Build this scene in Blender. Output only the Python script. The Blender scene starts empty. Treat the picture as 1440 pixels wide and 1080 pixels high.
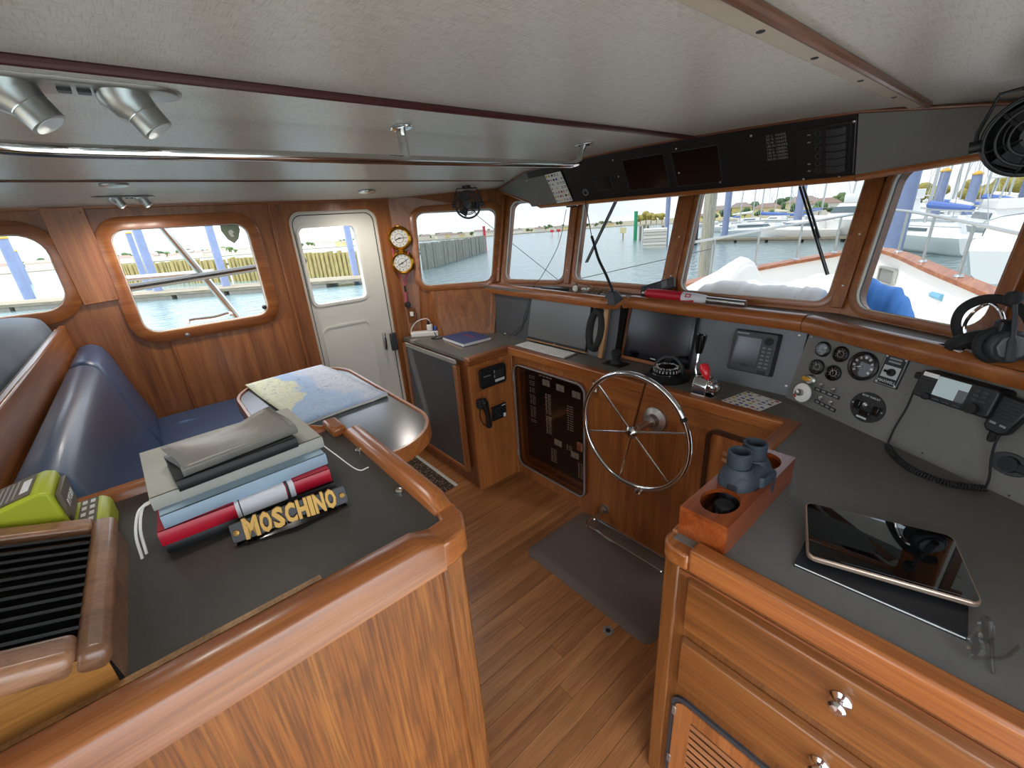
import bpy, bmesh, math, random
from mathutils import Vector as V, Matrix
from mathutils.geometry import tessellate_polygon
random.seed(7)
SC = bpy.context.scene
COL = SC.collection
PI = math.pi

# ------------------------------------------------------------------ camera
F_PX, YAW, PIT, ROL, EYE = 600.5, -0.88801, -0.37030, -0.06804, 1.7
_f = V((math.sin(YAW) * math.cos(PIT), math.cos(YAW) * math.cos(PIT), math.sin(PIT)))
_r0 = V((math.cos(YAW), -math.sin(YAW), 0)); _u0 = _r0.cross(_f)
CR = _r0 * math.cos(ROL) + _u0 * math.sin(ROL)
CU = -_r0 * math.sin(ROL) + _u0 * math.cos(ROL)
CF = _f
cam = bpy.data.cameras.new('camera'); camo = bpy.data.objects.new('camera', cam); COL.objects.link(camo)
cam.sensor_width = 36; cam.lens = 36 * F_PX / 1440; cam.clip_start = .02; cam.clip_end = 3000
_m = Matrix((CR, CU, -CF)).transposed().to_4x4(); _m.translation = (0, 0, EYE)
camo.matrix_world = _m; SC.camera = camo

# ------------------------------------------------------------------ exposure, sky, sun
SC.view_settings.view_transform = 'Standard'; SC.view_settings.look = 'None'
SC.view_settings.gamma = 1; SC.view_settings.use_curve_mapping = False
SC.view_settings.exposure = 0.2
SKY_STRENGTH = 6.0
SUN_STRENGTH = 9.0
SUN_DIR = V((-.28, -.42, 1.0))          # towards the sun
w = bpy.data.worlds.new('sky'); SC.world = w; w.use_nodes = True
nt = w.node_tree; nt.nodes.clear()
def nd(t, nt, **k):
    n = nt.nodes.new(t)
    for a, b in k.items(): setattr(n, a, b)
    return n
tc = nd('ShaderNodeTexCoord', nt); sx = nd('ShaderNodeSeparateXYZ', nt); nt.links.new(tc.outputs['Generated'], sx.inputs[0])
rp = nd('ShaderNodeValToRGB', nt); nt.links.new(sx.outputs['Z'], rp.inputs[0])
rp.color_ramp.elements[0].position = 0.0; rp.color_ramp.elements[0].color = (.60, .66, .71, 1)
rp.color_ramp.elements[1].position = .6; rp.color_ramp.elements[1].color = (.62, .78, 1.0, 1)
mp = nd('ShaderNodeMapping', nt); mp.inputs['Scale'].default_value = (1.6, 1.6, 5); nt.links.new(tc.outputs['Generated'], mp.inputs[0])
nz = nd('ShaderNodeTexNoise', nt); nz.inputs['Scale'].default_value = 2.2; nz.inputs['Detail'].default_value = 6
nt.links.new(mp.outputs[0], nz.inputs[0])
cr = nd('ShaderNodeValToRGB', nt); cr.color_ramp.elements[0].position = .42; cr.color_ramp.elements[1].position = .68
nt.links.new(nz.outputs['Fac'], cr.inputs[0])
mx = nd('ShaderNodeMixRGB', nt); mx.inputs[2].default_value = (.88, .89, .9, 1)
nt.links.new(cr.outputs[0], mx.inputs[0]); nt.links.new(rp.outputs[0], mx.inputs[1])
bg = nd('ShaderNodeBackground', nt); bg.inputs['Strength'].default_value = SKY_STRENGTH; nt.links.new(mx.outputs[0], bg.inputs[0])
wo = nd('ShaderNodeOutputWorld', nt); nt.links.new(bg.outputs[0], wo.inputs[0])
sl = bpy.data.lights.new('sun', 'SUN'); sl.energy = SUN_STRENGTH; sl.angle = .03; sl.color = (1, .95, .86)
so = bpy.data.objects.new('sun', sl); COL.objects.link(so); so.location = (8, 12, 20)
so.rotation_euler = SUN_DIR.normalized().to_track_quat('Z', 'Y').to_euler()
SC.cycles.use_denoising = True
SC.cycles.max_bounces = 8; SC.cycles.transparent_max_bounces = 12
SC.cycles.sample_clamp_indirect = 6

# ------------------------------------------------------------------ pixel helpers (photograph 1440 x 1080)
def ray(x, y): return CF + CR * ((x - 720) / F_PX) - CU * ((y - 540) / F_PX)
EYEV = V((0, 0, EYE))
def onz(x, y, z): d = ray(x, y); return EYEV + d * ((z - EYE) / d.z)
def ony(x, y, Y): d = ray(x, y); return EYEV + d * (Y / d.y)
def onx(x, y, X): d = ray(x, y); return EYEV + d * (X / d.x)
def onr(x, y, t): return EYEV + ray(x, y).normalized() * t
def proj(p): q = V(p) - EYEV; k = q.dot(CF); return (720 + F_PX * q.dot(CR) / k, 540 - F_PX * q.dot(CU) / k)

# ------------------------------------------------------------------ materials
MATS = {}
def lin(c):
    if isinstance(c, str): c = [int(c[i:i + 2], 16) / 255 for i in (0, 2, 4)]
    return tuple((x / 12.92 if x <= .04045 else ((x + .055) / 1.055) ** 2.4) for x in c) + (1,)
def newmat(name):
    m = bpy.data.materials.new(name); m.use_nodes = True; MATS[name] = m
    return m, m.node_tree, m.node_tree.nodes['Principled BSDF']
def plain(name, col, rough=.5, metal=0, coat=0, spec=.5, vary=.0, vscale=8, bump=0, bscale=200, emit=0):
    m, t, b = newmat(name)
    b.inputs['Base Color'].default_value = lin(col); b.inputs['Roughness'].default_value = rough
    b.inputs['Metallic'].default_value = metal; b.inputs['Coat Weight'].default_value = coat
    b.inputs['Coat Roughness'].default_value = .15
    b.inputs['Specular IOR Level'].default_value = spec
    tcn = nd('ShaderNodeTexCoord', t)
    if vary:
        n = nd('ShaderNodeTexNoise', t); n.inputs['Scale'].default_value = vscale; n.inputs['Detail'].default_value = 5
        t.links.new(tcn.outputs['Object'], n.inputs[0])
        h = nd('ShaderNodeHueSaturation', t); h.inputs['Color'].default_value = lin(col)
        mr = nd('ShaderNodeMapRange', t); mr.inputs[1].default_value = .3; mr.inputs[2].default_value = .7
        mr.inputs[3].default_value = 1 - vary; mr.inputs[4].default_value = 1 + vary
        t.links.new(n.outputs['Fac'], mr.inputs[0]); t.links.new(mr.outputs[0], h.inputs['Value'])
        t.links.new(h.outputs[0], b.inputs['Base Color'])
    if bump:
        n = nd('ShaderNodeTexNoise', t); n.inputs['Scale'].default_value = bscale; n.inputs['Detail'].default_value = 3
        t.links.new(tcn.outputs['Object'], n.inputs[0])
        bp = nd('ShaderNodeBump', t); bp.inputs['Strength'].default_value = bump; bp.inputs['Distance'].default_value = .002
        t.links.new(n.outputs['Fac'], bp.inputs['Height']); t.links.new(bp.outputs[0], b.inputs['Normal'])
    if emit:
        b.inputs['Emission Color'].default_value = lin(col); b.inputs['Emission Strength'].default_value = emit
    return m
def wood(name, dark, mid, light, axis, rough=.38, coat=.35, worn=None, fine=.5, fq=14):
    m, t, b = newmat(name)
    tcn = nd('ShaderNodeTexCoord', t); oi = nd('ShaderNodeObjectInfo', t)
    add = nd('ShaderNodeVectorMath', t); add.operation = 'ADD'
    sc = nd('ShaderNodeVectorMath', t); sc.operation = 'SCALE'; sc.inputs['Scale'].default_value = 37
    cb = nd('ShaderNodeCombineXYZ', t)
    for i in range(3): t.links.new(oi.outputs['Random'], cb.inputs[i])
    t.links.new(cb.outputs[0], sc.inputs[0]); t.links.new(tcn.outputs['Object'], add.inputs[0]); t.links.new(sc.outputs[0], add.inputs[1])
    def noise(a, c, scale, det, dist=0):
        mpn = nd('ShaderNodeMapping', t); s = [c, c, c]; s[axis] = a; mpn.inputs['Scale'].default_value = s
        t.links.new(add.outputs[0], mpn.inputs[0])
        n = nd('ShaderNodeTexNoise', t); n.inputs['Scale'].default_value = scale; n.inputs['Detail'].default_value = det
        n.inputs['Distortion'].default_value = dist
        t.links.new(mpn.outputs[0], n.inputs[0]); return n
    n1 = noise(.9, fq, 1.6, 5, .6); n2 = noise(3, 90, 2.5, 3)
    rpn = nd('ShaderNodeValToRGB', t); e = rpn.color_ramp.elements
    e[0].position = .3; e[0].color = lin(dark); e[1].position = .72; e[1].color = lin(light)
    k = e.new(.5); k.color = lin(mid)
    t.links.new(n1.outputs['Fac'], rpn.inputs[0])
    mrn = nd('ShaderNodeMapRange', t); mrn.inputs[1].default_value = .35; mrn.inputs[2].default_value = .6
    mrn.inputs[3].default_value = 1 - fine * .45; mrn.inputs[4].default_value = 1.05
    t.links.new(n2.outputs['Fac'], mrn.inputs[0])
    h = nd('ShaderNodeHueSaturation', t); t.links.new(rpn.outputs[0], h.inputs['Color'])
    ml = nd('ShaderNodeMath', t); ml.operation = 'MULTIPLY'
    ro = nd('ShaderNodeMapRange', t); ro.inputs[3].default_value = .86; ro.inputs[4].default_value = 1.12
    t.links.new(oi.outputs['Random'], ro.inputs[0]); t.links.new(ro.outputs[0], ml.inputs[0]); t.links.new(mrn.outputs[0], ml.inputs[1])
    t.links.new(ml.outputs[0], h.inputs['Value'])
    out = h.outputs[0]
    if worn:
        n3 = nd('ShaderNodeTexNoise', t); n3.inputs['Scale'].default_value = worn[1]; n3.inputs['Detail'].default_value = 6
        t.links.new(tcn.outputs['Object'], n3.inputs[0])
        wr = nd('ShaderNodeMapRange', t); wr.inputs[1].default_value = worn[2]; wr.inputs[2].default_value = worn[2] + .14; wr.inputs[4].default_value = worn[3]
        t.links.new(n3.outputs['Fac'], wr.inputs[0])
        mm = nd('ShaderNodeMixRGB', t); mm.inputs[2].default_value = lin(worn[0])
        t.links.new(wr.outputs[0], mm.inputs[0]); t.links.new(out, mm.inputs[1]); out = mm.outputs[0]
    t.links.new(out, b.inputs['Base Color'])
    b.inputs['Roughness'].default_value = rough; b.inputs['Coat Weight'].default_value = coat; b.inputs['Coat Roughness'].default_value = .2
    bp = nd('ShaderNodeBump', t); bp.inputs['Strength'].default_value = .12; bp.inputs['Distance'].default_value = .001
    t.links.new(n2.outputs['Fac'], bp.inputs['Height']); t.links.new(bp.outputs[0], b.inputs['Normal'])
    return m
for i, ax in enumerate('xyz'):
    wood('teak_' + ax, '7d4722', '96592c', 'a96b3a', i)
    wood('trim_' + ax, '884a1f', '9c5a2a', 'ad6d38', i, rough=.34, coat=.4)
    wood('ply_' + ax, '744113', '874e1a', '985f25', i, rough=.5, coat=.1, worn=('5e3411', 7, .56, .55), fine=1.0, fq=34)
    wood('drawer_' + ax, '663a15', '78461d', '875427', i, rough=.38, coat=.3)
    wood('dark_teak_' + ax, '5f3219', '774021', '8a512e', i)
wood('sole', '8a5530', 'a0663a', 'b27848', 1, rough=.36, coat=.3, worn=('a87d52', 5, .62, .5))
wood('vent_wood', '6f4a33', '8a5f42', 'a07252', 1, rough=.4)
wood('vent_wood_end', '7d5024', '93622c', 'a6753b', 1, rough=.4)
wood('box_wood', '70300f', '8c4118', 'a05424', 1, rough=.3, coat=.5)
for i, ax in enumerate('xyz'):
    wood('helm_' + ax, '93552a', 'a96532', 'bb773e', i)  # lighter copy of the teak; brightness put into the colour at the dim helm
wood('walnut', '3a2012', '4a2a18', '5a3520', 1, rough=.35)
wood('oak_strip', '8c643c', 'a97c4b', 'bd9160', 2, rough=.5)
wood('dock_wood', '6f6656', '8a7f6b', 'a39880', 0, rough=.8, coat=0)
wood('piling_wood', '7c6f4c', 'a4935c', 'c4b074', 2, rough=.85, coat=0)
wood('pale_timber', '968d7a', 'b3aa96', 'c6bea8', 2, rough=.85, coat=0)
wood('caprail', '8a4a26', 'a65f33', 'bd7a4a', 1, rough=.45, coat=.2)
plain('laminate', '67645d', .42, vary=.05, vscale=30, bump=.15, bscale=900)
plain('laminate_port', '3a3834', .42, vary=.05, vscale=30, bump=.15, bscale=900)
plain('panel_grey', '65676a', .42, metal=.25, vary=.07, vscale=7)
plain('panel_stbd', '72706a', .6, vary=.08, vscale=9, bump=.1, bscale=700)
plain('panel_black', '101214', .45)
plain('locker_panel', '4a4c4f', .42, metal=.2, vary=.05, vscale=9)
plain('black_plastic', '17181a', .45)
plain('black_gloss', '0b0c0e', .12)
plain('black_rubber', '1d1d1e', .75)
plain('dark_grey', '34363a', .5)
plain('mid_grey', '6b6d70', .5)
plain('grey_inset', '8b8a86', .7)
plain('screen', '121416', .16, spec=.6)
plain('tablet_glass', '060708', .02, spec=1.0, coat=1)
MATS['tablet_glass'].node_tree.nodes['Principled BSDF'].inputs['Coat Roughness'].default_value = .01
plain('screen_matte', '6a6c6c', .3, metal=.3, spec=.6)
plain('chrome', 'd8d8d6', .12, metal=1)
plain('steel', 'c4c4c0', .28, metal=1)
plain('brushed', 'b4b3ae', .4, metal=.9, vary=.06, vscale=40)
plain('brass', 'd0a040', .22, metal=1)
plain('gold', '94733a', .42, metal=.7)
plain('dark_steel', '6b6660', .22, metal=1)
plain('sticker_green', '8d9880', .6)
plain('table_lam', '4c4f54', .2, spec=.6)
plain('white_plastic', 'e8e6e0', .45)
plain('white_paint', 'dedbd2', .4, coat=.2)
plain('door_paint', 'd9d6cc', .42, coat=.15, vary=.02, vscale=5)
plain('dial_white', 'c9c8c2', .5)
plain('white', 'f2f1ec', .6)
plain('paper', 'e9e7e0', .8)
plain('blue_vinyl', '344a69', .38, coat=.15, vary=.1, vscale=3, bump=.2, bscale=500)
plain('berth_fabric', '6d7884', .75, vary=.16, vscale=6, bump=.4, bscale=120)
plain('piping', '24364f', .5)
plain('maroon', '4a1f1c', .4)
plain('batten_beige', 'b9ab97', .45, vary=.06)
plain('red', 'b5142c', .4)
plain('red_plastic', 'd31f2d', .3)
plain('lever_red', 'd9202c', .22, coat=.5)
plain('light_blue', '93abbc', .55)
plain('book_grey', 'a5a59c', .6, vary=.06, vscale=12)
plain('leather_grey', '73706a', .38, vary=.2, vscale=7, bump=.6, bscale=45)
plain('book_black', '1b1c1e', .55)
plain('label_white', 'd9dadf', .5)
plain('book_blue', '3f4f7d', .5, vary=.06)
plain('mat_rubber', '6a5a50', .75, bump=.3, bscale=600)
plain('lime', 'a7b32a', .42)
plain('lime_label', '5d5548', .45)
plain('rope_white', 'e3e1d8', .8)
plain('rope_blue', '7fb4cf', .8)
plain('pink', 'c0526a', .7)
plain('brown_fur', '6d5540', .9, vary=.5, vscale=60)
plain('binocular', '2e363f', .6, bump=.3, bscale=500)
plain('gasket', 'cfcabd', .5)
plain('aluminium', 'cfd0cc', .35, metal=.9)
plain('copper_case', 'b8a08c', .3, metal=.6)
plain('lcd', 'cfe0e0', .25)
plain('acrylic_grey', '9aa0a2', .15)
plain('blue_cable', '4a5aa8', .5)
plain('hull_white', 'f0efea', .4, coat=.3)
plain('deck_white', 'ece9e0', .7, vary=.03, vscale=30)
plain('tarp_white', 'eeebe2', .75, vary=.04, vscale=5, bump=.3, bscale=15)
plain('tarp_grey', 'c3c8c8', .75, vary=.06, vscale=6, bump=.3, bscale=15)
plain('tarp_blue', '3f86d6', .6, vary=.12, vscale=6, bump=.4, bscale=14)
plain('pile_blue', '8994b4', .5, vary=.08, vscale=2)
plain('pile_cap', 'd8a93f', .5)
plain('concrete', '9a9a8c', .85, vary=.14, vscale=1.2)
plain('float_grey', '8a857a', .8, vary=.1, vscale=3)
plain('roof_red', '8f766a', .8)
plain('roof_brown', '8f8178', .8)
plain('wall_cream', 'e6d6a0', .8); plain('wall_yellow', 'd8ca86', .8); plain('wall_pale', 'e3ddd0', .8)
plain('window_dark', '4a5258', .3)
plain('leaf', '5d7348', .85, vary=.3, vscale=1.5)
plain('leaf_dark', '46603c', .85, vary=.3, vscale=1.5)
plain('leaf_gold', '9a8f4a', .85, vary=.3, vscale=1.5)
plain('shore', '9b947c', .9, vary=.15, vscale=.2)
plain('marker_red', 'd8404a', .5); plain('marker_green', '2e9a6a', .5)
plain('sail_cover', '5d78b8', .7)
plain('boat_window', '5c6a70', .2)
plain('boat_beige', 'd8cfb8', .5)
plain('yellow', 'dcd23c', .6)
plain('gel', 'dfe2e2', .25)
plain('grip_red', 'c03a30', .5)
plain('flag_yellow', 'd9b93a', .7); plain('flag_blue', '3c55a0', .7); plain('flag_red', 'b8383c', .7); plain('flag_black', '2e2e34', .7)
plain('panel_white', 'b9bab8', .6)
plain('text_white', 'd5d5d2', .6)
plain('text_grey', '8e8f8e', .6)
plain('orange_tag', 'c8703a', .6)
# headliner vinyl with a linen-like weave
def headliner():
    m, t, b = newmat('headliner'); tcn = nd('ShaderNodeTexCoord', t)
    hs = []
    for s in ((420, 34, 1), (34, 420, 1)):
        mpn = nd('ShaderNodeMapping', t); mpn.inputs['Scale'].default_value = s; t.links.new(tcn.outputs['Object'], mpn.inputs[0])
        n = nd('ShaderNodeTexNoise', t); n.inputs['Scale'].default_value = 1; n.inputs['Detail'].default_value = 3; t.links.new(mpn.outputs[0], n.inputs[0]); hs.append(n)
    mn = nd('ShaderNodeMath', t); mn.operation = 'MINIMUM'
    t.links.new(hs[0].outputs['Fac'], mn.inputs[0]); t.links.new(hs[1].outputs['Fac'], mn.inputs[1])
    rpn = nd('ShaderNodeValToRGB', t); e = rpn.color_ramp.elements
    e[0].position = .28; e[0].color = lin('aaa499'); e[1].position = .52; e[1].color = lin('cac5bb')
    t.links.new(mn.outputs[0], rpn.inputs[0]); t.links.new(rpn.outputs[0], b.inputs['Base Color'])
    b.inputs['Roughness'].default_value = .36
    bp = nd('ShaderNodeBump', t); bp.inputs['Strength'].default_value = .2; bp.inputs['Distance'].default_value = .001
    t.links.new(mn.outputs[0], bp.inputs['Height']); t.links.new(bp.outputs[0], b.inputs['Normal'])
headliner()
def glass(name, tint, gl=.07, rough=.0):
    m = bpy.data.materials.new(name); m.use_nodes = True; MATS[name] = m; t = m.node_tree; t.nodes.clear()
    tr = nd('ShaderNodeBsdfTransparent', t); tr.inputs[0].default_value = tuple(tint) + (1,)
    g = nd('ShaderNodeBsdfGlossy', t); g.inputs['Roughness'].default_value = rough
    mxs = nd('ShaderNodeMixShader', t); mxs.inputs[0].default_value = gl
    o = nd('ShaderNodeOutputMaterial', t)
    t.links.new(tr.outputs[0], mxs.inputs[1]); t.links.new(g.outputs[0], mxs.inputs[2]); t.links.new(mxs.outputs[0], o.inputs[0])
glass('window_glass', (.21, .213, .215), .0)
glass('window_glass_port', (.48, .483, .485), .0)
glass('clear_glass', (.93, .93, .93), .02)
glass('smoked', (.82, .78, .74), .03, .05)
glass('clear_plastic', (.9, .92, .92), .25, .15)
def water():
    m, t, b = newmat('water'); tcn = nd('ShaderNodeTexCoord', t)
    b.inputs['Base Color'].default_value = lin('6f8484'); b.inputs['Roughness'].default_value = .16
    mpn = nd('ShaderNodeMapping', t); mpn.inputs['Scale'].default_value = (1.1, .55, 1); mpn.inputs['Rotation'].default_value = (0, 0, .7)
    t.links.new(tcn.outputs['Object'], mpn.inputs[0])
    n = nd('ShaderNodeTexNoise', t); n.inputs['Scale'].default_value = 1.6; n.inputs['Detail'].default_value = 5; t.links.new(mpn.outputs[0], n.inputs[0])
    bp = nd('ShaderNodeBump', t); bp.inputs['Strength'].default_value = .8; bp.inputs['Distance'].default_value = .25
    t.links.new(n.outputs['Fac'], bp.inputs['Height']); t.links.new(bp.outputs[0], b.inputs['Normal'])
water()
def chart():
    m, t, b = newmat('chart'); tcn = nd('ShaderNodeTexCoord', t)
    n = nd('ShaderNodeTexNoise', t); n.inputs['Scale'].default_value = 3.2; n.inputs['Detail'].default_value = 7
    t.links.new(tcn.outputs['Object'], n.inputs[0])
    sxn = nd('ShaderNodeSeparateXYZ', t); t.links.new(tcn.outputs['Object'], sxn.inputs[0])
    ad = nd('ShaderNodeMath', t); ad.operation = 'MULTIPLY_ADD'; ad.inputs[1].default_value = -1.3
    t.links.new(sxn.outputs['Y'], ad.inputs[0]); t.links.new(n.outputs['Fac'], ad.inputs[2])
    rpn = nd('ShaderNodeValToRGB', t); e = rpn.color_ramp.elements
    e[0].position = .2; e[0].color = lin('dfe3c2'); e[1].position = .74; e[1].color = lin('dde3f0')
    for p, c in ((.33, 'e4e6c8'), (.36, 'a9c6ea'), (.5, 'b4cdee'), (.58, 'd3dcf0')):
        k = e.new(p); k.color = lin(c)
    t.links.new(ad.outputs[0], rpn.inputs[0]); out = rpn.outputs[0]
    for s, r in ((9, .3), (5, 1.1)):
        wv = nd('ShaderNodeTexNoise', t); wv.inputs['Scale'].default_value = s; wv.inputs['Detail'].default_value = 4
        t.links.new(tcn.outputs['Object'], wv.inputs[0])
        ab = nd('ShaderNodeMath', t); ab.operation = 'PINGPONG'; ab.inputs[1].default_value = .05
        t.links.new(wv.outputs['Fac'], ab.inputs[0])
        lt = nd('ShaderNodeMath', t); lt.operation = 'LESS_THAN'; lt.inputs[1].default_value = .0035; t.links.new(ab.outputs[0], lt.inputs[0])
        k2 = nd('ShaderNodeMath', t); k2.operation = 'MULTIPLY'; k2.inputs[1].default_value = .45; t.links.new(lt.outputs[0], k2.inputs[0])
        mm = nd('ShaderNodeMixRGB', t); mm.inputs[2].default_value = lin('8a93b4')
        t.links.new(k2.outputs[0], mm.inputs[0]); t.links.new(out, mm.inputs[1]); out = mm.outputs[0]
    t.links.new(out, b.inputs['Base Color']); b.inputs['Roughness'].default_value = .6
chart()
def rugmat():
    m, t, b = newmat('rug'); tcn = nd('ShaderNodeTexCoord', t)
    n = nd('ShaderNodeTexVoronoi', t); n.inputs['Scale'].default_value = 60; t.links.new(tcn.outputs['Object'], n.inputs[0])
    rpn = nd('ShaderNodeValToRGB', t); e = rpn.color_ramp.elements
    e[0].position = .2; e[0].color = lin('8a7458'); e[1].position = .5; e[1].color = lin('3a2a24')
    t.links.new(n.outputs['Distance'], rpn.inputs[0]); t.links.new(rpn.outputs[0], b.inputs['Base Color']); b.inputs['Roughness'].default_value = .95
rugmat()
def grille():
    m, t, b = newmat('mesh_grey'); b.inputs['Base Color'].default_value = lin('8f8d88'); b.inputs['Roughness'].default_value = .8
grille()

# ------------------------------------------------------------------ mesh builder
class MB:
    def __init__(s): s.v = []; s.f = []
    def add(s, vs, fs, M=None):
        o = len(s.v)
        s.v += [tuple(M @ V(p)) if M is not None else tuple(p) for p in vs]
        s.f += [tuple(i + o for i in f) for f in fs]; return s
    def box(s, c, d, M=None):
        x, y, z = c; a, b, e = d[0] / 2, d[1] / 2, d[2] / 2
        vs = [(x + i * a, y + j * b, z + k * e) for k in (-1, 1) for j in (-1, 1) for i in (-1, 1)]
        return s.add(vs, [(0, 2, 3, 1), (4, 5, 7, 6), (0, 1, 5, 4), (2, 6, 7, 3), (0, 4, 6, 2), (1, 3, 7, 5)], M)
    def bb(s, a, b, M=None):
        return s.box([(p + q) / 2 for p, q in zip(a, b)], [abs(q - p) for p, q in zip(a, b)], M)
    def prism(s, poly, z0, z1, M=None, top=None):
        n = len(poly); t = top or poly
        vs = [(p[0], p[1], z0) for p in poly] + [(p[0], p[1], z1) for p in t]
        fs = [tuple(reversed(range(n))), tuple(range(n, 2 * n))] + [(i, (i + 1) % n, n + (i + 1) % n, n + i) for i in range(n)]
        return s.add(vs, fs, M)
    def loft(s, rings, M=None, closed=False, cap=True):
        n = len(rings[0]); vs = [p for r in rings for p in r]; fs = []
        k = len(rings)
        for j in range(k if closed else k - 1):
            a, b = j * n, ((j + 1) % k) * n
            fs += [(a + i, a + (i + 1) % n, b + (i + 1) % n, b + i) for i in range(n)]
        if cap and not closed: fs += [tuple(reversed(range(n))), tuple(range((k - 1) * n, k * n))]
        return s.add(vs, fs, M)
    def tube(s, pts, r, n=8, closed=False, M=None, flat=1):
        pts = [V(p) for p in pts]; k = len(pts); rings = []
        rr = r if isinstance(r, (list, tuple)) else [r] * k
        ref = None
        for i, p in enumerate(pts):
            if closed: t = pts[(i + 1) % k] - pts[i - 1]
            else: t = pts[min(i + 1, k - 1)] - pts[max(i - 1, 0)]
            t.normalize()
            if ref is None:
                ref = V((0, 0, 1)) if abs(t.z) < .9 else V((1, 0, 0))
            a = (ref - t * ref.dot(t)).normalized(); b = t.cross(a); ref = a
            rings.append([p + (a * math.cos(2 * PI * q / n) * flat + b * math.sin(2 * PI * q / n)) * rr[i] for q in range(n)])
        return s.loft(rings, M, closed)
    def lathe(s, prof, n=24, M=None):
        rings = [[(r * math.cos(2 * PI * q / n), r * math.sin(2 * PI * q / n), z) for q in range(n)] for r, z in prof]
        return s.loft(rings, M, closed=(prof[0][0] > 0 and prof[-1][0] > 0), cap=False)
    def torus(s, R, r, n=40, k=10, M=None, sx=1, sy=1):
        rings = []
        for i in range(n):
            a = 2 * PI * i / n; c = V((R * sx * math.cos(a), R * sy * math.sin(a), 0)); d = V((math.cos(a), math.sin(a), 0))
            rings.append([c + d * (r * math.cos(2 * PI * j / k)) + V((0, 0, r * math.sin(2 * PI * j / k))) for j in range(k)])
        return s.loft(rings, M, True)
    def ring(s, outer, inner, z0, z1, M=None, fn=None):
        n = len(outer)
        vs = [(p[0], p[1], z) for z in (z0, z1) for L in (outer, inner) for p in L]
        if fn: vs = [fn(*p) for p in vs]
        fs = []
        for i in range(n):
            j = (i + 1) % n
            fs += [(i, j, 2 * n + j, 2 * n + i), (n + j, n + i, 3 * n + i, 3 * n + j), (2 * n + i, 2 * n + j, 3 * n + j, 3 * n + i), (j, i, n + i, n + j)]
        return s.add(vs, fs, M)
    def build(s, name, mat, parent=None, smooth=35, bevel=0, kind=None, seg=2):
        me = bpy.data.meshes.new(name); me.from_pydata(s.v, [], s.f); me.update()
        bm = bmesh.new(); bm.from_mesh(me); bmesh.ops.recalc_face_normals(bm, faces=bm.faces); bm.to_mesh(me); bm.free()
        return link(name, me, mat, parent, smooth, bevel, kind, seg)
def link(name, me, mat, parent=None, smooth=35, bevel=0, kind=None, seg=2):
    if mat and not me.materials: me.materials.append(MATS[mat])
    if smooth:
        me.polygons.foreach_set('use_smooth', [True] * len(me.polygons)); me.set_sharp_from_angle(angle=math.radians(smooth))
    o = bpy.data.objects.new(name, me); COL.objects.link(o)
    if parent: o.parent = parent
    if bevel:
        b = o.modifiers.new('bevel', 'BEVEL'); b.width = bevel; b.segments = seg; b.limit_method = 'ANGLE'; b.angle_limit = .6; b.harden_normals = False
        me.polygons.foreach_set('use_smooth', [True] * len(me.polygons)); me.set_sharp_from_angle(angle=math.radians(60))
    if kind: o['kind'] = kind
    return o
def tag(o, label, cat, group=None):
    o['label'] = label; o['category'] = cat
    if group: o['group'] = group
    return o
def thing(name, label, cat, M=None, group=None):
    o = bpy.data.objects.new(name, None); COL.objects.link(o); o.empty_display_size = .05
    if M is not None: o.matrix_world = M if isinstance(M, Matrix) else Matrix.Translation(M)
    return tag(o, label, cat, group)
def struct(name, M=None):
    o = bpy.data.objects.new(name, None); COL.objects.link(o); o.empty_display_size = .05; o['kind'] = 'structure'
    if M is not None: o.matrix_world = M
    return o
def dup(root, M, label=None, parent=None):
    r = root.copy(); COL.objects.link(r); r.parent = parent
    if M is not None: r.matrix_world = M if isinstance(M, Matrix) else Matrix.Translation(M)
    if label: r['label'] = label
    for ch in list(root.children):
        c = ch.copy(); COL.objects.link(c); c.parent = r
        for g in list(ch.children):
            d = g.copy(); COL.objects.link(d); d.parent = c
    return r
def fr(o, x, up):
    x = V(x).normalized(); up = V(up); z = x.cross(up).normalized(); y = z.cross(x)
    m = Matrix((x, y, z)).transposed().to_4x4(); m.translation = o; return m
def T(x, y, z): return Matrix.Translation((x, y, z))
def RX(a): return Matrix.Rotation(a, 4, 'X')
def RY(a): return Matrix.Rotation(a, 4, 'Y')
def RZ(a): return Matrix.Rotation(a, 4, 'Z')
def onf(px, py, M, h=0):
    "pixel -> local (u, v) on the plane z = h of frame M"
    o = M @ V((0, 0, h)); n = M.to_3x3() @ V((0, 0, 1)); d = ray(px, py)
    p = EYEV + d * ((o - EYEV).dot(n) / d.dot(n)); q = M.inverted() @ p; return q.x, q.y
def rr(x0, x1, y0, y1, r, n=6):
    out = []
    for cx, cy, a0 in ((x1 - r, y1 - r, 0), (x0 + r, y1 - r, PI / 2), (x0 + r, y0 + r, PI), (x1 - r, y0 + r, 1.5 * PI)):
        out += [(cx + r * math.cos(a0 + PI / 2 * i / n), cy + r * math.sin(a0 + PI / 2 * i / n)) for i in range(n + 1)]
    return out
def ell(cx, cy, a, b, n=28): return [(cx + a * math.cos(2 * PI * i / n), cy + b * math.sin(2 * PI * i / n)) for i in range(n)]
def holed(outer, holes, z0, z1, fn=None, M=None):
    "slab with holes: polygon with holes extruded from z0 to z1"
    loops = [[V((p[0], p[1], 0)) for p in L] for L in [outer] + holes]
    tris = tessellate_polygon(loops); flat = [p for L in loops for p in L]; n = len(flat)
    vs = [(p.x, p.y, z) for z in (z0, z1) for p in flat]
    if fn: vs = [fn(*p) for p in vs]
    fs = [tuple(t) for t in tris] + [tuple(n + i for i in reversed(t)) for t in tris]
    o = 0
    for L in loops:
        k = len(L); fs += [(o + i, o + (i + 1) % k, n + o + (i + 1) % k, n + o + i) for i in range(k)]; o += k
    return MB().add(vs, fs, M)
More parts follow.
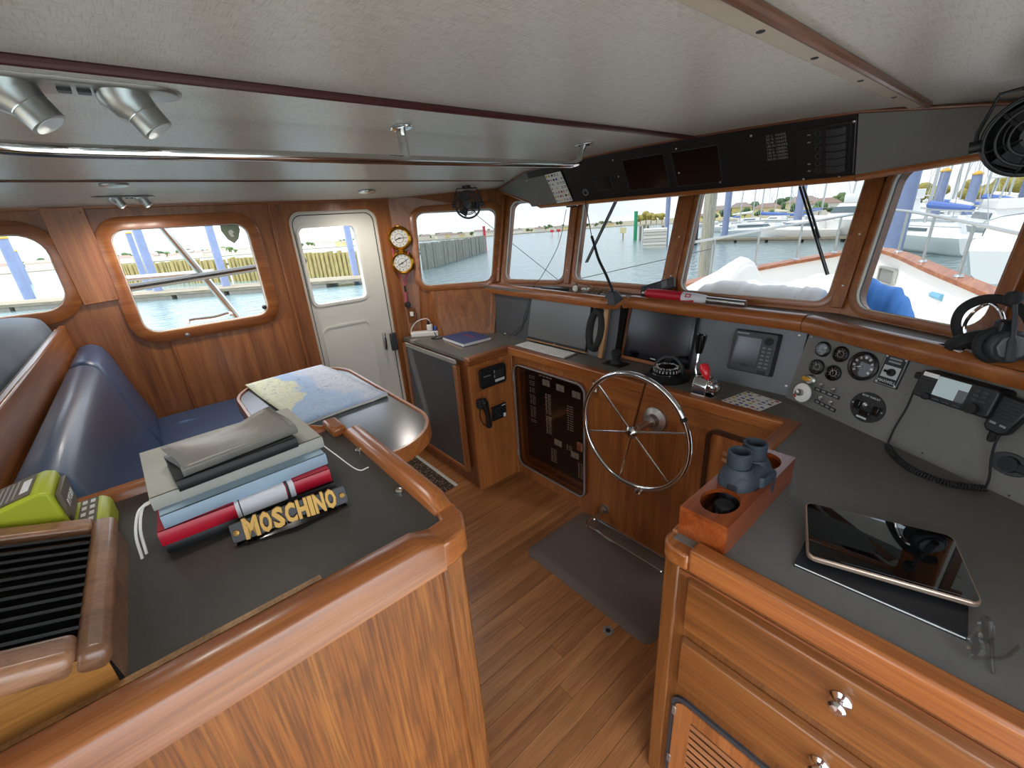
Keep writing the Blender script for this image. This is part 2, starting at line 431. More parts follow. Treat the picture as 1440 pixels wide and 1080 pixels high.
def curve_pts(pts, n=8):
    "Catmull-Rom through pts"
    P = [V(p) for p in pts]; P = [P[0] * 2 - P[1]] + P + [P[-1] * 2 - P[-2]]; out = []
    for i in range(1, len(P) - 2):
        for k in range(n):
            t = k / n; a, b, c, d = P[i - 1:i + 3]
            out.append(.5 * ((2 * b) + (c - a) * t + (2 * a - 5 * b + 4 * c - d) * t * t + (3 * b - a - 3 * c + d) * t ** 3))
    return out + [P[-2]]
def text_mesh(body, size, ext=.0005, align='CENTER', bold=0):
    cu = bpy.data.curves.new('lettering', 'FONT'); cu.body = body; cu.size = size; cu.extrude = ext
    cu.align_x = align; cu.align_y = 'CENTER'; cu.resolution_u = 2; cu.offset = bold
    o = bpy.data.objects.new('lettering', cu); me = bpy.data.meshes.new_from_object(o)
    bpy.data.objects.remove(o); bpy.data.curves.remove(cu); return me
def lettering(body, size, mat, parent, M, ext=.0005, align='CENTER', name='lettering'):
    o = link(name, text_mesh(body, size, ext, align), mat, parent, smooth=0); o.matrix_local = M; return o
def screws(parent, pts, r=.004, mat='steel', name='screw', zdir=None):
    me = None
    for p in pts:
        if me is None:
            o = MB().lathe([(0, .001), (r, 0), (r, .0012), (r * .5, .0022), (0, .0022)], 10).build(name, mat, parent); me = o
        else:
            o = me.copy(); COL.objects.link(o)
        o.matrix_local = p if isinstance(p, Matrix) else Matrix.Translation(p)
# ------------------------------------------------------------------ room shell
class Patch:
    "wall surface between two (possibly raked) corner columns, seen from inside left to right"
    def __init__(s, L, tl, R, tr, zr=1.26):
        s.L, s.tl, s.R, s.tr, s.zr = V((L[0], L[1], 0)), V((tl[0], tl[1], 0)), V((R[0], R[1], 0)), V((tr[0], tr[1], 0)), zr
        s.len = (s.R - s.L).length
    def P(s, u, z):
        a = s.L + s.tl * (z - s.zr); b = s.R + s.tr * (z - s.zr); p = a.lerp(b, u / s.len); p.z = z; return p
    def S(s, u, z, d=0):
        p = s.P(u, z); n = (s.P(u, z + .01) - p).cross(s.P(u + .01, z) - p).normalized()
        if n.dot(V((-1.2, .5, 1.2)) - p) < 0: n = -n
        return p + n * d
    def inv(s, px, py):
        u, z = s.len / 2, 1.5
        for _ in range(30):
            x, y = proj(s.P(u, z)); e = (px - x, py - y)
            a = proj(s.P(u + 1e-3, z)); b = proj(s.P(u, z + 1e-3))
            j = [[(a[0] - x) * 1e3, (b[0] - x) * 1e3], [(a[1] - y) * 1e3, (b[1] - y) * 1e3]]
            dt = j[0][0] * j[1][1] - j[0][1] * j[1][0]
            u += max(-.3, min(.3, (e[0] * j[1][1] - e[1] * j[0][1]) / dt)); z += max(-.3, min(.3, (j[0][0] * e[1] - j[1][0] * e[0]) / dt))
        return u, z
    def frame(s, u, z, d=0):
        return fr(s.S(u, z, d), s.P(u + .01, z) - s.P(u, z), s.P(u, z + .01) - s.P(u, z))
CA, CB, CC, CE, CF_, CG = (-2.9, 1.40), (-2.47, 1.94), (-1.94, 2.10), (-.46, 2.10), (-.02, 1.86), (.43, 1.40)
TA, TB, TCc, TE, TF = (0, 0), (-.15, .32), (0, .2), (.03, .3), (.04, .27)
W_PORT = Patch((-2.9, -1.5), TA, CA, TA)
W_Q = Patch(CA, TA, CB, TB)
W_4 = Patch(CB, TB, CC, TCc)
W_C = Patch(CC, TCc, CE, TE)
W_7 = Patch(CE, TE, CF_, TF)
W_8 = Patch(CF_, TF, CG, TA)
W_STB = Patch(CG, TA, (.43, -1.5), TA)
def ceil_z(x): return 1.955 - .03 * (x + 1.235) ** 2

def rect_px(p, l, r, b, t):
    u0 = p.inv(*l)[0]; u1 = p.inv(*r)[0]; z0 = p.inv(*b)[1]; z1 = p.inv(*t)[1] if isinstance(t, tuple) else t
    return [u0, u1, z0, z1]
R1 = rect_px(W_PORT, (20, 380), (77, 378), (30, 442), (30, 331)); R1[0] = R1[1] - .62
R2 = rect_px(W_PORT, (180, 398), (361, 375), (290, 455), (250, 320))
RD = rect_px(W_PORT, (432, 375), (508, 367), (478, 424), (462, 319))
R3 = rect_px(W_Q, (589, 350), (694, 343), (641, 398), (640, 297))
R4 = rect_px(W_4, (715, 340), (797, 341), (752, 393), 1.80)
R5 = rect_px(W_C, (815, 340), (942, 340), (870, 397), 1.80)
R6 = rect_px(W_C, (972, 335), (1190, 335), (1060, 416), 1.80)
R7 = rect_px(W_7, (1232, 335), (1425, 350), (1270, 444), (1330, 224))
R8 = [.12, W_8.len - .08, 1.32, 1.78]
def grow(R, g): return (R[0] - g, R[1] + g, R[2] - g, R[3] + g)

def window(name, p, R, r, fw, proud=.016, gask=.0045, fmat='trim_x', gmat='window_glass'):
    w_ = struct(name)
    g = rr(*R, r); o = rr(*grow(R, fw), r + fw); o2 = rr(*grow(R, fw - .006), r + fw - .006); gi = rr(*grow(R, gask), r + gask)
    m = MB(); n = len(g)
    # wooden frame: stepped section mapped onto the wall
    rows = [(o, 0), (o, proud * .7), (o2, proud), (gi, proud), (gi, -.012)]
    vs = [p.S(q[0], q[1], d) for L, d in rows for q in L]
    fs = [(k * n + i, k * n + (i + 1) % n, (k + 1) * n + (i + 1) % n, (k + 1) * n + i) for k in range(4) for i in range(n)]
    m.add(vs, fs).build('window_frame', fmat, w_, smooth=50)
    MB().ring(gi, g, -.014, proud * .35, fn=p.S).build('gasket', 'gasket', w_, smooth=50)
    MB().ring(rr(*grow(R, .004), r), rr(*grow(R, -.001), r), -.014, -.009, fn=p.S).build('bead', 'dark_grey', w_, smooth=50)
    k = len(g); vs = [p.S(q[0], q[1], -.0115) for q in g]
    MB().add(vs, [tuple(range(k))]).build('pane', gmat, w_, smooth=0)
    return w_
def wall(name, p, u0, u1, z0, z1, holes, mat, thick=.05):
    n = 1
    outer = [(u0, z0), (u1, z0), (u1, z1), (u0, z1)]
    o = holed(outer, [list(reversed(h)) for h in holes], -thick, 0, fn=p.S).build(name, mat, None, smooth=0, kind='structure')
    return o
DOOR = (W_PORT.inv(405, 380)[0] + .0, 0, .22, 1.818)
yd0, yd1 = .742, 1.302
DR = (yd0 + 1.5, yd1 + 1.5, .2, 1.82)
wall('wall_port', W_PORT, 0, W_PORT.len, 0, 1.90, [rr(*grow(R1, .003), .09), rr(*grow(R2, .003), .06), rr(*DR, .075)], 'teak_z')
wall('wall_port_quarter', W_Q, 0, W_Q.len, 0, 1.90, [rr(*grow(R3, .003), .05)], 'teak_z')
wall('wall_front_port', W_4, 0, W_4.len, 1.1, 1.92, [rr(*grow(R4, .003), .045)], 'trim_x')
wall('wall_front', W_C, 0, W_C.len, 1.1, 1.93, [rr(*grow(R5, .003), .045), rr(*grow(R6, .003), .045)], 'trim_x')
wall('wall_front_starboard', W_7, 0, W_7.len, 1.1, 1.92, [rr(*grow(R7, .003), .06)], 'trim_x')
wall('wall_starboard_quarter', W_8, 0, W_8.len, 0, 1.90, [rr(*grow(R8, .003), .05)], 'teak_z')
wall('wall_starboard', W_STB, 0, 2.9, 0, 1.90, [rr(.68, 1.95, .06, 1.82, .06)], 'teak_z')  # unseen side; wide doorway opened here to let fill daylight in
for nm_, pa_, pb_ in (('wall_bulkhead_port', (-2.5, 2.02), (-1.95, 2.16)), ('wall_bulkhead', (-1.95, 2.16), (-.45, 2.16)), ('wall_bulkhead_starboard', (-.45, 2.16), (.0, 1.92))):
    wall(nm_, Patch(pa_, TA, pb_, TA), 0, Patch(pa_, TA, pb_, TA).len, 0, 1.18, [], 'dark_teak_x')  # unseen backing walls, added to block light leaking in below the dash
MB().bb((.46, -1.6, .0), (1.3, 2.2, .06)).build('side_deck', 'deck_white', smooth=0, kind='structure')  # unseen pale deck, added to bounce daylight up into the room
window('window_1', W_PORT, R1, .09, .062, fmat='trim_y', gmat='window_glass_port')
w2 = window('window_2', W_PORT, R2, .06, .062, fmat='trim_y', gmat='window_glass_port')
window('window_3', W_Q, R3, .05, .045, fmat='trim_y')
window('window_4', W_4, R4, .045, .03, .010)
window('window_5', W_C, R5, .045, .03, .010)
window('window_6', W_C, R6, .045, .03, .010)
window('window_7', W_7, R7, .06, .032, .010)
window('window_8', W_8, R8, .05, .032, .010)
# mullion cover strips on the joints between the front windows
def mull(name, p, u, wd, z0=1.275, z1=1.84, proud=.02, mat='trim_z'):
    t = struct(name)
    vs = [p.S(u + a, z, d) for z in (z0, z1) for a, d in ((-wd, 0), (wd, 0), (wd, proud), (-wd, proud))]
    MB().add(vs, [(0, 1, 2, 3), (4, 7, 6, 5), (0, 4, 5, 1), (1, 5, 6, 2), (2, 6, 7, 3), (3, 7, 4, 0)]).build('cover_strip', mat, t, bevel=.004)
    screws(t, [p.frame(u, z, proud) for z in (1.36, 1.55)], .004)
u56 = (R5[1] + R6[0]) / 2
mull('trim_1', W_4, W_4.len - .004, .02); mull('trim_2', W_C, u56, .03); mull('trim_3', W_C, W_C.len - .012, .022)
mull('trim_4', W_7, W_7.len - .01, .02); mull('trim_5', W_4, .008, .012)
# cornice below the headliner and vertical mouldings on the port wall
t = struct('trim_6'); MB().bb((-2.9, -1.5, 1.862), (-2.885, 1.40, 1.885)).build('cornice', 'trim_y', t, bevel=.004)
t = struct('trim_7'); MB().bb((-2.9, .655, .3), (-2.892, .672, 1.87)).build('moulding', 'trim_z', t, bevel=.003)
t = struct('trim_8'); MB().bb((-2.9, .020, .5), (-2.894, .032, 1.215)).build('moulding', 'trim_z', t, bevel=.003)
t = struct('trim_9'); MB().bb((-2.9, .036, .5), (-2.8965, .652, 1.205)).build('wall_panel', 'teak_z', t)
b_ = struct('trim_10'); MB().prism([(-.262, 1.872), (-.112, 1.872), (-.112, 1.447), (-.245, 1.44)], 0, .018, M=fr((-2.9, 0, 0), (0, 1, 0), (0, 0, 1))).build('wall_board', 'trim_z', b_, bevel=.003)
screws(b_, [fr((-2.881, y, z), (0, 1, 0), (0, 0, 1)) for y, z in ((-.225, 1.46), (-.13, 1.463), (-.24, 1.85), (-.13, 1.85))], .005, 'trim_x', 'plug')
# snap button on the frame of the window over the settee
tag(MB().lathe([(0, 0), (.011, 0), (.011, .004), (.006, .007), (0, .007)], 14, M=W_PORT.frame(*W_PORT.inv(263, 470), .016)).build('canvas_snap', 'steel'), 'metal snap button on the wood frame under the wide port window', 'snap')
tag(MB().lathe([(0, 0), (.013, 0), (.013, .01), (.008, .016), (0, .016)], 16, M=W_PORT.frame(*W_PORT.inv(372, 432), -.009)).build('window_lock', 'black_plastic'), 'round black lock knob in the lower corner of the wide port window', 'lock')
uS, zS = W_PORT.inv(326, 328)
sh = [(x * 1.35, y * 1.35) for x, y in [(-.032, .035), (.032, .035), (.034, .012), (.02, -.022), (0, -.04), (-.02, -.022), (-.034, .012)]]
st = tag(MB().prism(sh, 0, .001, M=W_PORT.frame(uS, zS, -.0105)).build('window_sticker', 'sticker_green', smooth=0), 'grey green shield sticker in the upper corner of the wide port window', 'sticker')
e_ = MB().prism([(-.014, .012), (.002, .02), (.014, .006), (.004, -.004), (.01, -.016), (-.004, -.02), (-.012, -.006)], .001, .0018, M=W_PORT.frame(uS, zS, -.0105)).build('emblem', 'paper', st, smooth=0)

# door in the port wall
d_ = struct('door_1')
DD = (DR[0] + .018, DR[1] - .03, DR[2], DR[3] - .015)
MB().ring(rr(*DR, .075), rr(*grow(DR, -.006), .07), -.06, .004, fn=W_PORT.S).build('door_frame', 'trim_z', d_, smooth=50)
MB().ring(rr(*grow(DR, -.006), .07), rr(*grow(DR, -.024), .06), -.06, -.012, fn=W_PORT.S).build('jamb', 'gasket', d_, smooth=50)
MB().ring(rr(*grow(DR, -.024), .06), rr(*grow(DR, -.029), .055), -.06, -.014, fn=W_PORT.S).build('door_seal', 'black_rubber', d_, smooth=50)
holed(rr(*grow(DR, -.029), .055), [list(reversed(rr(*RD, .035)))], -.055, -.016, fn=W_PORT.S).build('door_leaf', 'door_paint', d_, smooth=0)
MB().ring(rr(*grow(RD, .016), .05), rr(*RD, .035), -.016, -.009, fn=W_PORT.S).build('glazing_bead', 'white_paint', d_, smooth=50)
MB().add([W_PORT.S(q[0], q[1], -.035) for q in rr(*RD, .035)], [tuple(range(28))]).build('pane', 'window_glass_port', d_, smooth=0)
pu0, pz1 = W_PORT.inv(453, 462); pu1 = W_PORT.inv(531, 500)[0]
PR = (pu0, pu1, .35, pz1)
MB().ring(rr(*PR, .05), rr(*grow(PR, -.012), .04), -.016, -.0105, fn=W_PORT.S).build('raised_moulding', 'door_paint', d_, smooth=50)
lk = MB().box((0, 0, .01), (.05, .13, .02), M=W_PORT.frame(*W_PORT.inv(553, 480), .003)).build('lock_case', 'dark_grey', d_, bevel=.008)
MB().box((0, 0, .02), (.02, .125, .025), M=W_PORT.frame(*W_PORT.inv(541, 480), -.012)).build('latch_plate', 'brushed', d_, bevel=.004)
MB().tube([(0, .03, .03), (0, .01, .04), (-.005, -.03, .04), (-.008, -.05, .035)], .006, M=W_PORT.frame(*W_PORT.inv(541, 480), -.012)).build('handle', 'black_plastic', d_)

wall('wall_aft', Patch((-2.9, -1.5), TA, (.43, -1.5), TA), 0, 3.33, 0, 1.9, [rr(1.15, 2.9, .03, 1.86, .05), rr(.2, 1.0, 1.45, 1.85, .05)], 'teak_z')  # unseen wall, added with openings to hold back daylight from astern
# floor with individually laid planks
fl = MB().bb((-2.95, -1.5, -.04), (.48, 2.2, -.012)).build('floor', 'dark_teak_y', smooth=0, kind='structure')
x = -2.3; i = 0
while x < -.05:
    wd = .068
    cuts = [-.7, random.uniform(.1, .9), 1.75]
    for a, b in zip(cuts, cuts[1:]):
        MB().bb((x + .0007, a + .0007, -.012), (x + wd - .0007, b - .0007, 0)).build('plank', 'sole', fl, smooth=0)
    x += wd
MB().bb((-2.95, -1.5, -.012), (-2.3, 1.75, 0)).build('sole_edge', 'sole', fl, smooth=0)
# ceiling: four headliner panels between battens
ce = struct('ceiling')
BAT = [-2.95, -2.28, -.985, -.315, .5]
for k, (a, b) in enumerate(zip(BAT, BAT[1:])):
    m = MB(); n = 10; xs = [a + (b - a) * i / n for i in range(n + 1)]; y0, y1 = -1.5, 2.5
    step = (.0, .004, .0, .003)[k]
    vs = [(x, y, ceil_z(x) + h - step * 0) for h in (0, .05) for y in (y0, y1) for x in xs]; q = n + 1
    fs = []
    for i in range(n):
        fs += [(i, i + 1, q + i + 1, q + i), (2 * q + i, 3 * q + i, 3 * q + i + 1, 2 * q + i + 1), (i, 2 * q + i, 2 * q + i + 1, i + 1), (q + i, q + i + 1, 3 * q + i + 1, 3 * q + i)]
    fs += [(0, q, 3 * q, 2 * q), (n, 2 * q + n, 3 * q + n, q + n)]
    m.add(vs, fs).build('headliner_panel', 'headliner', ce, smooth=60)
def down(x, y, z): return T(x, y, z) @ RX(PI)
zA = ceil_z(-.985)
ba = MB().bb((-1.003, -1.5, zA - .007), (-.977, 1.80, zA)).build('batten', 'gasket', ce, bevel=.002)
MB().tube([(-.978, -1.5, zA - .006), (-.978, 1.80, zA - .006)], .0085, 10).build('edge_bead', 'maroon', ba)
screws(ba, [down(-.993, y, zA - .007) for y in (-.02, .33, .72, 1.08, 1.4, 1.68)], .004)
zB = ceil_z(-2.28)
bb_ = MB().bb((-2.286, -1.5, zB - .006), (-2.274, 1.90, zB)).build('batten', 'dark_teak_y', ce, bevel=.002)
screws(bb_, [down(-2.292, y, zB - .001) for y in (-.1, .12, .4, .75, 1.2, 1.6)], .003)
zR = ceil_z(-.315)
bc = MB().bb((-.338, -1.5, zR - .010), (-.302, 1.82, zR)).build('batten', 'batten_beige', ce, bevel=.003)
MB().tube([(-.296, -1.5, zR - .007), (-.296, 1.82, zR - .007)], .009, 10).build('edge_bead', 'dark_teak_y', bc)
screws(bc, [down(-.322, y, zR - .010) for y in (.75, .97, 1.25, 1.55)], .006, 'dark_grey')

# overhead console above the front windows
oh = thing('overhead_console', 'long black overhead switch console with wood edging above the front windows', 'console')
ZB = 1.752
xl, xr, yt, yb = -1.975, -.455, 1.80, 1.915
PL, PRr = (-2.60, 2.10, ceil_z(-2.6) - .008), (.16, 2.06, ceil_z(.16) - .02)
seg = 12; top = []
for i in range(seg + 1):
    x_ = xl + (xr - xl) * i / seg; z_ = ceil_z(x_) - .002; top.append((x_, yb + (yt - yb) * (z_ - ZB) / (ceil_z(-1.2) - ZB), z_))
bot = [(p[0], yb, ZB) for p in top]; back = [(p[0], 2.16, ZB) for p in top]
m = MB(); n = seg + 1
m.add(top + bot + back, [(i, i + 1, n + i + 1, n + i) for i in range(seg)] + [(n + i, n + i + 1, 2 * n + i + 1, 2 * n + i) for i in range(seg)])
m.build('fascia', 'panel_black', oh, smooth=0)
FA = fr((-1.215, yb, ZB), (1, 0, 0), (0, yt - yb, ceil_z(-1.2) - ZB))
x0f, _ = onf(1206, 200, FA); xpl, _ = onf(790, 260, FA); xpl0, _ = onf(745, 270, FA)
MB().add([top[0], bot[0], PL], [(0, 1, 2)]).add([bot[0], back[0], PL], [(0, 1, 2)]).build('end_panel', 'panel_stbd', oh, smooth=0)
hR = PRr[2] - .06
PR2 = (PRr[0], PRr[1] + .03, hR)
MB().add([top[-1], bot[-1], PR2, PRr], [(0, 1, 2, 3)]).add([bot[-1], back[-1], (PR2[0], PR2[1] + .1, hR)], [(0, 1, 2)]).build('end_panel', 'panel_stbd', oh, smooth=0)
MB().add([tuple(FA @ V(p)) for p in ((xpl0 - .035, .004, .0012), (xpl + .01, .004, .0012), (xpl - .03, .178, .0012), (xpl0 - .07, .170, .0012))], [(0, 1, 2, 3)]).build('metal_cover', 'panel_stbd', oh, smooth=0)
eg = MB().tube([PL, bot[0]], .008); eg.tube([bot[0], bot[-1]], .010); eg.tube([bot[-1], PR2], .012)
eg.build('lower_edging', 'trim_x', oh)
MB().tube([PL] + [(p[0], p[1] - .004, p[2] + .001) for p in top] + [PRr], .006).build('upper_edging', 'dark_teak_x', oh)
scr = []
for px, py in ((741, 254), (1201, 171), (1013, 256), (870, 248), (955, 243), (1130, 252), (1180, 249), (862, 225), (950, 204), (1056, 187), (760, 287)):
    u, v = onf(px, py, FA); scr.append(FA @ T(u, max(.008, min(v, .195)), .001))
screws(oh, scr, .004)
# displays let into the overhead fascia
for (a, b, c, d), nm in (((834, 241, 863, 272), 'switch_panel'), ((874, 217, 943, 268), 'blank_display'), ((943, 206, 1017, 262), 'blank_display')):
    u0, v1 = onf(a, (b + 8), FA); u1, v0 = onf(c, d - 6, FA)
    q = MB().ring(rr(u0, u1, v0, v1, .004, 2), rr(u0 + .003, u1 - .003, v0 + .003, v1 - .003, .003, 2), .0, .0025).build(nm, 'dark_grey', oh, smooth=0); q.matrix_local = FA
    q2 = MB().prism(rr(u0 + .003, u1 - .003, v0 + .003, v1 - .003, .003, 2), 0, .0015).build('glass', 'black_gloss', q, smooth=0)
# printed light list
u, v = onf(1093, 207, FA)
for i, s in enumerate(("22\u00b0 L  WHITE", "30\u00b0 R  WHITE", "72 W  WHITE", "180 IN WHITE", "130 L  GREEN", "180 R  GREEN", "170 W GREEN", "360 IN GREEN")):
    lettering(s, .011, 'text_grey', oh, FA @ T(u - .035, v + .042 - i * .0118, .001), .0002, 'LEFT')
# breaker block with six rockers
u, v = onf(1160, 212, FA)
bk = MB().box((u - .005, v, .002), (.155, .165, .004)).build('breaker_block', 'black_plastic', oh, bevel=.002); bk.matrix_local = FA
for i in range(6):
    vv = v + .062 - i * .0248
    MB().prism([(0, 0), (.055, 0), (.055, .008), (.03, .014), (0, .006)], 0, .0225, M=T(u + .006, vv + .011, .004) @ RX(PI / 2)).build('rocker', 'dark_grey', bk, bevel=.001)
    MB().torus(.0085, .0022, 18, 6, M=T(u - .018, vv, .005)).build('fuse_cap', 'dark_grey', bk)
MB().box((u + .082, v, .003), (.002, .17, .004)).build('end_bar', 'mid_grey', bk)
for i in (0, 1, 4, 5): MB().box((u - .045, v + .062 - i * .0248, .0045), (.009, .004, .001)).build('legend', 'text_grey', bk)
# signal flag card on the overhead
def flag_card(name, label, M, w_, h_, nx, ny, group=None, seed=1):
    rnd = random.Random(seed); t_ = thing(name, label, 'card', M)
    MB().bb((0, 0, 0), (w_, h_, .0012)).build('card', 'paper', t_, smooth=0)
    cols = {k: MB() for k in ('flag_yellow', 'flag_blue', 'flag_red', 'flag_black')}
    cw, ch = w_ / nx, h_ / ny
    for i in range(nx):
        for j in range(ny):
            if rnd.random() < .12: continue
            a, b = (i + .18) * cw, (j + .3) * ch; fw_, fh = cw * .62, ch * .45
            ks = rnd.sample(list(cols), 2); st_ = rnd.randrange(4)
            if st_ == 0: parts = ((ks[0], 0, 1, 0, 1),)
            elif st_ == 1: parts = ((ks[0], 0, .5, 0, 1),)
            elif st_ == 2: parts = ((ks[0], 0, 1, 0, .33), (ks[1], 0, 1, .66, 1))
            else: parts = ((ks[0], .3, .7, 0, 1), (ks[1], 0, .3, .3, .7))
            for c, p0, p1, q0, q1 in parts: cols[c].bb((a + fw_ * p0, b + fh * q0, .0012), (a + fw_ * p1, b + fh * q1, .0016))
    for c, mb in cols.items():
        if mb.v: mb.build('printed_flags', c, t_, smooth=0, kind='stuff')
    return t_
u0, v0 = onf(786, 288, FA); u1, v1 = onf(809, 285, FA); u2, v2 = onf(768, 243, FA)
flag_card('signal_flag_card', 'narrow white signal flag card taped to the black overhead console', FA @ T(u0 - .005, .012, .0016) @ Matrix(((1, -.13, 0, 0), (0, 1, 0, 0), (0, 0, 1, 0), (0, 0, 0, 1))), (u1 - u0), .165, 6, 7, seed=3)
# gooseneck socket on the overhead
u, v = onf(824, 270, FA)
MB().torus(.014, .005, 20, 8, M=FA @ T(u, v, .004)).build('socket', 'mid_grey', oh)
# ---------- ceiling handrail
hr = thing('overhead_handrail', 'long polished steel handrail under the headliner', 'handrail')
xh, zh = -1.2, 1.868
MB().tube(curve_pts([(xh - .01, -.20, ceil_z(xh) - .01), (xh - .008, -.15, zh + .02), (xh, -.09, zh), (xh, .3, zh)], 6) + [(xh, .7, zh), (xh + .02, 1.22, zh)] + curve_pts([(xh + .025, 1.30, zh), (xh + .01, 1.36, zh + .012), (xh - .03, 1.42, zh + .05), (xh - .05, 1.46, ceil_z(xh) - .008)], 5), .0125, 12).build('rail', 'chrome', hr)
for (x, y, kind_) in ((xh - .02, .66, 0), (xh - .055, 1.47, 1)):
    zc = ceil_z(x)
    f_ = MB().prism([(a * .045 * (1 if abs(a) else 1), b * .026) for a, b in [(math.cos(2 * PI * i / 16), math.sin(2 * PI * i / 16)) for i in range(16)]], 0, .008, M=down(x, y, zc)).build('flange', 'chrome', hr, bevel=.003)
    if kind_ == 0:
        MB().tube([(x, y, zc - .004), (x + .008, y - .005, zc - .03), (xh, y - .008, zh)], .013, 10).build('stanchion', 'chrome', hr)
    screws(hr, [down(x + dx, y + .0, zc - .008) for dx in (-.032, .032)], .004)
# ---------- ceiling spotlights
def fill_light(name, loc, energy, parent, kind='SPOT'):  # fill light added inside fittings that look switched off
    l = bpy.data.lights.new(name, kind); l.energy = energy; l.color = (1, .93, .84); l.shadow_soft_size = .02
    if kind == 'SPOT': l.spot_size = 3.1; l.spot_blend = 1
    o = bpy.data.objects.new(name, l); COL.objects.link(o); o.parent = parent; o.location = loc; return o
def spot(M, s=1):
    "snout lamp in local coordinates, ceiling at z = 0, pointing -z"
    k = thing('ceiling_spotlight', '', 'lamp', M)
    MB().prism([(x * 1, y) for x, y in rr(-.045 * s, .045 * s, -.19 * s, .16 * s, .044 * s)], -.007 * s, 0, top=rr(-.05 * s, .05 * s, -.195 * s, .165 * s, .049 * s)).build('backplate', 'brushed', k, bevel=.002)
    for yy in (-.066, .078):
        c = MB().tube([(0, yy * s, 0), (0, yy * s, -.012 * s), (.004 * s, (yy + .008) * s, -.026 * s), (.008 * s, (yy + .018) * s, -.038 * s), (.012 * s, (yy + .032) * s, -.064 * s)], [.042 * s, .041 * s, .034 * s, .027 * s, .0265 * s], 22).build('lamp_head', 'brushed', k)
        MB().tube([(.008 * s, (yy + .018) * s, -.038 * s), (.0082 * s, (yy + .0188) * s, -.0395 * s)], .0285 * s, 22).build('collar', 'steel', c)
        MB().tube([(.0121 * s, (yy + .0322) * s, -.0644 * s), (.0123 * s, (yy + .0328) * s, -.0654 * s)], .0215 * s, 20).build('lens', 'gel', c)
    for yy in (.0, .025): MB().box((.0, yy * s, -.009 * s), (.02 * s, .018 * s, .006 * s)).build('rocker_switch', 'black_plastic', k, bevel=.001)
    return k
k = spot(T(-1.115, -.01, ceil_z(-1.115)) @ RZ(.0)); k['label'] = 'large oval ceiling fitting with two snout spotlights by the handrail'
k2 = dup(k, T(-2.66, .05, ceil_z(-2.66)) @ Matrix.Scale(.62, 4), 'small double spotlight fitting above the wide port window')
for k_, e_ in ((k, 3), (k2, 9)):
    for yy in (-.03, .114): fill_light('fill_glow', (.014, yy, -.076), e_, k_)
pk = tag(MB().lathe([(0, 0), (.05, 0), (.05, -.006), (.036, -.014), (.02, -.016), (0, -.016)], 24, M=T(-2.6, 1.13, ceil_z(-2.6))).build('ceiling_light', 'steel'), 'small round steel ceiling light above the white door', 'lamp')
fill_light('fill_glow', (0, 0, -.03), 12, pk).matrix_local = T(-2.6, 1.13, ceil_z(-2.6) - .03)  # added fill below the round fitting, as in the spotlights
pd = tag(MB().lathe([(0, 0), (.045, 0), (.045, -.006), (.03, -.012), (0, -.012)], 20, M=T(-2.36, .02, ceil_z(-2.36))).build('ceiling_vent', 'brushed'), 'small oval metal plate on the headliner beside the port spotlights', 'vent')
# ------------------------------------------------------------------ helm, nav locker and worktop
ZD, YH, XL, YL = .93, 1.671, -2.06, 1.336
XR, YR = -.42, .82
wt = thing('helm_worktop', 'dark grey laminate worktop running from the nav locker past the wheel to the starboard drawers', 'worktop')
out = [(-2.885, YL + .004), (XL + .02, YL + .004), (XL + .02, YH - .004), (XR - .02, YH - .004), (XR + .0, YH - .03), (XR, YR + .01), (.425, YR + .01), (.425, 1.395), (-.03, 1.85), (-.46, 2.09), (-1.94, 2.09), (-2.46, 1.93), (-2.885, 1.40)]
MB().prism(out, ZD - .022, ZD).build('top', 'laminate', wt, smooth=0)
for nm, a, b, mt in (('edge_trim', (XL - .028, YL, ZD - .045), (XL + .022, YH - .0, ZD + .006), 'trim_y'),
                 ('edge_trim', (XL - .028, YH - .028, ZD - .045), (XR - .0, YH + .02, ZD + .006), 'trim_x'),
                 ('edge_trim', (XR - .035, 1.20, ZD - .045), (XR + .012, YH + .018, ZD + .007), 'trim_y')):
    MB().bb(a, b).build(nm, mt, wt, bevel=.007)
# ---- nav locker (port of the helm)
lk = thing('nav_locker', 'wooden nav locker with a dark drop-front panel beside the white door', 'cabinet')
MB().bb((-2.885, YL + .012, 0), (XL + .0, YH + .1, ZD - .03)).build('body', 'dark_teak_z', lk, smooth=0)
FS = fr((XL, YL, 0), (0, 1, 0), (0, 0, 1))           # starboard side face, u = y - YL
FL = fr((-2.885, YL, 0), (1, 0, 0), (0, 0, 1))       # aft face
MB().bb((0, .0, 0), (YH - YL, ZD - .045, .012), M=FS).build('side_panel', 'helm_z', lk, smooth=0)
a0, a1 = onf(573, 500, FL, .02)[0], onf(641, 540, FL, .02)[0]
MB().bb((a0, .14, .004), (a1, ZD - .05, .022), M=FL).build('drop_front', 'locker_panel', lk, bevel=.002)
MB().bb((a1, .115, .0), (a1 + .035, ZD - .055, .03), M=FL).build('stile', 'teak_z', lk, bevel=.004)
MB().bb((a0 - .05, .115, .0), (a0 - .006, ZD - .03, .026), M=FL).build('stile', 'teak_z', lk, bevel=.004)
MB().bb((a0, .112, .0), (a1 + .03, .138, .026), M=FL).build('rail', 'trim_x', lk, bevel=.004)
hg = MB().bb((a0, ZD - .048, .010), (a1 + .03, ZD - .024, .026), M=FL).build('piano_hinge', 'aluminium', lk, bevel=.003)
MB().tube([(a0, ZD - .022, .022), (a1 + .03, ZD - .022, .022)], .006, M=FL).build('hinge_pin', 'aluminium', hg)
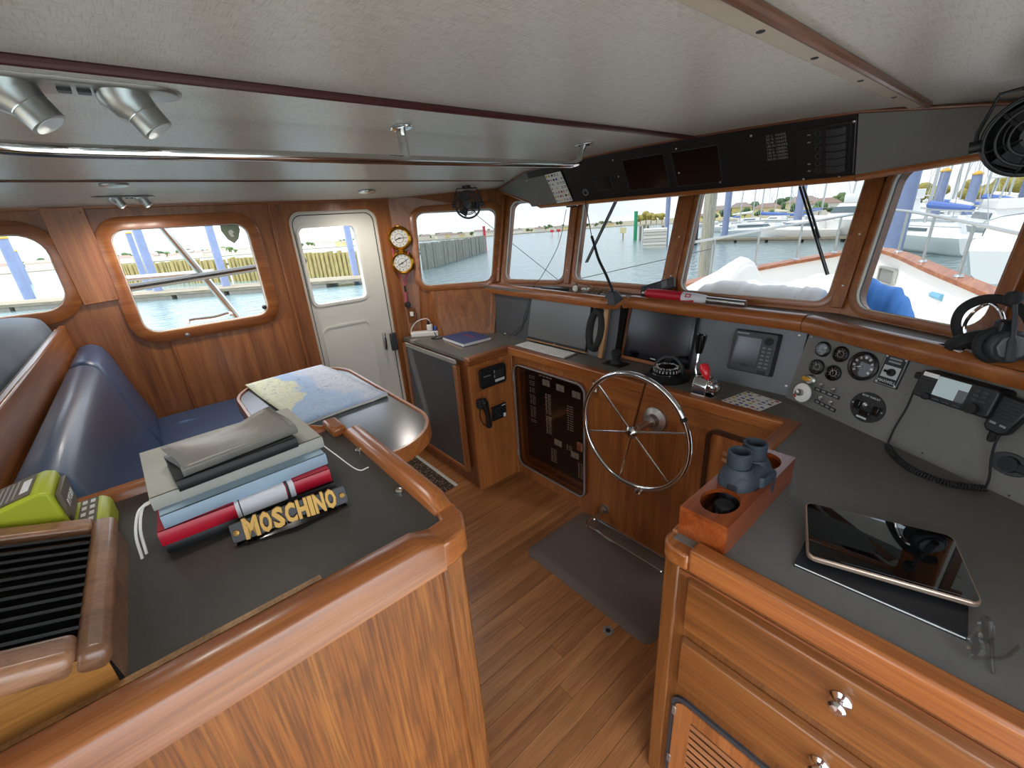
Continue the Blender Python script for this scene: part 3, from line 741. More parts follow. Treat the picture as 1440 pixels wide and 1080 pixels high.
# inset line in the locker top
t_ = MB(); q = [onz(625, 480, ZD), onz(649, 492, ZD), onz(696, 477, ZD), onz(672, 467, ZD)]
c_ = sum(q, V()) / 4
t_.ring([(p.x, p.y) for p in q], [(c_.x + (p.x - c_.x) * .965, c_.y + (p.y - c_.y) * .94) for p in q], ZD + .0002, ZD + .0012).build('inset_line', 'oak_strip', wt, smooth=0)
# ---- two units on the locker side
un = thing('alarm_display_unit', 'black engine alarm display unit set into the nav locker side', 'instrument', FS)
u0, v0 = onf(668, 545, FS); u1, v1 = onf(712, 508, FS); zc = .70
cu, cv = onf(690, 527, FS)
hw, hh = .105, .066
MB().prism(rr(cu - hw, cu + hw, cv - hh, cv + hh, .025), .012, .03).build('housing', 'black_plastic', un, bevel=.004)
MB().prism(rr(cu - hw - .02, cu + hw + .01, cv - hh - .012, cv + hh + .012, .01, 3), .012, .016).build('mount_board', 'trim_y', un, bevel=.001)
MB().bb((cu + .01, cv - .045, .03), (cu + .085, cv - .028, .0308)).build('legend', 'text_white', un, smooth=0)
for i in range(3):
    for j in range(4): MB().bb((cu + .016 + j * .018, cv - .018 + i * .018, .03), (cu + .03 + j * .018, cv - .008 + i * .018, .032)).build('button', 'dark_grey', un, smooth=0)
for i in range(2): MB().bb((cu + .003, cv - .015 + i * .03, .03), (cu + .012, cv + .005 + i * .03, .0308)).build('legend', 'text_grey', un, smooth=0)
MB().bb((cu - .078, cv + .009, .03), (cu - .022, cv + .015, .0306)).build('legend', 'text_grey', un, smooth=0)
un = thing('radio_handset_unit', 'black radio with a hanging telephone handset on the nav locker side', 'radio', FS)
cu, cv = onf(697, 578, FS)
MB().prism(rr(cu - .065, cu + .08, cv - .062, cv + .062, .008, 3), .012, .018).build('mount_board', 'trim_y', un, bevel=.001)
MB().bb((cu - .05, cv - .05, .018), (cu + .068, cv + .05, .03)).build('face', 'black_plastic', un, bevel=.003)
for i, (a, b, r) in enumerate(((-.012, .02, .014), (.02, .015, .012), (-.012, -.022, .013), (.02, -.02, .012))):
    MB().torus(r, .0025, 16, 6, M=T(cu + a, cv + b, .031)).build('dial', 'dark_grey', un)
MB().bb((cu + .04, cv - .045, .03), (cu + .06, cv - .02, .031)).build('sticker', 'paper', un, smooth=0)
MB().bb((cu + .03, cv + .036, .03), (cu + .06, cv + .042, .031)).build('legend', 'text_white', un, smooth=0)
hx, hy = onf(680, 570, FS, .05)
hs = MB().tube([(hx, hy + .035, .045), (hx, hy + .02, .06), (hx + .02, hy - .07, .062), (hx + .03, hy - .13, .055), (hx + .032, hy - .16, .045)], [.022, .026, .016, .018, .02], 10).build('handset', 'black_plastic', un)
MB().box((hx - .01, hy + .01, .04), (.05, .06, .045)).build('cradle', 'black_rubber', un, bevel=.01)
MB().tube(curve_pts([(hx - .012, hy - .03, .03), (hx - .02, hy - .08, .03), (hx, hy - .14, .035), (hx + .02, hy - .15, .04)], 5), .003, 6).build('cord', 'black_rubber', un)
# ---- helm cabinet
hc = thing('helm_cabinet', 'wooden helm cabinet face behind the steering wheel', 'cabinet')
FH = fr((XL, YH, 0), (1, 0, 0), (0, 0, 1))   # u = x - XL, v = z
W = XR - XL
EP = [onf(722, 560, FH)[0], onf(829, 610, FH)[0], .085, .838]
EP[0] = .045; EP[1] = .652
LD = [1.325, 1.60, .20, .815]
holed([(0, 0), (W, 0), (W, ZD - .04), (0, ZD - .04)], [list(reversed(rr(EP[0] + .02, EP[1] - .02, EP[2] + .02, EP[3] - .02, .05)))], -.02, 0, M=FH).build('front_panel', 'helm_z', hc, smooth=0)
MB().bb((.0, .0, -.45), (W, .08, -.02), M=FH).build('plinth', 'dark_teak_x', hc, smooth=0)
MB().bb((0, 0, 0), (.028, ZD - .045, .012), M=FH).build('corner_post', 'helm_z', hc, bevel=.004)
MB().bb((EP[1] + .03, ZD - .16, -.001), (W, ZD - .05, .004), M=FH).build('upper_rail', 'helm_x', hc, bevel=.002)
ep = thing('breaker_panel', 'black electrical breaker panel with white meters behind a smoked door left of the wheel', 'breaker panel', FH)
MB().ring(rr(EP[0] + .006, EP[1] - .006, EP[2] + .006, EP[3] - .006, .05), rr(EP[0] + .02, EP[1] - .02, EP[2] + .02, EP[3] - .02, .05), -.07, -.018).build('recess_side', 'dark_teak_y', ep, smooth=50)
MB().bb((EP[0] + .0, EP[2] + .0, -.07), (EP[1] - .0, EP[3] - .0, -.05)).build('recess_back', 'dark_teak_y', ep, smooth=0)
MB().bb((EP[0] + .05, EP[2] + .065, -.05), (EP[1] - .035, EP[3] - .045, -.038)).build('panel', 'panel_black', ep, smooth=0)
px0, pz1 = EP[0] + .05, EP[3] - .045
def pp(fx, fy): return px0 + fx * (EP[1] - .035 - px0), pz1 - fy * (EP[3] - .11 - EP[2])
for fx, fy in ((.38, .08), (.605, .085), (.85, .10), (.55, .68), (.82, .73)):
    a, b = pp(fx, fy); MB().box((a, b, -.036), (.062, .04, .004)).build('meter', 'panel_white', ep, bevel=.001)
    mt_ = MB().box((a + .005, b - .004, -.0335), (.002, .025, .001), M=None).build('needle', 'flag_black', ep, smooth=0)
rows = MB(); reds = MB(); rnd = random.Random(5)
for fx, f0, f1, n in ((.10, .06, .56, 28), (.37, .20, .62, 24), (.72, .24, .48, 11), (.44, .78, .92, 8), (.88, .80, .97, 9), (.70, .66, .70, 3)):
    for i in range(n):
        fy = f0 + (f1 - f0) * i / max(1, n - 1); a, b = pp(fx, fy)
        if rnd.random() < .1: continue
        rows.box((a, b, -.0365), (.007, .005, .004)); rows.box((a + .012 + .014, b, -.0375), (.022 + .012 * rnd.random(), .0032, .001))
        if rnd.random() < .3 and fy > .2: reds.box((a - .012, b, -.0365), (.006, .005, .003))
rows.build('breaker_rows', 'text_white', ep, smooth=0, kind='stuff'); reds.build('breaker_lamps', 'flag_red', ep, smooth=0, kind='stuff')
a, b = pp(.37, .022)
for q_ in (-.045, -.015, .015, .042): MB().box((a + q_, b, -.0376), (.02, .008, .001)).build('title_mark', 'text_white', ep, smooth=0)
dr_ = MB().ring(rr(*EP, .06), rr(EP[0] + .022, EP[1] - .022, EP[2] + .022, EP[3] - .022, .045), .0, .014).build('door_frame', 'dark_teak_y', ep, smooth=50)
MB().prism(rr(EP[0] + .008, EP[1] - .008, EP[2] + .008, EP[3] - .008, .055), .014, .019).build('smoked_door', 'smoked', ep, smooth=0)
MB().ring(rr(EP[0] + .006, EP[1] - .006, EP[2] + .006, EP[3] - .006, .056), rr(EP[0] + .011, EP[1] - .011, EP[2] + .011, EP[3] - .011, .052), .013, .0215).build('door_edge', 'acrylic_grey', ep, smooth=50)
for v in (.18, .73): MB().box((EP[0] + .004, v, .022), (.012, .05, .008)).build('hinge', 'brushed', ep, bevel=.002)
u, v = onf(817, 628, FH, .02)
lb = MB().box((u, v, .026), (.045, .05, .014)).build('latch_block', 'dark_teak_x', ep, bevel=.003)
MB().tube([(u - .004, v, .033), (u - .004, v + .004, .045), (u - .002, v + .016, .047)], .004, 8).build('latch', 'chrome', lb)
MB().bb((u + .014, v - .02, .031), (u + .022, v + .02, .036)).build('keeper', 'steel', lb)
for p in ((.012, .012), (.985, .012), (.985, .985), (.012, .985)): screws(ep, [T(*pp(*p), -.038)], .004, 'brass')
# switch plate
u, v = onf(838, 546, FH)
sw = thing('rocker_switch_plate', 'small wood switch plate with a white rocker above the wheel on the helm face', 'switch', FH @ T(u, v, 0))
MB().box((0, 0, .004), (.045, .085, .008)).build('plate', 'drawer_z', sw, bevel=.002)
MB().box((.0, .008, .01), (.026, .05, .006)).build('rocker', 'white_plastic', sw, bevel=.003)
screws(sw, [T(0, -.03, .008)], .003, 'brass')
# louvred locker door on the helm face
ld = thing('louvred_locker_door', 'louvred wooden locker door with a rounded rim on the helm face behind the binocular box', 'door', FH)
MB().ring(rr(*LD, .045), rr(LD[0] + .018, LD[1] - .018, LD[2] + .018, LD[3] - .018, .03), 0, .022).build('rim', 'walnut', ld, smooth=50)
MB().prism(rr(LD[0] + .018, LD[1] - .018, LD[2] + .018, LD[3] - .018, .03), .0, .008).build('leaf', 'helm_y', ld, smooth=0)
for i in range(14):
    v = LD[2] + .09 + i * .032
    MB().prism([(.0, 0), (.004, .02), (.014, .006), (.012, 0)], LD[0] + .075, LD[1] - .05, M=T(0, v, .006) @ Matrix(((0, 0, 1, 0), (0, 1, 0, 0), (1, 0, 0, 0), (0, 0, 0, 1)))).build('louvre', 'helm_x', ld, smooth=30)
# ---- steering wheel
WC = V((-.988, 1.478, .77)); WR = .272
sw = thing('steering_wheel', 'large polished steel steering wheel with six spokes', 'steering wheel', fr(WC, (1, 0, 0), (0, .02, 1)))
rim = MB().torus(WR, .0125, 72, 12).build('rim', 'chrome', sw)
MB().tube([(WR * math.cos(a), WR * math.sin(a), 0) for a in (.50, .53, .56)], .0133, 12).build('king_spoke_wrap', 'black_rubber', rim)
for i in range(6):
    a = math.radians(18 + 60 * i); MB().tube([(.02 * math.cos(a), .02 * math.sin(a), 0), (WR * math.cos(a), WR * math.sin(a), 0)], .0055, 10).build('spoke', 'chrome', sw)
MB().lathe([(0, -.03), (.024, -.03), (.028, -.01), (.028, .012), (.016, .022), (.014, .03), (0, .032)], 20).build('hub', 'chrome', sw)
MB().tube([(0, 0, -.02), (0, 0, -.17)], .017, 14).build('shaft', 'steel', sw)
MB().lathe([(0, -.192), (.062, -.192), (.06, -.178), (.034, -.165), (.03, -.14), (0, -.14)], 28).build('flange', 'brushed', sw)
MB().lathe([(0, 0), (.014, .003), (.019, .016), (.017, .03), (.008, .036), (0, .037)], 16, M=T(WR * math.cos(-1.33), WR * math.sin(-1.33) - .012, .0) ).build('spinner_knob', 'chrome', sw)
# ---- foot rail
ft = thing('foot_rail', 'bent steel tube foot rail at the base of the helm', 'foot rail')
zf = .10; p0 = onz(834, 722, zf); p1 = onz(938, 792, zf); q0 = onz(828, 738, zf); q1 = onz(918, 798, zf)
zf = .07; ps_ = [onz(*q, zf) for q in ((834, 723), (937, 792), (828, 739), (916, 798))]; yi = (ps_[0].y + ps_[1].y) / 2; yo = (ps_[2].y + ps_[3].y) / 2
yi = min(yi, YH - .02); yo = min(yo, yi - .07)
loop = rr(p0.x, p1.x + .02, yo, yi, .04, 6)
MB().tube([(a, b, zf) for a, b in loop], .0095, 10, closed=True).build('tube', 'chrome', ft)
for x in (p0.x + .012, p1.x - .01):
    MB().lathe([(0, 0), (.03, 0), (.03, .006), (.014, .012), (.013, .03), (0, .03)], 18, M=fr((x, YH + .001, zf + .02), (1, 0, 0), (0, 0, 1))).build('bracket', 'steel', ft); MB().tube([(x, YH - .02, zf + .02), (x, yi, zf)], .009, 8).build('arm', 'chrome', ft)
# ---- floor mat, floor socket, rug
mt = tag(MB().loft([[(x, y, z) for x, y in rr(-1.425 + i, -.655 - i, 1.165 + i, 1.655 - i, .05 - i * .5)] for z, i in ((0.0005, 0), (.004, .001), (.017, .035), (.018, .045))]).build('floor_mat', 'mat_rubber', smooth=50), 'dark brown anti-fatigue mat on the floor below the wheel', 'mat')
c = onz(855, 887, 0)
fs_ = thing('floor_socket', 'round steel floor socket beside the brown mat', 'floor socket', T(c.x, c.y, 0))
MB().lathe([(.011, .0), (.024, .0), (.024, .002), (.011, .003)], 24).build('ring', 'brushed', fs_); MB().lathe([(0, .0005), (.011, .0005), (.011, .0012), (0, .0012)], 18).build('hole', 'black_rubber', fs_)
screws(fs_, [T(.018 * math.cos(a), .018 * math.sin(a), .002) for a in (.5, 2.6, 4.7)], .002, 'dark_grey')
rg = thing('small_rug', 'small dark patterned rug with pale fringe by the nav locker', 'rug')
qs = [onz(615, 696, 0), onz(640, 684, 0), onz(597, 646, 0)]
a = V((-2.215, 1.09, 0)); MB().bb((-2.85, 1.075, .0005), (-2.215, 1.235, .007)).build('pile', 'rug', rg, bevel=.002)
fm = MB()
for i in range(60): fm.bb((-2.845 + i * .0105, 1.235, .001), (-2.845 + i * .0105 + .006, 1.262, .004))
fm.build('fringe', 'rope_white', rg, smooth=0, kind='stuff')
# ------------------------------------------------------------------ dash
FP = fr((-2.545, 1.85, ZD), (1, 0, 0), (0, .06, .28))      # port dash face
FC = fr((-1.372, 1.92, ZD), (1, 0, 0), (0, .065, .275))    # centre
sd = V((.965, -.505, 0)).normalized()
FSB = fr((-.537, 1.905, ZD), sd, V((.03, .055, .275)))     # starboard
HP = .295
dh = thing('dash_console', 'dark instrument dash with wooden coaming below the front windows', 'console')
Wp = 1.17
MB().bb((0, 0, -.015), (Wp, HP, 0), M=FP).build('port_face', 'locker_panel', dh, smooth=0)
MB().add([(-1.373, 1.86, ZD), (-1.373, 1.935, ZD), (-1.373, 2.0, 1.225), (-1.373, 1.9, 1.225)], [(0, 1, 2, 3)]).build('return_panel', 'panel_black', dh, smooth=0)
MB().bb((0, 0, -.015), (.850, HP + .03, 0), M=FC).build('centre_face', 'panel_grey', dh, smooth=0)
MB().bb((0, 0, -.015), (1.08, HP + .012, 0), M=FSB).build('starboard_face', 'panel_stbd', dh, smooth=0)
ZS = 1.262
MB().prism([(-2.55, 1.86), (-1.40, 1.86), (-1.37, 1.965), (-.52, 1.945), (.41, 1.475), (.42, 1.41), (-.02, 1.86), (-.46, 2.10), (-1.94, 2.10), (-2.47, 1.94)], ZS - .02, ZS - .006).build('shelf', 'laminate', dh, smooth=0)
def coam(pts, name='coaming', mat='trim_x', h=.064, d=.052):
    "rounded wooden nosing along a plan polyline, front edge on pts"
    pr = [(0, .012), (.006, .002), (.02, 0), (d, 0), (d, h), (.02, h), (.005, h - .012), (0, h - .026)]
    rings = []; P = [V((p[0], p[1], 0)) for p in pts]
    for i, p in enumerate(P):
        t1 = (P[min(i + 1, len(P) - 1)] - P[max(i - 1, 0)]).normalized(); nrm = V((-t1.y, t1.x, 0))
        rings.append([p + nrm * a + V((0, 0, ZS - h + b + .008)) for a, b in pr])
    return MB().loft(rings).build(name, mat, dh, smooth=50)
coam([(-2.55, 1.865), (-1.47, 1.85)]); coam([(-1.468, 1.85), (-1.43, 1.853), (-1.395, 1.875), (-1.375, 1.91), (-1.355, 1.94)], mat='trim_y')
coam([(-1.358, 1.938), (-.532, 1.912)]); coam([(-.530, 1.911), (.44, 1.43)], mat='trim_x')
# strip of oak beside the speaker, wall-side screws
u, v = onf(851, 470, FP)
MB().bb((u - .016, .0, 0), (u + .016, HP - .02, .022), M=FP).build('oak_post', 'oak_strip', dh, bevel=.003)
screws(dh, [FP @ T(.008, .06, 0), FP @ T(.008, .24, 0), FC @ T(.822, .255, 0), FC @ T(.822, .04, 0), FSB @ T(.012, .262, 0)], .005)
# ---- port monitor
u0, v0 = onf(741, 477, FP); u1, v1 = onf(830, 428, FP)
mo = thing('flat_monitor', 'wide blank grey flat monitor on the port end of the dash', 'monitor', FP)
u0 = .485; u1 = .985
MB().bb((u0, .012, 0), (u1, HP - .005, .022)).build('housing', 'black_plastic', mo, bevel=.002)
MB().bb((u0 + .004, .03, .022), (u1 - .004, HP - .008, .0235)).build('screen', 'screen_matte', mo, smooth=0)
MB().bb((u0, .008, 0), (u1 + .005, .016, .03)).build('ledge', 'oak_strip', mo, bevel=.001)
MB().box(((u0 + u1) / 2, .02, .0228), (.02, .004, .001)).build('badge', 'text_grey', mo, smooth=0)
# ---- speaker with an oval black surround
u, v = onf(838.5, 464, FP, .01)
sp = thing('oval_speaker', 'oval black speaker surround beside the oak strip on the dash', 'speaker', FP @ T(u, v, 0))
MB().bb((-.085, -v + .004, 0), (.075, HP - v - .006, .006)).build('baffle', 'panel_grey', sp, smooth=0)
MB().torus(.1, .024, 48, 12, M=T(0, 0, .014), sx=.42, sy=1.02).build('surround', 'black_rubber', sp)
MB().prism(ell(0, 0, .034, .09), .006, .012).build('cone', 'grey_inset', sp)
# ---- centre monitor
mo = thing('black_monitor', 'black framed flat monitor in the middle of the dash behind the compass', 'monitor', FC)
MB().bb((.028, .022, 0), (.40, HP - .012, .03)).build('housing', 'black_gloss', mo, bevel=.004)
MB().bb((.052, .05, .03), (.385, HP - .025, .0312)).build('screen', 'screen', mo, smooth=0)
MB().box((.21, .034, .0308), (.03, .005, .001)).build('badge', 'text_white', mo, smooth=0)
MB().bb((.015, .0, 0), (.405, .02, .028)).build('ledge', 'trim_x', mo, bevel=.003)
MB().bb((.005, .0, 0), (.022, HP - .01, .02)).build('side_strip', 'dark_teak_y', mo, bevel=.002)
# ---- plotter
c4 = [onf(x, y, FC, .03) for x, y in ((1034, 462), (1097, 472), (1083, 530), (1020, 517))]
cu = sum(p[0] for p in c4) / 4; cv = sum(p[1] for p in c4) / 4
pl = thing('chart_plotter', 'square grey radar plotter with keypad on the dash right of the throttle', 'plotter', FC @ T(cu, cv, 0))
MB().prism(rr(-.095, .095, -.093, .093, .008, 3), 0, .034, top=rr(-.088, .088, -.088, .088, .008, 3)).build('housing', 'dark_grey', pl, bevel=.003)
MB().bb((-.074, -.062, .034), (.03, .062, .0352)).build('screen', 'screen', pl, smooth=0)
MB().lathe([(0, .034), (.017, .034), (.016, .039), (0, .039)], 20, M=T(.058, .055, 0)).build('cursor_pad', 'black_rubber', pl)
for i in range(6):
    for j in range(2): MB().box((.046 + j * .022, .026 - i * .0165, .0355), (.014, .008, .004)).build('key', 'mid_grey', pl, bevel=.001)
MB().box((.055, -.078, .0355), (.034, .012, .003)).build('key', 'black_rubber', pl, bevel=.001)
MB().box((-.05, .077, .0343), (.05, .006, .0008)).build('badge', 'text_grey', pl, smooth=0)
# ---- counter things: keyboard, joystick, compass, throttle, flag card
k0 = onz(733, 486, ZD); k1 = onz(804, 507, ZD)
ang = math.atan2(k1.y - k0.y, k1.x - k0.x)
kb = thing('keyboard', 'slim white computer keyboard on the worktop edge under the port monitor', 'keyboard', T(-2.035, 1.70, ZD) @ RZ(-.0))
MB().bb((0, 0, 0), (.43, .112, .008)).build('base', 'aluminium', kb, bevel=.002)
first = None
for j in range(5):
    for i in range(16):
        if first is None: first = MB().box((0, 0, .0095), (.0225, .017, .003)).build('key', 'white_plastic', kb, bevel=.001); o = first
        else: o = first.copy(); COL.objects.link(o)
        o.location = (.02 + i * .026, .015 + j * .0205, 0)
j0 = onz(866, 512, ZD)
js = thing('joystick', 'short black joystick on a flat base beside the oak strip', 'joystick', T(j0.x - .0, j0.y, ZD))
MB().bb((-.06, -.05, 0), (.06, .04, .006)).build('base', 'black_plastic', js, bevel=.003)
MB().lathe([(0, .006), (.03, .006), (.026, .02), (.02, .025), (.02, .05), (.026, .055), (.026, .072), (.02, .078), (0, .078)], 18).build('stick', 'black_rubber', js)
c0 = onz(937, 531, ZD)
cp = thing('ship_compass', 'black domed ship compass on the worktop behind the wheel', 'compass', T(c0.x, c0.y, ZD))
MB().lathe([(0, 0), (.105, 0), (.107, .012), (.09, .022), (.08, .03), (0, .03)], 32).build('base', 'black_plastic', cp)
MB().lathe([(0, .03), (.06, .03), (.062, .045), (.056, .056), (0, .060)], 28).build('card', 'panel_black', cp)
mk = MB()
for i in range(24):
    a = i * PI / 12; mk.box((0, .048, .0575), (.004 if i % 3 else .008, .008 if i % 3 else .016, .004), M=RZ(a)); mk.box((0, .0615, .045), (.004, .003, .012), M=RZ(a))
mk.build('card_marks', 'text_white', cp, smooth=0, kind='stuff')
MB().lathe([(.074, .03), (.070, .046), (.056, .062), (.03, .074), (0, .078)], 32).build('dome', 'clear_glass', cp)
MB().torus(.072, .007, 36, 8, M=T(0, 0, .032)).build('bezel', 'black_gloss', cp)
MB().prism([(.08 * math.cos(a), .08 * math.sin(a)) for a in [i * PI / 12 for i in range(13)]] + [(.068 * math.cos(a), .068 * math.sin(a)) for a in [i * PI / 12 for i in range(12, -1, -1)]], -.012, .012, M=T(0, .015, .025) @ RX(PI / 2 - .35)).build('hood', 'black_plastic', cp, smooth=50)
t0 = onz(984, 556, ZD)
th = thing('throttle_control', 'chrome twin lever engine control with red and black knobs', 'throttle', T(t0.x, t0.y + .02, ZD))
MB().prism([(-.042, 0), (.055, 0), (.06, .03), (.045, .068), (.012, .088), (-.02, .08), (-.04, .05)], -.032, .032, M=Matrix(((0, 0, 1, 0), (1, 0, 0, 0), (0, 1, 0, 0), (0, 0, 0, 1)))).build('body', 'chrome', th, bevel=.004)
MB().lathe([(0, 0), (.034, 0), (.034, .012), (.02, .018), (0, .018)], 20, M=T(.032, .006, .045) @ RY(PI / 2)).build('side_cap', 'chrome', th)
MB().bb((-.05, -.07, 0), (.055, .085, .005)).build('base_plate', 'chrome', th, bevel=.002)
MB().lathe([(0, 0), (.036, 0), (.04, .03), (.03, .04), (0, .042)], 20, M=T(.034, .01, .036) @ RY(PI / 2) @ Matrix.Scale(.8, 4)).build('side_housing', 'chrome', th)
MB().tube([(-.036, .015, .05), (-.05, .02, .1), (-.052, .04, .17)], .006, 10).build('lever', 'chrome', th)
MB().tube([(-.052, .04, .165), (-.0525, .043, .18), (-.053, .05, .215), (-.053, .055, .245), (-.053, .056, .25)], [.012, .016, .021, .024, .016], 12).build('knob', 'black_gloss', th)
l2 = MB().tube([(.042, .005, .05), (.03, -.02, .085), (.01, -.01, .112)], .005, 8).build('lever', 'chrome', th)
MB().tube([(.028, -.02, .082), (.022, -.022, .094), (.008, -.014, .118), (-.004, -.004, .132), (-.008, .0, .136)], [.007, .014, .021, .018, .008], 12).build('knob', 'lever_red', th)
f0 = onz(1017, 563, ZD + .001); f1 = onz(1067, 581, ZD + .001); f3 = onz(1047, 548, ZD + .001)
flag_card('signal_flag_sheet', 'white signal flag sheet lying flat on the worktop by the plotter', T(f0.x - .005, f0.y - .005, ZD) @ RZ(math.atan2(f1.y - f0.y, f1.x - f0.x)), .15, .17, 6, 7, seed=9)
# ------------------------------------------------------------------ starboard dash instruments
def gauge(px, py, r, label, needle, big=False):
    u, v = onf(px, py, FSB, .006); g = thing('engine_gauge', label, 'gauge', FSB @ T(u, v, 0), group='round engine gauges')
    MB().lathe([(r * .8, .0), (r, .0), (r * 1.02, .008), (r * .9, .012), (r * .8, .009)], 32).build('bezel', 'black_plastic', g)
    MB().lathe([(0, 0.003), (r * .82, .003), (r * .82, .004), (0, .004)], 28).build('dial', 'black_gloss' if not big else 'dark_grey', g)
    mk = MB(); n = 9 if not big else 9
    for i in range(n):
        a = math.radians(215 - 250 * i / (n - 1)); mk.box((r * .62, 0, .0045), (r * (.16 if not big else .17), r * .07 if not big else r * .14, .001), M=RZ(a))
    if not big: mk.torus(r * .4, r * .06, 20, 4, M=T(0, 0, .004))
    mk.build('dial_marks', 'text_grey' if not big else 'text_white', g, smooth=0, kind='stuff')
    MB().prism([(-r * .12, -r * .05), (r * .62, -r * .012), (r * .62, r * .012), (-r * .12, r * .05)], .005, .006, M=RZ(math.radians(needle))).build('needle', 'text_white', g, smooth=0)
    MB().lathe([(0, .004), (r * .12, .004), (r * .1, .008), (0, .008)], 12).build('pivot', 'black_plastic', g)
    MB().lathe([(0, .0095), (r * .84, .0095), (r * .84, .0098), (0, .0098)], 24).build('cover_glass', 'clear_glass', g)
    return g
gauge(1157, 491, .029, 'upper of the two left small round gauges on the starboard dash', 40)
gauge(1181.5, 498, .029, 'small round gauge just left of the rev counter, upper row', 135)
gauge(1148, 516, .029, 'small round gauge above the white dial, lowest on the left', 120)
gauge(1171, 524.5, .029, 'small round gauge of the lower row below and left of the rev counter', 120)
gauge(1213, 515, .05, 'large round rev counter on the starboard dash', 200, True)
u, v = onf(1254.5, 522, FSB)
mx_ = thing('windlass_switch', 'black framed windlass switch plate right of the rev counter', 'switch', FSB @ T(u, v, 0))
MB().bb((-.037, -.052, 0), (.037, .052, .005)).build('plate', 'black_plastic', mx_, bevel=.001)
MB().ring(rr(-.034, .034, -.049, .049, .002, 2), rr(-.032, .032, -.047, .047, .002, 2), .005, .0055).build('border', 'text_grey', mx_, smooth=0)
MB().bb((-.026, -.024, .005), (.026, .016, .0055)).build('label_field', 'panel_white', mx_, smooth=0)
MB().lathe([(0, .005), (.013, .005), (.012, .012), (0, .012)], 14, M=T(.004, -.004, 0)).build('switch_boot', 'black_rubber', mx_)
MB().tube([(.004, -.004, .01), (-.012, -.002, .02)], .004, 8).build('toggle', 'black_gloss', mx_)
lettering('MAXWELL', .0125, 'text_white', mx_, T(0, -.037, .0052), .0002)
for q_ in (.040, .029): MB().box((0, q_, .0053), (.038, .006, .0006)).build('legend', 'text_grey', mx_, smooth=0)
screws(mx_, [T(a, b, .005) for a in (-.029, .029) for b in (-.044, .044)], .003)
u, v = onf(1220.5, 573, FSB)
bt = thing('bow_thruster_switch', 'oval black thruster switch plate with toggle below the rev counter', 'switch', FSB @ T(u, v, 0))
MB().prism(ell(0, 0, .058, .052), 0, .005).build('plate', 'black_plastic', bt, bevel=.001)
lettering('BOW THRUST', .0095, 'text_white', bt, T(0, .037, .0052), .0002); MB().box((-.004, -.039, .0053), (.034, .006, .0006)).build('legend', 'text_white', bt, smooth=0)
MB().bb((-.042, -.016, .005), (-.022, .014, .012)).build('arrow_button', 'black_gloss', bt, bevel=.002)
MB().bb((.022, -.016, .005), (.042, .014, .012)).build('arrow_button', 'black_gloss', bt, bevel=.002)
MB().bb((-.016, -.03, .005), (.018, -.014, .01)).build('rocker', 'black_gloss', bt, bevel=.002)
MB().lathe([(0, .005), (.012, .005), (.009, .016), (.008, .02), (0, .022)], 14, M=T(0, .008, 0)).build('toggle_boot', 'steel', bt)
screws(bt, [T(-.05, 0, .005), T(.05, 0, .005)], .003)
# white dial, key switch and toggle strips
u, v = onf(1127, 552, FSB, .03)
wd = thing('white_dial_control', 'white round dial with a steel centre knob at the corner of the starboard dash', 'dial', FSB @ T(u, v, 0))
MB().lathe([(0, .0), (.012, .0), (.012, .022), (.036, .022), (.038, .026), (.036, .03), (.012, .032), (0, .032)], 30).build('disc', 'white_plastic', wd)
MB().lathe([(0, .03), (.012, .03), (.014, .045), (.010, .054), (0, .056)], 18).build('knob', 'steel', wd)
MB().prism([(-.030 , -.018), (-.018, -.028), (-.014, -.022), (-.025, -.013)], .031, .0325).build('red_mark', 'flag_red', wd, smooth=0)
u, v = onf(1138, 534, FSB, .01)
ks = thing('ignition_key', 'steel ignition lock with a key above the white dial', 'key switch', FSB @ T(u, v, 0))
MB().lathe([(0, 0), (.022, 0), (.022, .006), (.015, .012), (0, .012)], 20).build('barrel', 'steel', ks)
MB().prism(rr(-.03, .004, -.009, .009, .006, 3), .012, .016).build('key', 'brass', ks, bevel=.001)
for (pa, pb, nm) in (((1146, 546), (1181, 560), 'toggle switch strip under the small gauges, upper'), ((1146, 563), (1175, 578), 'toggle switch strip by the white dial, lower')):
    a = onf(*pa, FSB); b = onf(*pb, FSB); L = math.hypot(b[0] - a[0], b[1] - a[1]); an = math.atan2(b[1] - a[1], b[0] - a[0])
    ts = thing('toggle_strip', 'black label strip with ' + nm, 'switch', FSB @ T(a[0], a[1], 0) @ RZ(an))
    MB().bb((0, -.007, 0), (L, .007, .002)).build('strip', 'black_plastic', ts, smooth=0)
    for i in range(4):
        MB().bb((L * (.06 + i * .24), -.003, .002), (L * (.06 + i * .24) + L * .15, .003, .0023)).build('legend', 'text_grey', ts, smooth=0)
    for f_ in (.25, .72):
        MB().lathe([(0, 0), (.010, 0), (.008, .008), (0, .009)], 12, M=T(L * f_, .02, 0)).build('toggle_nut', 'chrome', ts)
        MB().tube([(L * f_, .02, .006), (L * f_ + .006, .026, .022)], [.003, .005], 8).build('toggle', 'chrome', ts)
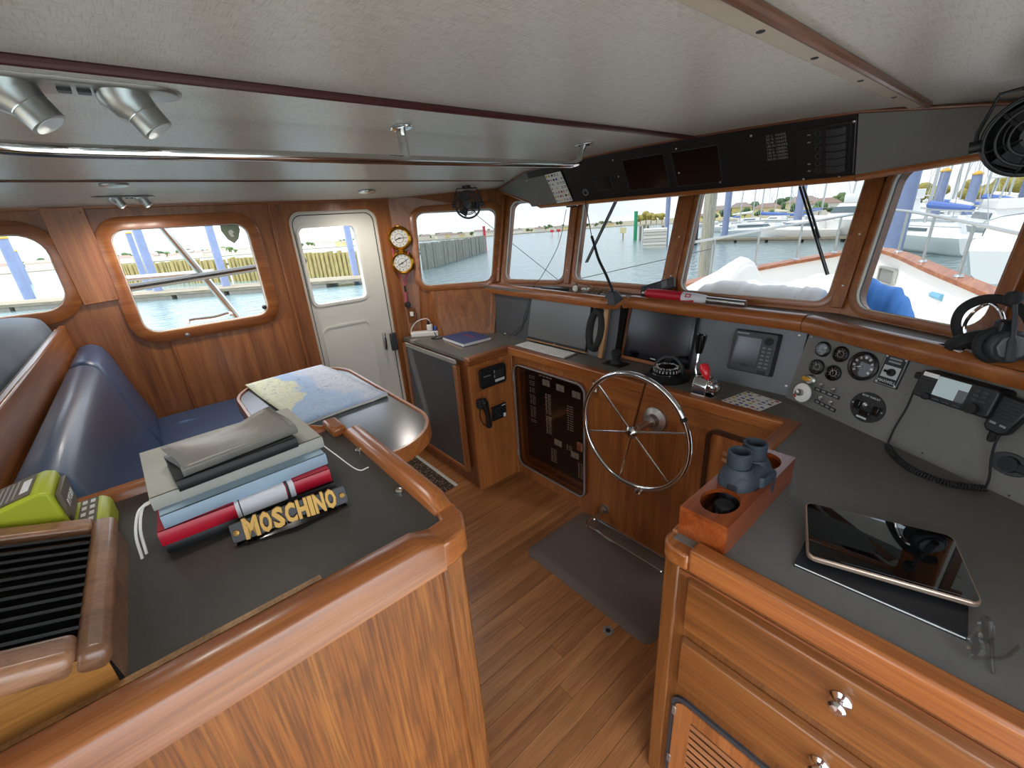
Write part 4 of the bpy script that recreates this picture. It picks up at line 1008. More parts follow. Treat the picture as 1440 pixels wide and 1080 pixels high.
# ---- VHF radio with fist microphone
c4 = [onf(x, y, FSB, .05) for x, y in ((1305, 523), (1405, 546), (1384, 586), (1289, 557))]
cu = sum(p[0] for p in c4) / 4; cv = sum(p[1] for p in c4) / 4
vh = thing('marine_radio', 'black marine radio with a pale lit display on the starboard dash', 'radio', FSB @ T(cu, cv, 0))
hw, hh = .098, .044
MB().prism(rr(-hw, hw, -hh, hh, .012, 4), 0, .058, top=rr(-hw + .004, hw - .006, -hh + .004, hh - .004, .012, 4)).build('housing', 'black_plastic', vh, bevel=.004)
MB().bb((-.045, -.022, .058), (.032, .034, .0592)).build('display', 'lcd', vh, smooth=0)
MB().bb((.01, -.022, .0592), (.032, .012, .0596)).build('display_field', 'mid_grey', vh, smooth=0)
MB().bb((-.085, .024, .058), (-.046, .036, .0586)).build('paper_strip', 'paper', vh, smooth=0)
for i in range(5): MB().box((-.068, .012 - i * .0085, .0583), (.034, .003, .001)).build('speaker_slot', 'black_rubber', vh, smooth=0)
for i in range(3): MB().box((-.03 + i * .026, -.033, .059), (.018, .007, .003)).build('button', 'dark_grey', vh, bevel=.001)
for i in range(2):
    for j in range(3): MB().box((.050 + i * .018, .0 + j * .012, .059), (.013, .008, .003)).build('button', 'dark_grey', vh, bevel=.001)
MB().lathe([(0, .057), (.016, .057), (.015, .072), (0, .073)], 20, M=T(.055, -.024, 0)).build('knob', 'black_rubber', vh)
MB().lathe([(0, .057), (.011, .057), (.010, .066), (0, .067)], 16, M=T(-.055, -.032, 0)).build('knob', 'black_rubber', vh)
MB().bb((-hw - .018, .006, .02), (-hw + .004, .026, .045)).build('cable_plug', 'black_rubber', vh, bevel=.004)
a = onf(1352, 529, FSB); b = onf(1408, 546, FSB)
ps = tag(MB().bb((0, 0, 0), (.115, .016, .0006), M=FSB @ T(a[0] - .01, a[1] - .016, .0) @ RZ(-.02)).build('paper_label', 'paper', smooth=0), 'thin white paper label stuck above the marine radio', 'label')
MB().box((.075, .006, .0007), (.04, .007, .0004), M=FSB @ T(a[0] - .01, a[1] - .016, .0)).build('print', 'mid_grey', ps, smooth=0)
u, v = onf(1416, 585, FSB, .03)
mc = thing('fist_microphone', 'black fist microphone clipped right of the marine radio', 'microphone', FSB @ T(u, v, .012) @ RZ(-.12))
MB().prism([(-.032, .05), (.032, .05), (.034, .02), (.026, -.04), (.016, -.052), (-.016, -.052), (-.026, -.04), (-.034, .02)], 0, .03).build('body', 'black_plastic', mc, bevel=.006)
for i in range(6): MB().box((0, .038 - i * .009, .0305), (.044, .002, .001)).build('grille_slot', 'black_rubber', mc, smooth=0)
MB().box((-.01, -.026, .031), (.014, .006, .002)).build('button', 'text_grey', mc, bevel=.001); MB().box((.012, -.026, .031), (.014, .006, .002)).build('button', 'text_grey', mc, bevel=.001)
MB().tube([(0, -.048, .014), (0, -.07, .012), (0, -.078, .011)], [.012, .009, .006], 10).build('strain_relief', 'black_rubber', mc)
MB().box((0, .01, -.006), (.03, .04, .012)).build('clip', 'dark_grey', mc, bevel=.003)
# coiled cord of the microphone
cd_ = thing('coiled_cord', 'black coiled microphone cord lying along the foot of the starboard dash', 'cord')
def sbp(px, py, h): q = onf(px, py, FSB, h); return FSB @ V((q[0], q[1], h))
st = [sbp(1286, 548, .035), sbp(1274, 575, .02), sbp(1259, 600, .012), sbp(1248, 624, .01)]
MB().tube(curve_pts(st, 6), .0028, 8).build('straight_cord', 'black_rubber', cd_)
axis = curve_pts([onz(1248, 627, ZD + .012), onz(1262, 645, ZD + .012), onz(1290, 664, ZD + .011), onz(1335, 680, ZD + .011), onz(1385, 687, ZD + .012)], 40)
hel = []; ref = V((0, 0, 1)); NT = 42
for i, p in enumerate(axis):
    t1 = (axis[min(i + 1, len(axis) - 1)] - axis[max(0, i - 1)]).normalized(); s_ = t1.cross(ref).normalized(); q = s_.cross(t1)
    hel.append((p, s_, q))
pts = []
NN = len(axis) - 1
for k in range(NT * 10 + 1):
    f_ = k / (NT * 10) * NN; i = min(int(f_), NN - 1); w_ = f_ - i
    p = hel[i][0].lerp(hel[i + 1][0], w_); a = 2 * PI * k / 10; pts.append(p + (hel[i][1] * math.cos(a) + hel[i][2] * math.sin(a)) * .0075)
MB().tube(pts, .0026, 5).build('coil', 'black_rubber', cd_)
MB().tube(curve_pts([onz(1385, 687, ZD + .012), sbp(1391, 672, .02), sbp(1394, 645, .025), sbp(1400, 622, .03), sbp(1408, 609, .03)], 6), .0028, 8).build('straight_cord', 'black_rubber', cd_)
u, v = onf(1418, 653, FSB, .01)
wc = thing('socket_cover', 'round black socket cover low on the starboard dash', 'socket', FSB @ T(u, v, 0))
MB().prism(ell(0, 0, .042, .03), 0, .006).build('plate', 'dark_grey', wc, bevel=.002); MB().lathe([(0, .006), (.022, .006), (.02, .014), (0, .014)], 22).build('cap', 'black_plastic', wc); MB().bb((.01, -.012, .006), (.04, .012, .012)).build('tab', 'black_plastic', wc, bevel=.003)
screws(dh, [FSB @ T(*onf(x, y, FSB), 0) for x, y in ((1297, 637), (1419, 697))], .003, 'dark_grey')
# ------------------------------------------------------------------ on the shelf
gm = thing('gooseneck_microphone', 'black gooseneck lamp rising from a wedge base on the dash shelf corner', 'gooseneck lamp')
g0 = V((-1.42, 1.88, ZS))
MB().add([(g0.x - .05, g0.y - .028, ZS - .03), (g0.x + .045, g0.y - .03, ZS - .03), (g0.x + .05, g0.y + .045, ZS - .004), (g0.x - .045, g0.y + .05, ZS - .004), (g0.x - .022, g0.y - .004, ZS + .04), (g0.x + .022, g0.y - .006, ZS + .04), (g0.x + .022, g0.y + .022, ZS + .045), (g0.x - .02, g0.y + .024, ZS + .045)], [(0, 1, 2, 3), (4, 5, 6, 7), (0, 1, 5, 4), (1, 2, 6, 5), (2, 3, 7, 6), (3, 0, 4, 7)]).build('base', 'dark_grey', gm, bevel=.006)
gp = [g0 + V((0, .01, .04))]
for x, y in ((853, 388), (842, 365), (836, 345), (832, 332)): gp.append(ony(x, y, 1.90))
MB().tube(curve_pts(gp, 6), .0075, 10).build('arm', 'black_rubber', gm)
wp_ = [ony(832, 333, 1.90), ony(828, 310, 1.905), ony(824, 288, 1.905), FA @ V((*onf(824, 272, FA), .004))]
MB().tube(curve_pts(wp_, 6), .0025, 6).build('cable', 'black_rubber', gm)
a = ony(766, 403, 1.96)
tag(MB().prism([(0, 0), (.10, .0), (.21, .03), (.21, .045), (.10, .06), (0, .055)], 0, .015, M=T(a.x - .03, 1.95, ZS - .006)).build('flat_scraper', 'black_plastic', bevel=.003), 'flat black paddle lying on the dash shelf', 'paddle')
fu = thing('feather_duster', 'small brown and white fluffy bundle beside the flat black paddle on the shelf', 'fluffy bundle')
rnd = random.Random(2)
for i in range(14):
    px = 805 + i * 3.6; c = ony(px, 402, 1.975); m = MB()
    R_ = .021 - .0006 * i
    m.lathe([(0, -R_), (R_ * .6, -R_ * .75), (R_, 0), (R_ * .65, R_ * .7), (0, R_)], 9, M=T(c.x, 1.975 + rnd.random() * .03, ZS + R_ * .7) @ RX(rnd.random() * 3) @ RY(rnd.random()) @ Matrix.Diagonal((1, .6, 1.3, 1)))
    m.build('tuft', ('rope_white' if i in (1, 4, 6) else 'brown_fur'), fu)
hp = thing('handheld_radio', 'dark handheld radio with a small display leaning against the window post on the shelf', 'handheld radio', fr(V((ony(918, 408, 2.04).x, 2.035, ZS + .014)), V((.9, .1, .30)), V((-.28, .3, .9))))
MB().bb((-.06, .0, -.012), (.13, .055, .015)).build('body', 'dark_grey', hp, bevel=.008); MB().bb((.065, .012, .015), (.095, .046, .0165)).build('display', 'mid_grey', hp, smooth=0)
for i in range(4):
    for j in range(3): MB().box((-.03 + i * .02, .014 + j * .014, .0155), (.011, .008, .002)).build('key', 'black_rubber', hp, smooth=0)
# rolled red and white flag on a steel staff
fa, fb = onz(903, 414, ZS), onz(1046, 430, ZS)
fa = V((-1.29, 2.0, ZS + .025)); fb = V((-.775, 1.985, ZS + .02))
dfl = (fb - fa); rf = thing('rolled_flag', 'rolled red and white flag on a steel staff lying along the dash shelf', 'flag')
def along(f): return fa + dfl * f
MB().tube([along(.0), along(.03), along(.2), along(.42)], [.012, .024, .027, .026], 14).build('red_cloth', 'red', rf)
MB().tube([along(.42), along(.5), along(.6), along(.64), along(.655)], [.0262, .026, .023, .02, .016], 14).build('white_cloth', 'label_white', rf)
MB().tube([along(.36) + V((0, -.004, -.008)), along(.55) + V((0, -.008, -.012))], .018, 10).build('red_fold', 'red', rf)
MB().torus(.012, .004, 16, 6, M=T(*along(-.01))).build('end_loop', 'rope_white', rf)
MB().ring(rr(-.014, .014, -.009, .009, .002, 2), rr(-.009, .009, -.005, .005, .002, 2), 0, .001, M=fr(along(.49) + V((0, -.0225, .0135)), dfl, V((0, .6, 1)))).build('emblem', 'flag_red', rf, smooth=0)
MB().tube([along(.62), along(1.0)], .0155, 14).build('staff', 'steel', rf)
MB().tube(curve_pts([onz(863, 398, ZS), onz(885, 406, ZS), onz(905, 410, ZS)], 5), .003, 6).build('lanyard', 'black_rubber', rf)
vc = thing('small_camera', 'small black cylinder camera under the overhead console at the front window post', 'camera', fr(W_4.S(W_4.len - .004, 1.745, .045), (1, 0, 0), (0, 0, 1)))
MB().tube([(-.04, 0, 0), (.03, 0, 0), (.04, 0, 0)], [.016, .016, .014], 14).build('body', 'black_plastic', vc); MB().tube([(.04, 0, 0), (.043, 0, 0)], .010, 12).build('lens', 'steel', vc); MB().tube([(-.005, .012, 0), (-.005, .03, -.01)], .006, 8).build('bracket', 'black_plastic', vc)
# thin black cable draped over the port dash
cb_ = tag(MB().tube(curve_pts([W_4.S(*W_4.inv(800, 296), .03), ony(785, 345, 1.97), ony(762, 388, 1.9), FP @ V((*onf(750, 404, FP, .02), .02)), FP @ V((*onf(744, 425, FP, .01), .01)), FP @ V((*onf(737, 446, FP, .008), .008)), FP @ V((*onf(734, 462, FP, .008), .008)), FP @ V((*onf(722, 472, FP, .012), .012))], 8), .0018, 6).build('hanging_cable', 'black_rubber'), 'thin black cable hanging from the window post down the port dash', 'cable')
cb2 = tag(MB().tube(curve_pts([FP @ V((*onf(750, 412, FP, .012), .012)), FP @ V((*onf(742, 440, FP, .006), .006)), FP @ V((*onf(736, 455, FP, .004), .004)), onz(715, 473, ZD + .004), onz(708, 470, ZD + .004)], 8), .0016, 6).build('white_plug_cable', 'black_rubber'), 'second thin cable looping down the port dash to a white plug', 'cable')
MB().box((0, 0, 0), (.02, .012, .01), M=T(*onz(711, 469, ZD + .006))).build('plug', 'white_plastic', cb2, bevel=.002)
# ------------------------------------------------------------------ headset on the starboard shelf
hd = thing('headset', 'black boom microphone headset lying on the starboard shelf by the window', 'headset')
c1 = onr(1372, 452, 1.72)
def hp_(px, py, t): return onr(px, py, t)
tH = (V((0.03, 1.69, 1.36)) - EYEV).length
band = [hp_(1350, 478, tH + .08), hp_(1344, 455, tH + .08), hp_(1352, 436, tH + .07), hp_(1372, 424, tH + .05), hp_(1396, 420, tH + .02), hp_(1418, 424, tH - .0), hp_(1438, 437, tH - .03), hp_(1452, 460, tH - .05)]
MB().tube(curve_pts(band, 6), .008, 10, flat=1.6).build('headband', 'black_rubber', hd)
band2 = [hp_(1362, 482, tH + .06), hp_(1356, 460, tH + .06), hp_(1368, 440, tH + .04), hp_(1390, 427, tH + .03), hp_(1406, 436, tH + .0), hp_(1412, 452, tH - .01), hp_(1414, 468, tH - .02)]
MB().tube(curve_pts(band2, 6), .0045, 8).build('wire_yoke', 'chrome', hd)
ec = hp_(1416, 487, tH - .03)
EM = fr(ec, V((.85, .5, 0)), V((0, .15, 1)))
cup = MB().prism(ell(0, 0, .043, .043, 10), -.016, .016, M=EM).build('ear_cup', 'dark_grey', hd, bevel=.006)
MB().prism(ell(0, 0, .032, .032, 8), .016, .023, M=EM).build('cup_shell', 'mid_grey', cup, bevel=.003); MB().box((-.005, -.016, .0235), (.016, .005, .002), M=EM).build('badge', 'blue_cable', cup)
MB().torus(.037, .013, 28, 8, M=EM @ T(-.008, 0, -.024)).build('ear_pad', 'black_rubber', hd)
EM2 = fr(hp_(1365, 480, tH + .06), V((.6, .8, 0)), V((0, 0, 1)))
MB().torus(.036, .02, 24, 8, M=EM2 @ RX(.9)).build('ear_pad', 'black_rubber', hd)
MB().box((0, .0, 0), (.035, .045, .03), M=fr(hp_(1412, 462, tH - .02), V((.85, .5, 0)), V((0, 0, 1)))).build('slider', 'black_plastic', hd, bevel=.005)
bm_ = [hp_(1420, 508, tH - .06), hp_(1424, 480, tH - .06), hp_(1427, 450, tH - .06), hp_(1427, 428, tH - .06)]
MB().tube(curve_pts(bm_, 5), [.010] * 6 + [.005] * 10, 8).build('boom', 'dark_grey', hd)
MB().lathe([(0, -.018), (.014, -.013), (.018, 0), (.014, .013), (0, .018)], 14, M=T(*hp_(1425, 419, tH - .06))).build('foam_tip', 'black_rubber', hd)
pp_ = tag(MB().add([onz(x, y, ZS + .006) for x, y in ((1318, 484), (1345, 484), (1362, 490), (1350, 496))], [(0, 1, 2, 3)]).build('loose_papers', 'paper', smooth=0), 'loose white sheet on the shelf beside the headset', 'paper')
so_ = pp_.modifiers.new('thick', 'SOLIDIFY'); so_.thickness = .002
# big black fan at the starboard end of the overhead
def fan(name, label, M, R, mount):
    k = thing(name, label, 'fan', M)
    for r_, z in ((R, 0), (R * .95, .03), (R * .72, .045), (R * .48, .05), (R * .95, -.03), (R * .6, -.045)):
        MB().torus(r_, .0032 if r_ < R else .0048, 36, 6, M=T(0, 0, z * R / .08)).build('guard_ring', 'black_plastic', k)
    for i in range(6):
        a = i * PI / 3 + .2; c, s = math.cos(a), math.sin(a); q = R / .08
        MB().tube([(c * .02, s * .02, .052 * q), (c * R * .72, s * R * .72, .045 * q), (c * R * .95, s * R * .95, .03 * q), (c * R, s * R, 0), (c * R * .95, s * R * .95, -.03 * q), (c * R * .6, s * R * .6, -.045 * q), (c * .02, s * .02, -.05 * q)], .0026, 6).build('guard_rib', 'black_plastic', k)
    MB().lathe([(0, .054 * R / .08), (R * .3, .052 * R / .08), (R * .3, .04 * R / .08), (R * .2, .0), (R * .24, -.05 * R / .08), (0, -.06 * R / .08)], 24).build('motor', 'black_plastic', k)
    if mount: MB().lathe([(R * .98, -.004), (R * .99, -.03 * R / .08), (R * .7, -.055 * R / .08), (0, -.066 * R / .08)], 28).build('back_shell', 'black_rubber', k)
    for i in range(3):
        a = i * 2 * PI / 3; MB().add([(R * .18, -.012, .006), (R * .82, -.035 * R / .08, .014), (R * .86, .02 * R / .08, -.006), (R * .18, .014, -.006)], [(0, 1, 2, 3)], M=RZ(a)).build('blade', 'dark_grey', k)
    MB().tube([(-R * 1.12, 0, 0), (-R * 1.1, R * .35, 0), (-R * .75, R * 1.2, 0), (R * .75, R * 1.2, 0), (R * 1.1, R * .35, 0), (R * 1.12, 0, 0)], .0042, 8).build('yoke', 'black_plastic', k)
    for s in (-1, 1): MB().lathe([(0, -.012), (.014, -.012), (.014, .012), (0, .012)], 12, M=T(s * R * 1.1, 0, 0) @ RY(PI / 2)).build('pivot_knob', 'black_plastic', k)
    MB().lathe([(0, 0), (.03, 0), (.026, .025), (0, .03)], 16, M=T(0, R * 1.2 - .004, 0) @ RX(-PI / 2)).build('mount', 'black_plastic', k)
    return k
fp = onr(658, 288, 3.02)
to_cam = (EYEV - fp); fan('port_fan', 'small black cage fan hanging in front of the port quarter window', fr(fp, V((-to_cam.y, to_cam.x, 0)), V((0, 0, 1))), .082, 0)
fq = onr(1458, 188, 1.62)
d_ = (EYEV - fq); xq = V((-d_.y, d_.x, 0)).normalized() * 1 + V((0, 0, .15))
fan('starboard_fan', 'large black cage fan at the starboard end of the overhead console', fr(fq, xq, V((.05, -.1, 1))), .084, 1)
# ------------------------------------------------------------------ starboard drawers and what lies on their top
FD = fr((XR, YR, 0), (1, 0, 0), (0, 0, 1))
dc = thing('drawer_cabinet', 'wooden drawer cabinet with steel knobs under the starboard worktop', 'cabinet')
MB().bb((XR + .02, YR + .02, 0), (.425, 1.60, ZD - .025)).build('carcass', 'dark_teak_z', dc, smooth=0)
MB().bb((0, 0, -.02), (.845, ZD - .03, 0), M=FD).build('face_frame', 'drawer_z', dc, smooth=0)
MB().bb((-.012, 0, -.03), (.03, ZD - .04, .008), M=FD).build('corner_post', 'drawer_z', dc, bevel=.006)
for (v0, v1) in ((.685, .853), (.478, .650)):
    dw = MB().prism(rr(.052, .80, v0, v1, .006, 2), 0, .020, M=FD, top=rr(.060, .792, v0 + .006, v1 - .008, .006, 2)).build('drawer_front', 'drawer_x', dc, bevel=.003)
    u = .379; vk = (v0 + v1) / 2 + .02
    MB().lathe([(0, .019), (.018, .019), (.019, .023), (.013, .027), (.007, .03), (.007, .036), (.014, .041), (.0155, .046), (.011, .051), (0, .053)], 24, M=FD @ T(u, vk, 0)).build('knob', 'chrome', dw)
DO = (.046, .40, .05, .425)
MB().ring(rr(*DO, .04), rr(DO[0] + .014, DO[1] - .014, DO[2] + .014, DO[3] - .014, .03), 0, .008, M=FD).build('door_rim', 'dark_grey', dc, smooth=50)
dv = MB().ring(rr(DO[0] + .014, DO[1] - .014, DO[2] + .014, DO[3] - .014, .03), rr(DO[0] + .06, DO[1] - .06, DO[2] + .06, DO[3] - .06, .004), 0, .012, M=FD).build('louvred_door', 'teak_z', dc, smooth=50)
for i in range(9):
    v = DO[2] + .065 + i * .029
    MB().add([(DO[0] + .058, v, .0), (DO[1] - .058, v, .0), (DO[1] - .058, v + .024, .012), (DO[0] + .058, v + .024, .012), (DO[1] - .058, v + .03, .004), (DO[0] + .058, v + .03, .004)], [(0, 1, 2, 3), (3, 2, 4, 5), (5, 4, 1, 0)], M=FD).build('louvre', 'teak_x', dv, smooth=0)
for v in (.14, .36): MB().box((DO[0] + .012, v, .011), (.012, .035, .006), M=FD).build('hinge', 'brushed', dv, bevel=.002)
MB().bb((.03, ZD - .085, -.001), (.845, ZD - .072, .003), M=FD).build('scribe_line', 'dark_teak_x', dc, smooth=0)
for a, b, mt, nm in (((XR + .055, YR - .022, ZD - .05), (.425, YR + .024, ZD + .016), 'trim_x', 'edge_trim'),
                 ((XR - .02, YR + .03, ZD - .05), (XR + .018, 1.2, ZD + .002), 'trim_y', 'edge_trim')):
    MB().bb(a, b).build(nm, mt, wt, bevel=.008)
MB().prism([(XR + .056, YR - .024), (XR + .01, YR - .024), (XR - .012, YR - .012), (XR - .022, YR + .01), (XR - .022, YR + .035), (XR + .016, YR + .035), (XR + .02, YR + .022), (XR + .056, YR + .022)], ZD - .05, ZD - .004).build('corner_trim', 'trim_y', wt, bevel=.007)
# binocular box
BX0, BX1, BY0, BY1, BZ = -.422, -.306, .852, 1.272, 1.012
bx = thing('binocular_box', 'reddish wooden holder box with three round holes on the starboard worktop', 'holder box')
L_ = BY1 - BY0; cx = (BX0 + BX1) / 2
holes = [list(reversed(ell(cx, BY0 + .085, .043, .058))), list(reversed(ell(cx, BY0 + .215, .048, .066))), list(reversed(ell(cx, BY1 - .075, .043, .055)))]
holed([(BX0, BY0), (BX1, BY0), (BX1, BY1), (BX0, BY1)], holes, BZ - .012, BZ).build('lid', 'box_wood', bx, smooth=30)
for a, b in (((BX0, BY0, ZD), (BX1, BY0 + .012, BZ - .012)), ((BX0, BY1 - .012, ZD), (BX1, BY1, BZ - .012))): MB().bb(a, b).build('end_board', 'box_wood', bx, smooth=0)
for a, b in (((BX0, BY0 + .012, ZD), (BX0 + .01, BY1 - .012, BZ - .012)), ((BX1 - .01, BY0 + .012, ZD), (BX1, BY1 - .012, BZ - .012))): MB().bb(a, b).build('side_board', 'box_wood', bx, smooth=0)
MB().bb((BX0 + .01, BY0 + .012, ZD + .001), (BX1 - .01, BY1 - .012, ZD + .006)).build('bottom_board', 'oak_strip', bx, smooth=0)
cn = thing('spray_can', 'dark can with small print standing in the nearest hole of the binocular box', 'can', T(cx + .006, BY0 + .10, ZD + .006))
MB().lathe([(0, 0), (.026, 0), (.026, .055), (.022, .062), (0, .062)], 22).build('can', 'book_black', cn); MB().prism([(-.008, -.0265), (.018, -.0205), (.018, -.0195), (-.008, -.0255)], .012, .05).build('printed_label', 'mid_grey', cn, smooth=0)
bn = thing('binoculars', 'slate grey rubber binoculars standing eyepieces up in the wooden holder box', 'binoculars', T(cx + .0, BY0 + .225, ZD + .006) @ RZ(PI / 2 - .12))
for s in (-1, 1):
    MB().lathe([(0, 0), (.035, 0), (.038, .04), (.044, .07), (.046, .088), (.044, .1), (.036, .118), (.030, .128), (0, .128)], 28, M=T(s * .036, 0, 0)).build('barrel', 'binocular', bn)
    e = MB().lathe([(0, .12), (.0275, .12), (.0275, .134), (.0295, .136), (.0295, .168), (.0275, .170), (.024, .170), (.022, .150), (0, .148)], 28, M=T(s * .0355, .003, 0)).build('eyepiece', 'binocular', bn)
    MB().lathe([(0, .149), (.019, .149), (.019, .1495), (0, .1495)], 18, M=T(s * .0355, .003, 0)).build('lens', 'black_gloss', e)
MB().loft([[(x * w_, y * d_2 + dy, z) for x, y in rr(-1, 1, -1, 1, .6, 5)] for w_, d_2, dy, z in ((.066, .036, .0, .03), (.080, .045, 0, .07), (.081, .046, 0, .09), (.070, .040, .0, .112), (.05, .026, .002, .124))]).build('bridge', 'binocular', bn, smooth=60)
MB().lathe([(0, .10), (.012, .10), (.012, .138), (.010, .14), (0, .141)], 16, M=T(0, .006, 0)).build('focus_wheel', 'black_rubber', bn)
MB().loft([[(x, y, z) for x, y in rr(-.012 - k_, .055 + k_, -.052 - k_ * .5, -.02, .01, 3)] for k_, z in ((0, .03), (.004, .04), (.004, .095), (0, .103))]).build('battery_housing', 'binocular', bn, smooth=60)
for zz in (.06, .085): MB().lathe([(0, 0), (.006, 0), (.006, .004), (0, .005)], 12, M=T(.03, -.052, zz) @ RX(PI / 2)).build('button', 'dark_grey', bn)
MB().box((-.078, -.012, .085), (.012, .024, .016)).build('strap_lug', 'black_rubber', bn, bevel=.003)
# tablet on notebook
n0, n1 = onz(1116, 794, ZD + .004), onz(1360, 900, ZD + .004)
na = math.atan2(n1.y - n0.y, n1.x - n0.x); NL = (n1 - n0).length
nb = thing('black_notebook', 'thin black notebook with white page edge under the tablet', 'notebook', T(n0.x, n0.y, ZD) @ RZ(na))
MB().bb((0, 0, 0), (NL, .19, .0025)).build('cover', 'book_black', nb, bevel=.001); MB().bb((.002, .002, .0025), (NL - .002, .188, .0065)).build('pages', 'paper', nb, smooth=0); MB().bb((0, 0, .0065), (NL, .19, .009)).build('cover', 'book_black', nb, bevel=.001)
zt = ZD + .034
tc4 = [onz(1152, 791, .958), onz(1397, 858, .956), onz(1323, 752, .964), onz(1122, 703, .966)]
ct = sum(tc4, V()) / 4
xd = ((tc4[1] - tc4[0]) + (tc4[2] - tc4[3])); yd_ = ((tc4[3] - tc4[0]) + (tc4[2] - tc4[1]))
TM = fr(ct, xd, yd_)

tb = thing('tablet_computer', 'large tablet in a clear bumper case lying on the black notebook', 'tablet', TM)
tw, tl = xd.length / 4, .098
MB().prism(rr(-tw - .004, tw + .004, -tl - .004, tl + .004, .018), -.008, .0045).build('bumper_case', 'copper_case', tb, bevel=.003)
MB().prism(rr(-tw, tw, -tl, tl, .014), -.002, .0055).build('body', 'tablet_glass', tb, smooth=0)
MB().prism(rr(-tw + .006, tw - .006, -tl + .006, tl - .006, .01), .0055, .0058).build('glass', 'tablet_glass', tb, smooth=0)
# the tablet rests on a folded keyboard cover
tag(MB().prism(rr(-tw + .006, tw - .01, -tl + .004, tl - .004, .015), -.0145, -.0085, M=TM).build('tablet_cover', 'black_rubber', bevel=.002), 'black folded cover sandwiched between tablet and notebook', 'cover')
# clear reading glasses
gl = thing('clear_glasses', 'folded clear plastic reading glasses on the worktop beside the notebook', 'glasses')
ga, gb = onz(1372, 942, ZD), onz(1412, 876, ZD)
gx = (gb - ga); gL = gx.length; GM = fr(ga + V((0, 0, .0)), gx, V((-gx.y, gx.x, 0)))
for c in (.032, .088):
    lp = rr(c - .026, c + .026, .006, .042, .015, 5); li = rr(c - .021, c + .021, .011, .037, .011, 5)
    MB().ring(lp, li, 0, .005, M=GM @ RX(.95)).build('rim', 'clear_plastic', gl, smooth=50); MB().prism(li, .0015, .003, M=GM @ RX(.95)).build('lens', 'clear_glass', gl, smooth=0)
MB().tube([(.057, .026, .002), (.06, .03, .004), (.063, .026, .002)], .003, 8, M=GM @ RX(.95)).build('bridge', 'clear_plastic', gl)
for k_ in (0, 1): MB().tube(curve_pts([(.004 if k_ else .116, .012, .018), (.05, -.006 - .012 * k_, .010), (.11 if k_ else .01, -.018 - .01 * k_, .005)], 5), .003, 8, M=GM).build('temple', 'clear_plastic', gl)
# ------------------------------------------------------------------ things at the nav locker and port quarter wall
q = onz(597, 470, ZD)
pw = thing('power_strip', 'white power strip with plugged-in adapters on the nav locker top', 'power strip', T(q.x + .05, q.y - .02, ZD) @ RZ(.88))
MB().bb((-.10, -.025, 0), (.10, .03, .035)).build('body', 'white_plastic', pw, bevel=.006)
MB().bb((.02, -.02, .035), (.06, .02, .085)).build('adapter', 'white_plastic', pw, bevel=.006); MB().bb((.07, -.014, .035), (.09, .014, .07)).build('adapter', 'blue_cable', pw, bevel=.004)
MB().bb((.025, -.015, .085), (.045, .01, .11)).build('plug', 'black_rubber', pw, bevel=.004)
MB().tube(curve_pts([(.05, .0, .08), (.03, 0, .125), (-.04, .0, .115), (-.09, .0, .07), (-.105, .0, .02)], 6), .003, 6).build('white_lead', 'white_plastic', pw)
MB().tube(curve_pts([(.085, .0, .065), (.12, -.0, .05), (.2, -.02, .04), (.26, -.05, .008), (.30, -.06, .004)], 6), .003, 6).build('white_lead', 'white_plastic', pw)
MB().tube(curve_pts([(.07, -.02, .03), (.09, -.06, .004), (.06, -.1, .004), (.1, -.13, .004), (.14, -.1, .004)], 6), .003, 6).build('black_lead', 'black_rubber', pw)
b4 = [onz(x, y, ZD + .0) for x, y in ((622, 478), (653, 489), (690, 478), (660, 469))]
bc_ = sum(b4, V()) / 4; bx_ = (b4[1] - b4[0]) + (b4[2] - b4[3])
bk_ = thing('blue_logbook', 'blue hardback logbook lying on the nav locker top', 'book', T(bc_.x, bc_.y, ZD) @ RZ(math.atan2(bx_.y, bx_.x)))
wb, hb_ = bx_.length / 4, ((b4[2] - b4[1]) + (b4[3] - b4[0])).length / 4
MB().bb((-wb, -hb_, 0), (wb, hb_, .003)).build('cover', 'book_blue', bk_, smooth=0); MB().bb((-wb + .003, -hb_ + .003, .003), (wb - .003, hb_ - .002, .021)).build('pages', 'paper', bk_, smooth=0); MB().bb((-wb, -hb_, .021), (wb, hb_, .024)).build('cover', 'book_blue', bk_, bevel=.001)
MB().bb((-.06, .02, .024), (.06, .03, .0243)).build('title', 'flag_red', bk_, smooth=0)
MB().box((0, 0, 0), (.05, .045, .018), M=T(*onz(650, 462, ZD + .01))) 
# brass clock and barometer
def clock(px, py, label, a1, a2):
    u, z = W_Q.inv(px, py); M = W_Q.frame(u, z, 0)
    k = thing('brass_clock', label, 'clock', M, group='brass wall instruments')
    MB().lathe([(0, 0), (.082, 0), (.080, .012), (.070, .02), (.068, .045), (.072, .05), (.066, .056), (.058, .05), (.058, .042), (0, .042)], 32).build('case', 'brass', k)
    MB().lathe([(0, .043), (.057, .043), (.057, .0445), (0, .0445)], 28).build('dial', 'dial_white', k)
    mk = MB()
    for i in range(12): mk.box((.047, 0, .0448), (.010, .004, .0006), M=RZ(i * PI / 6))
    mk.torus(.03, .0012, 24, 4, M=T(0, 0, .0445)); mk.build('dial_marks', 'flag_black', k, smooth=0, kind='stuff')
    for a, L, ww in ((a1, .03, .0055), (a2, .044, .0038)): MB().bb((-.008, -ww / 2, .0455), (L, ww / 2, .0462), M=RZ(math.radians(a))).build('hand', 'flag_black', k, smooth=0)
    MB().lathe([(0, .044), (.006, .044), (.005, .048), (0, .048)], 12).build('pivot', 'flag_black', k)
    MB().box((.0, .078, .01), (.02, .016, .012)).build('hinge', 'brass', k, bevel=.002)
    return k
clock(562, 335, 'upper round brass wall clock between door and port window', 200, 0)
clock(567, 369, 'lower round brass barometer hanging beneath the brass clock', 205, 30)
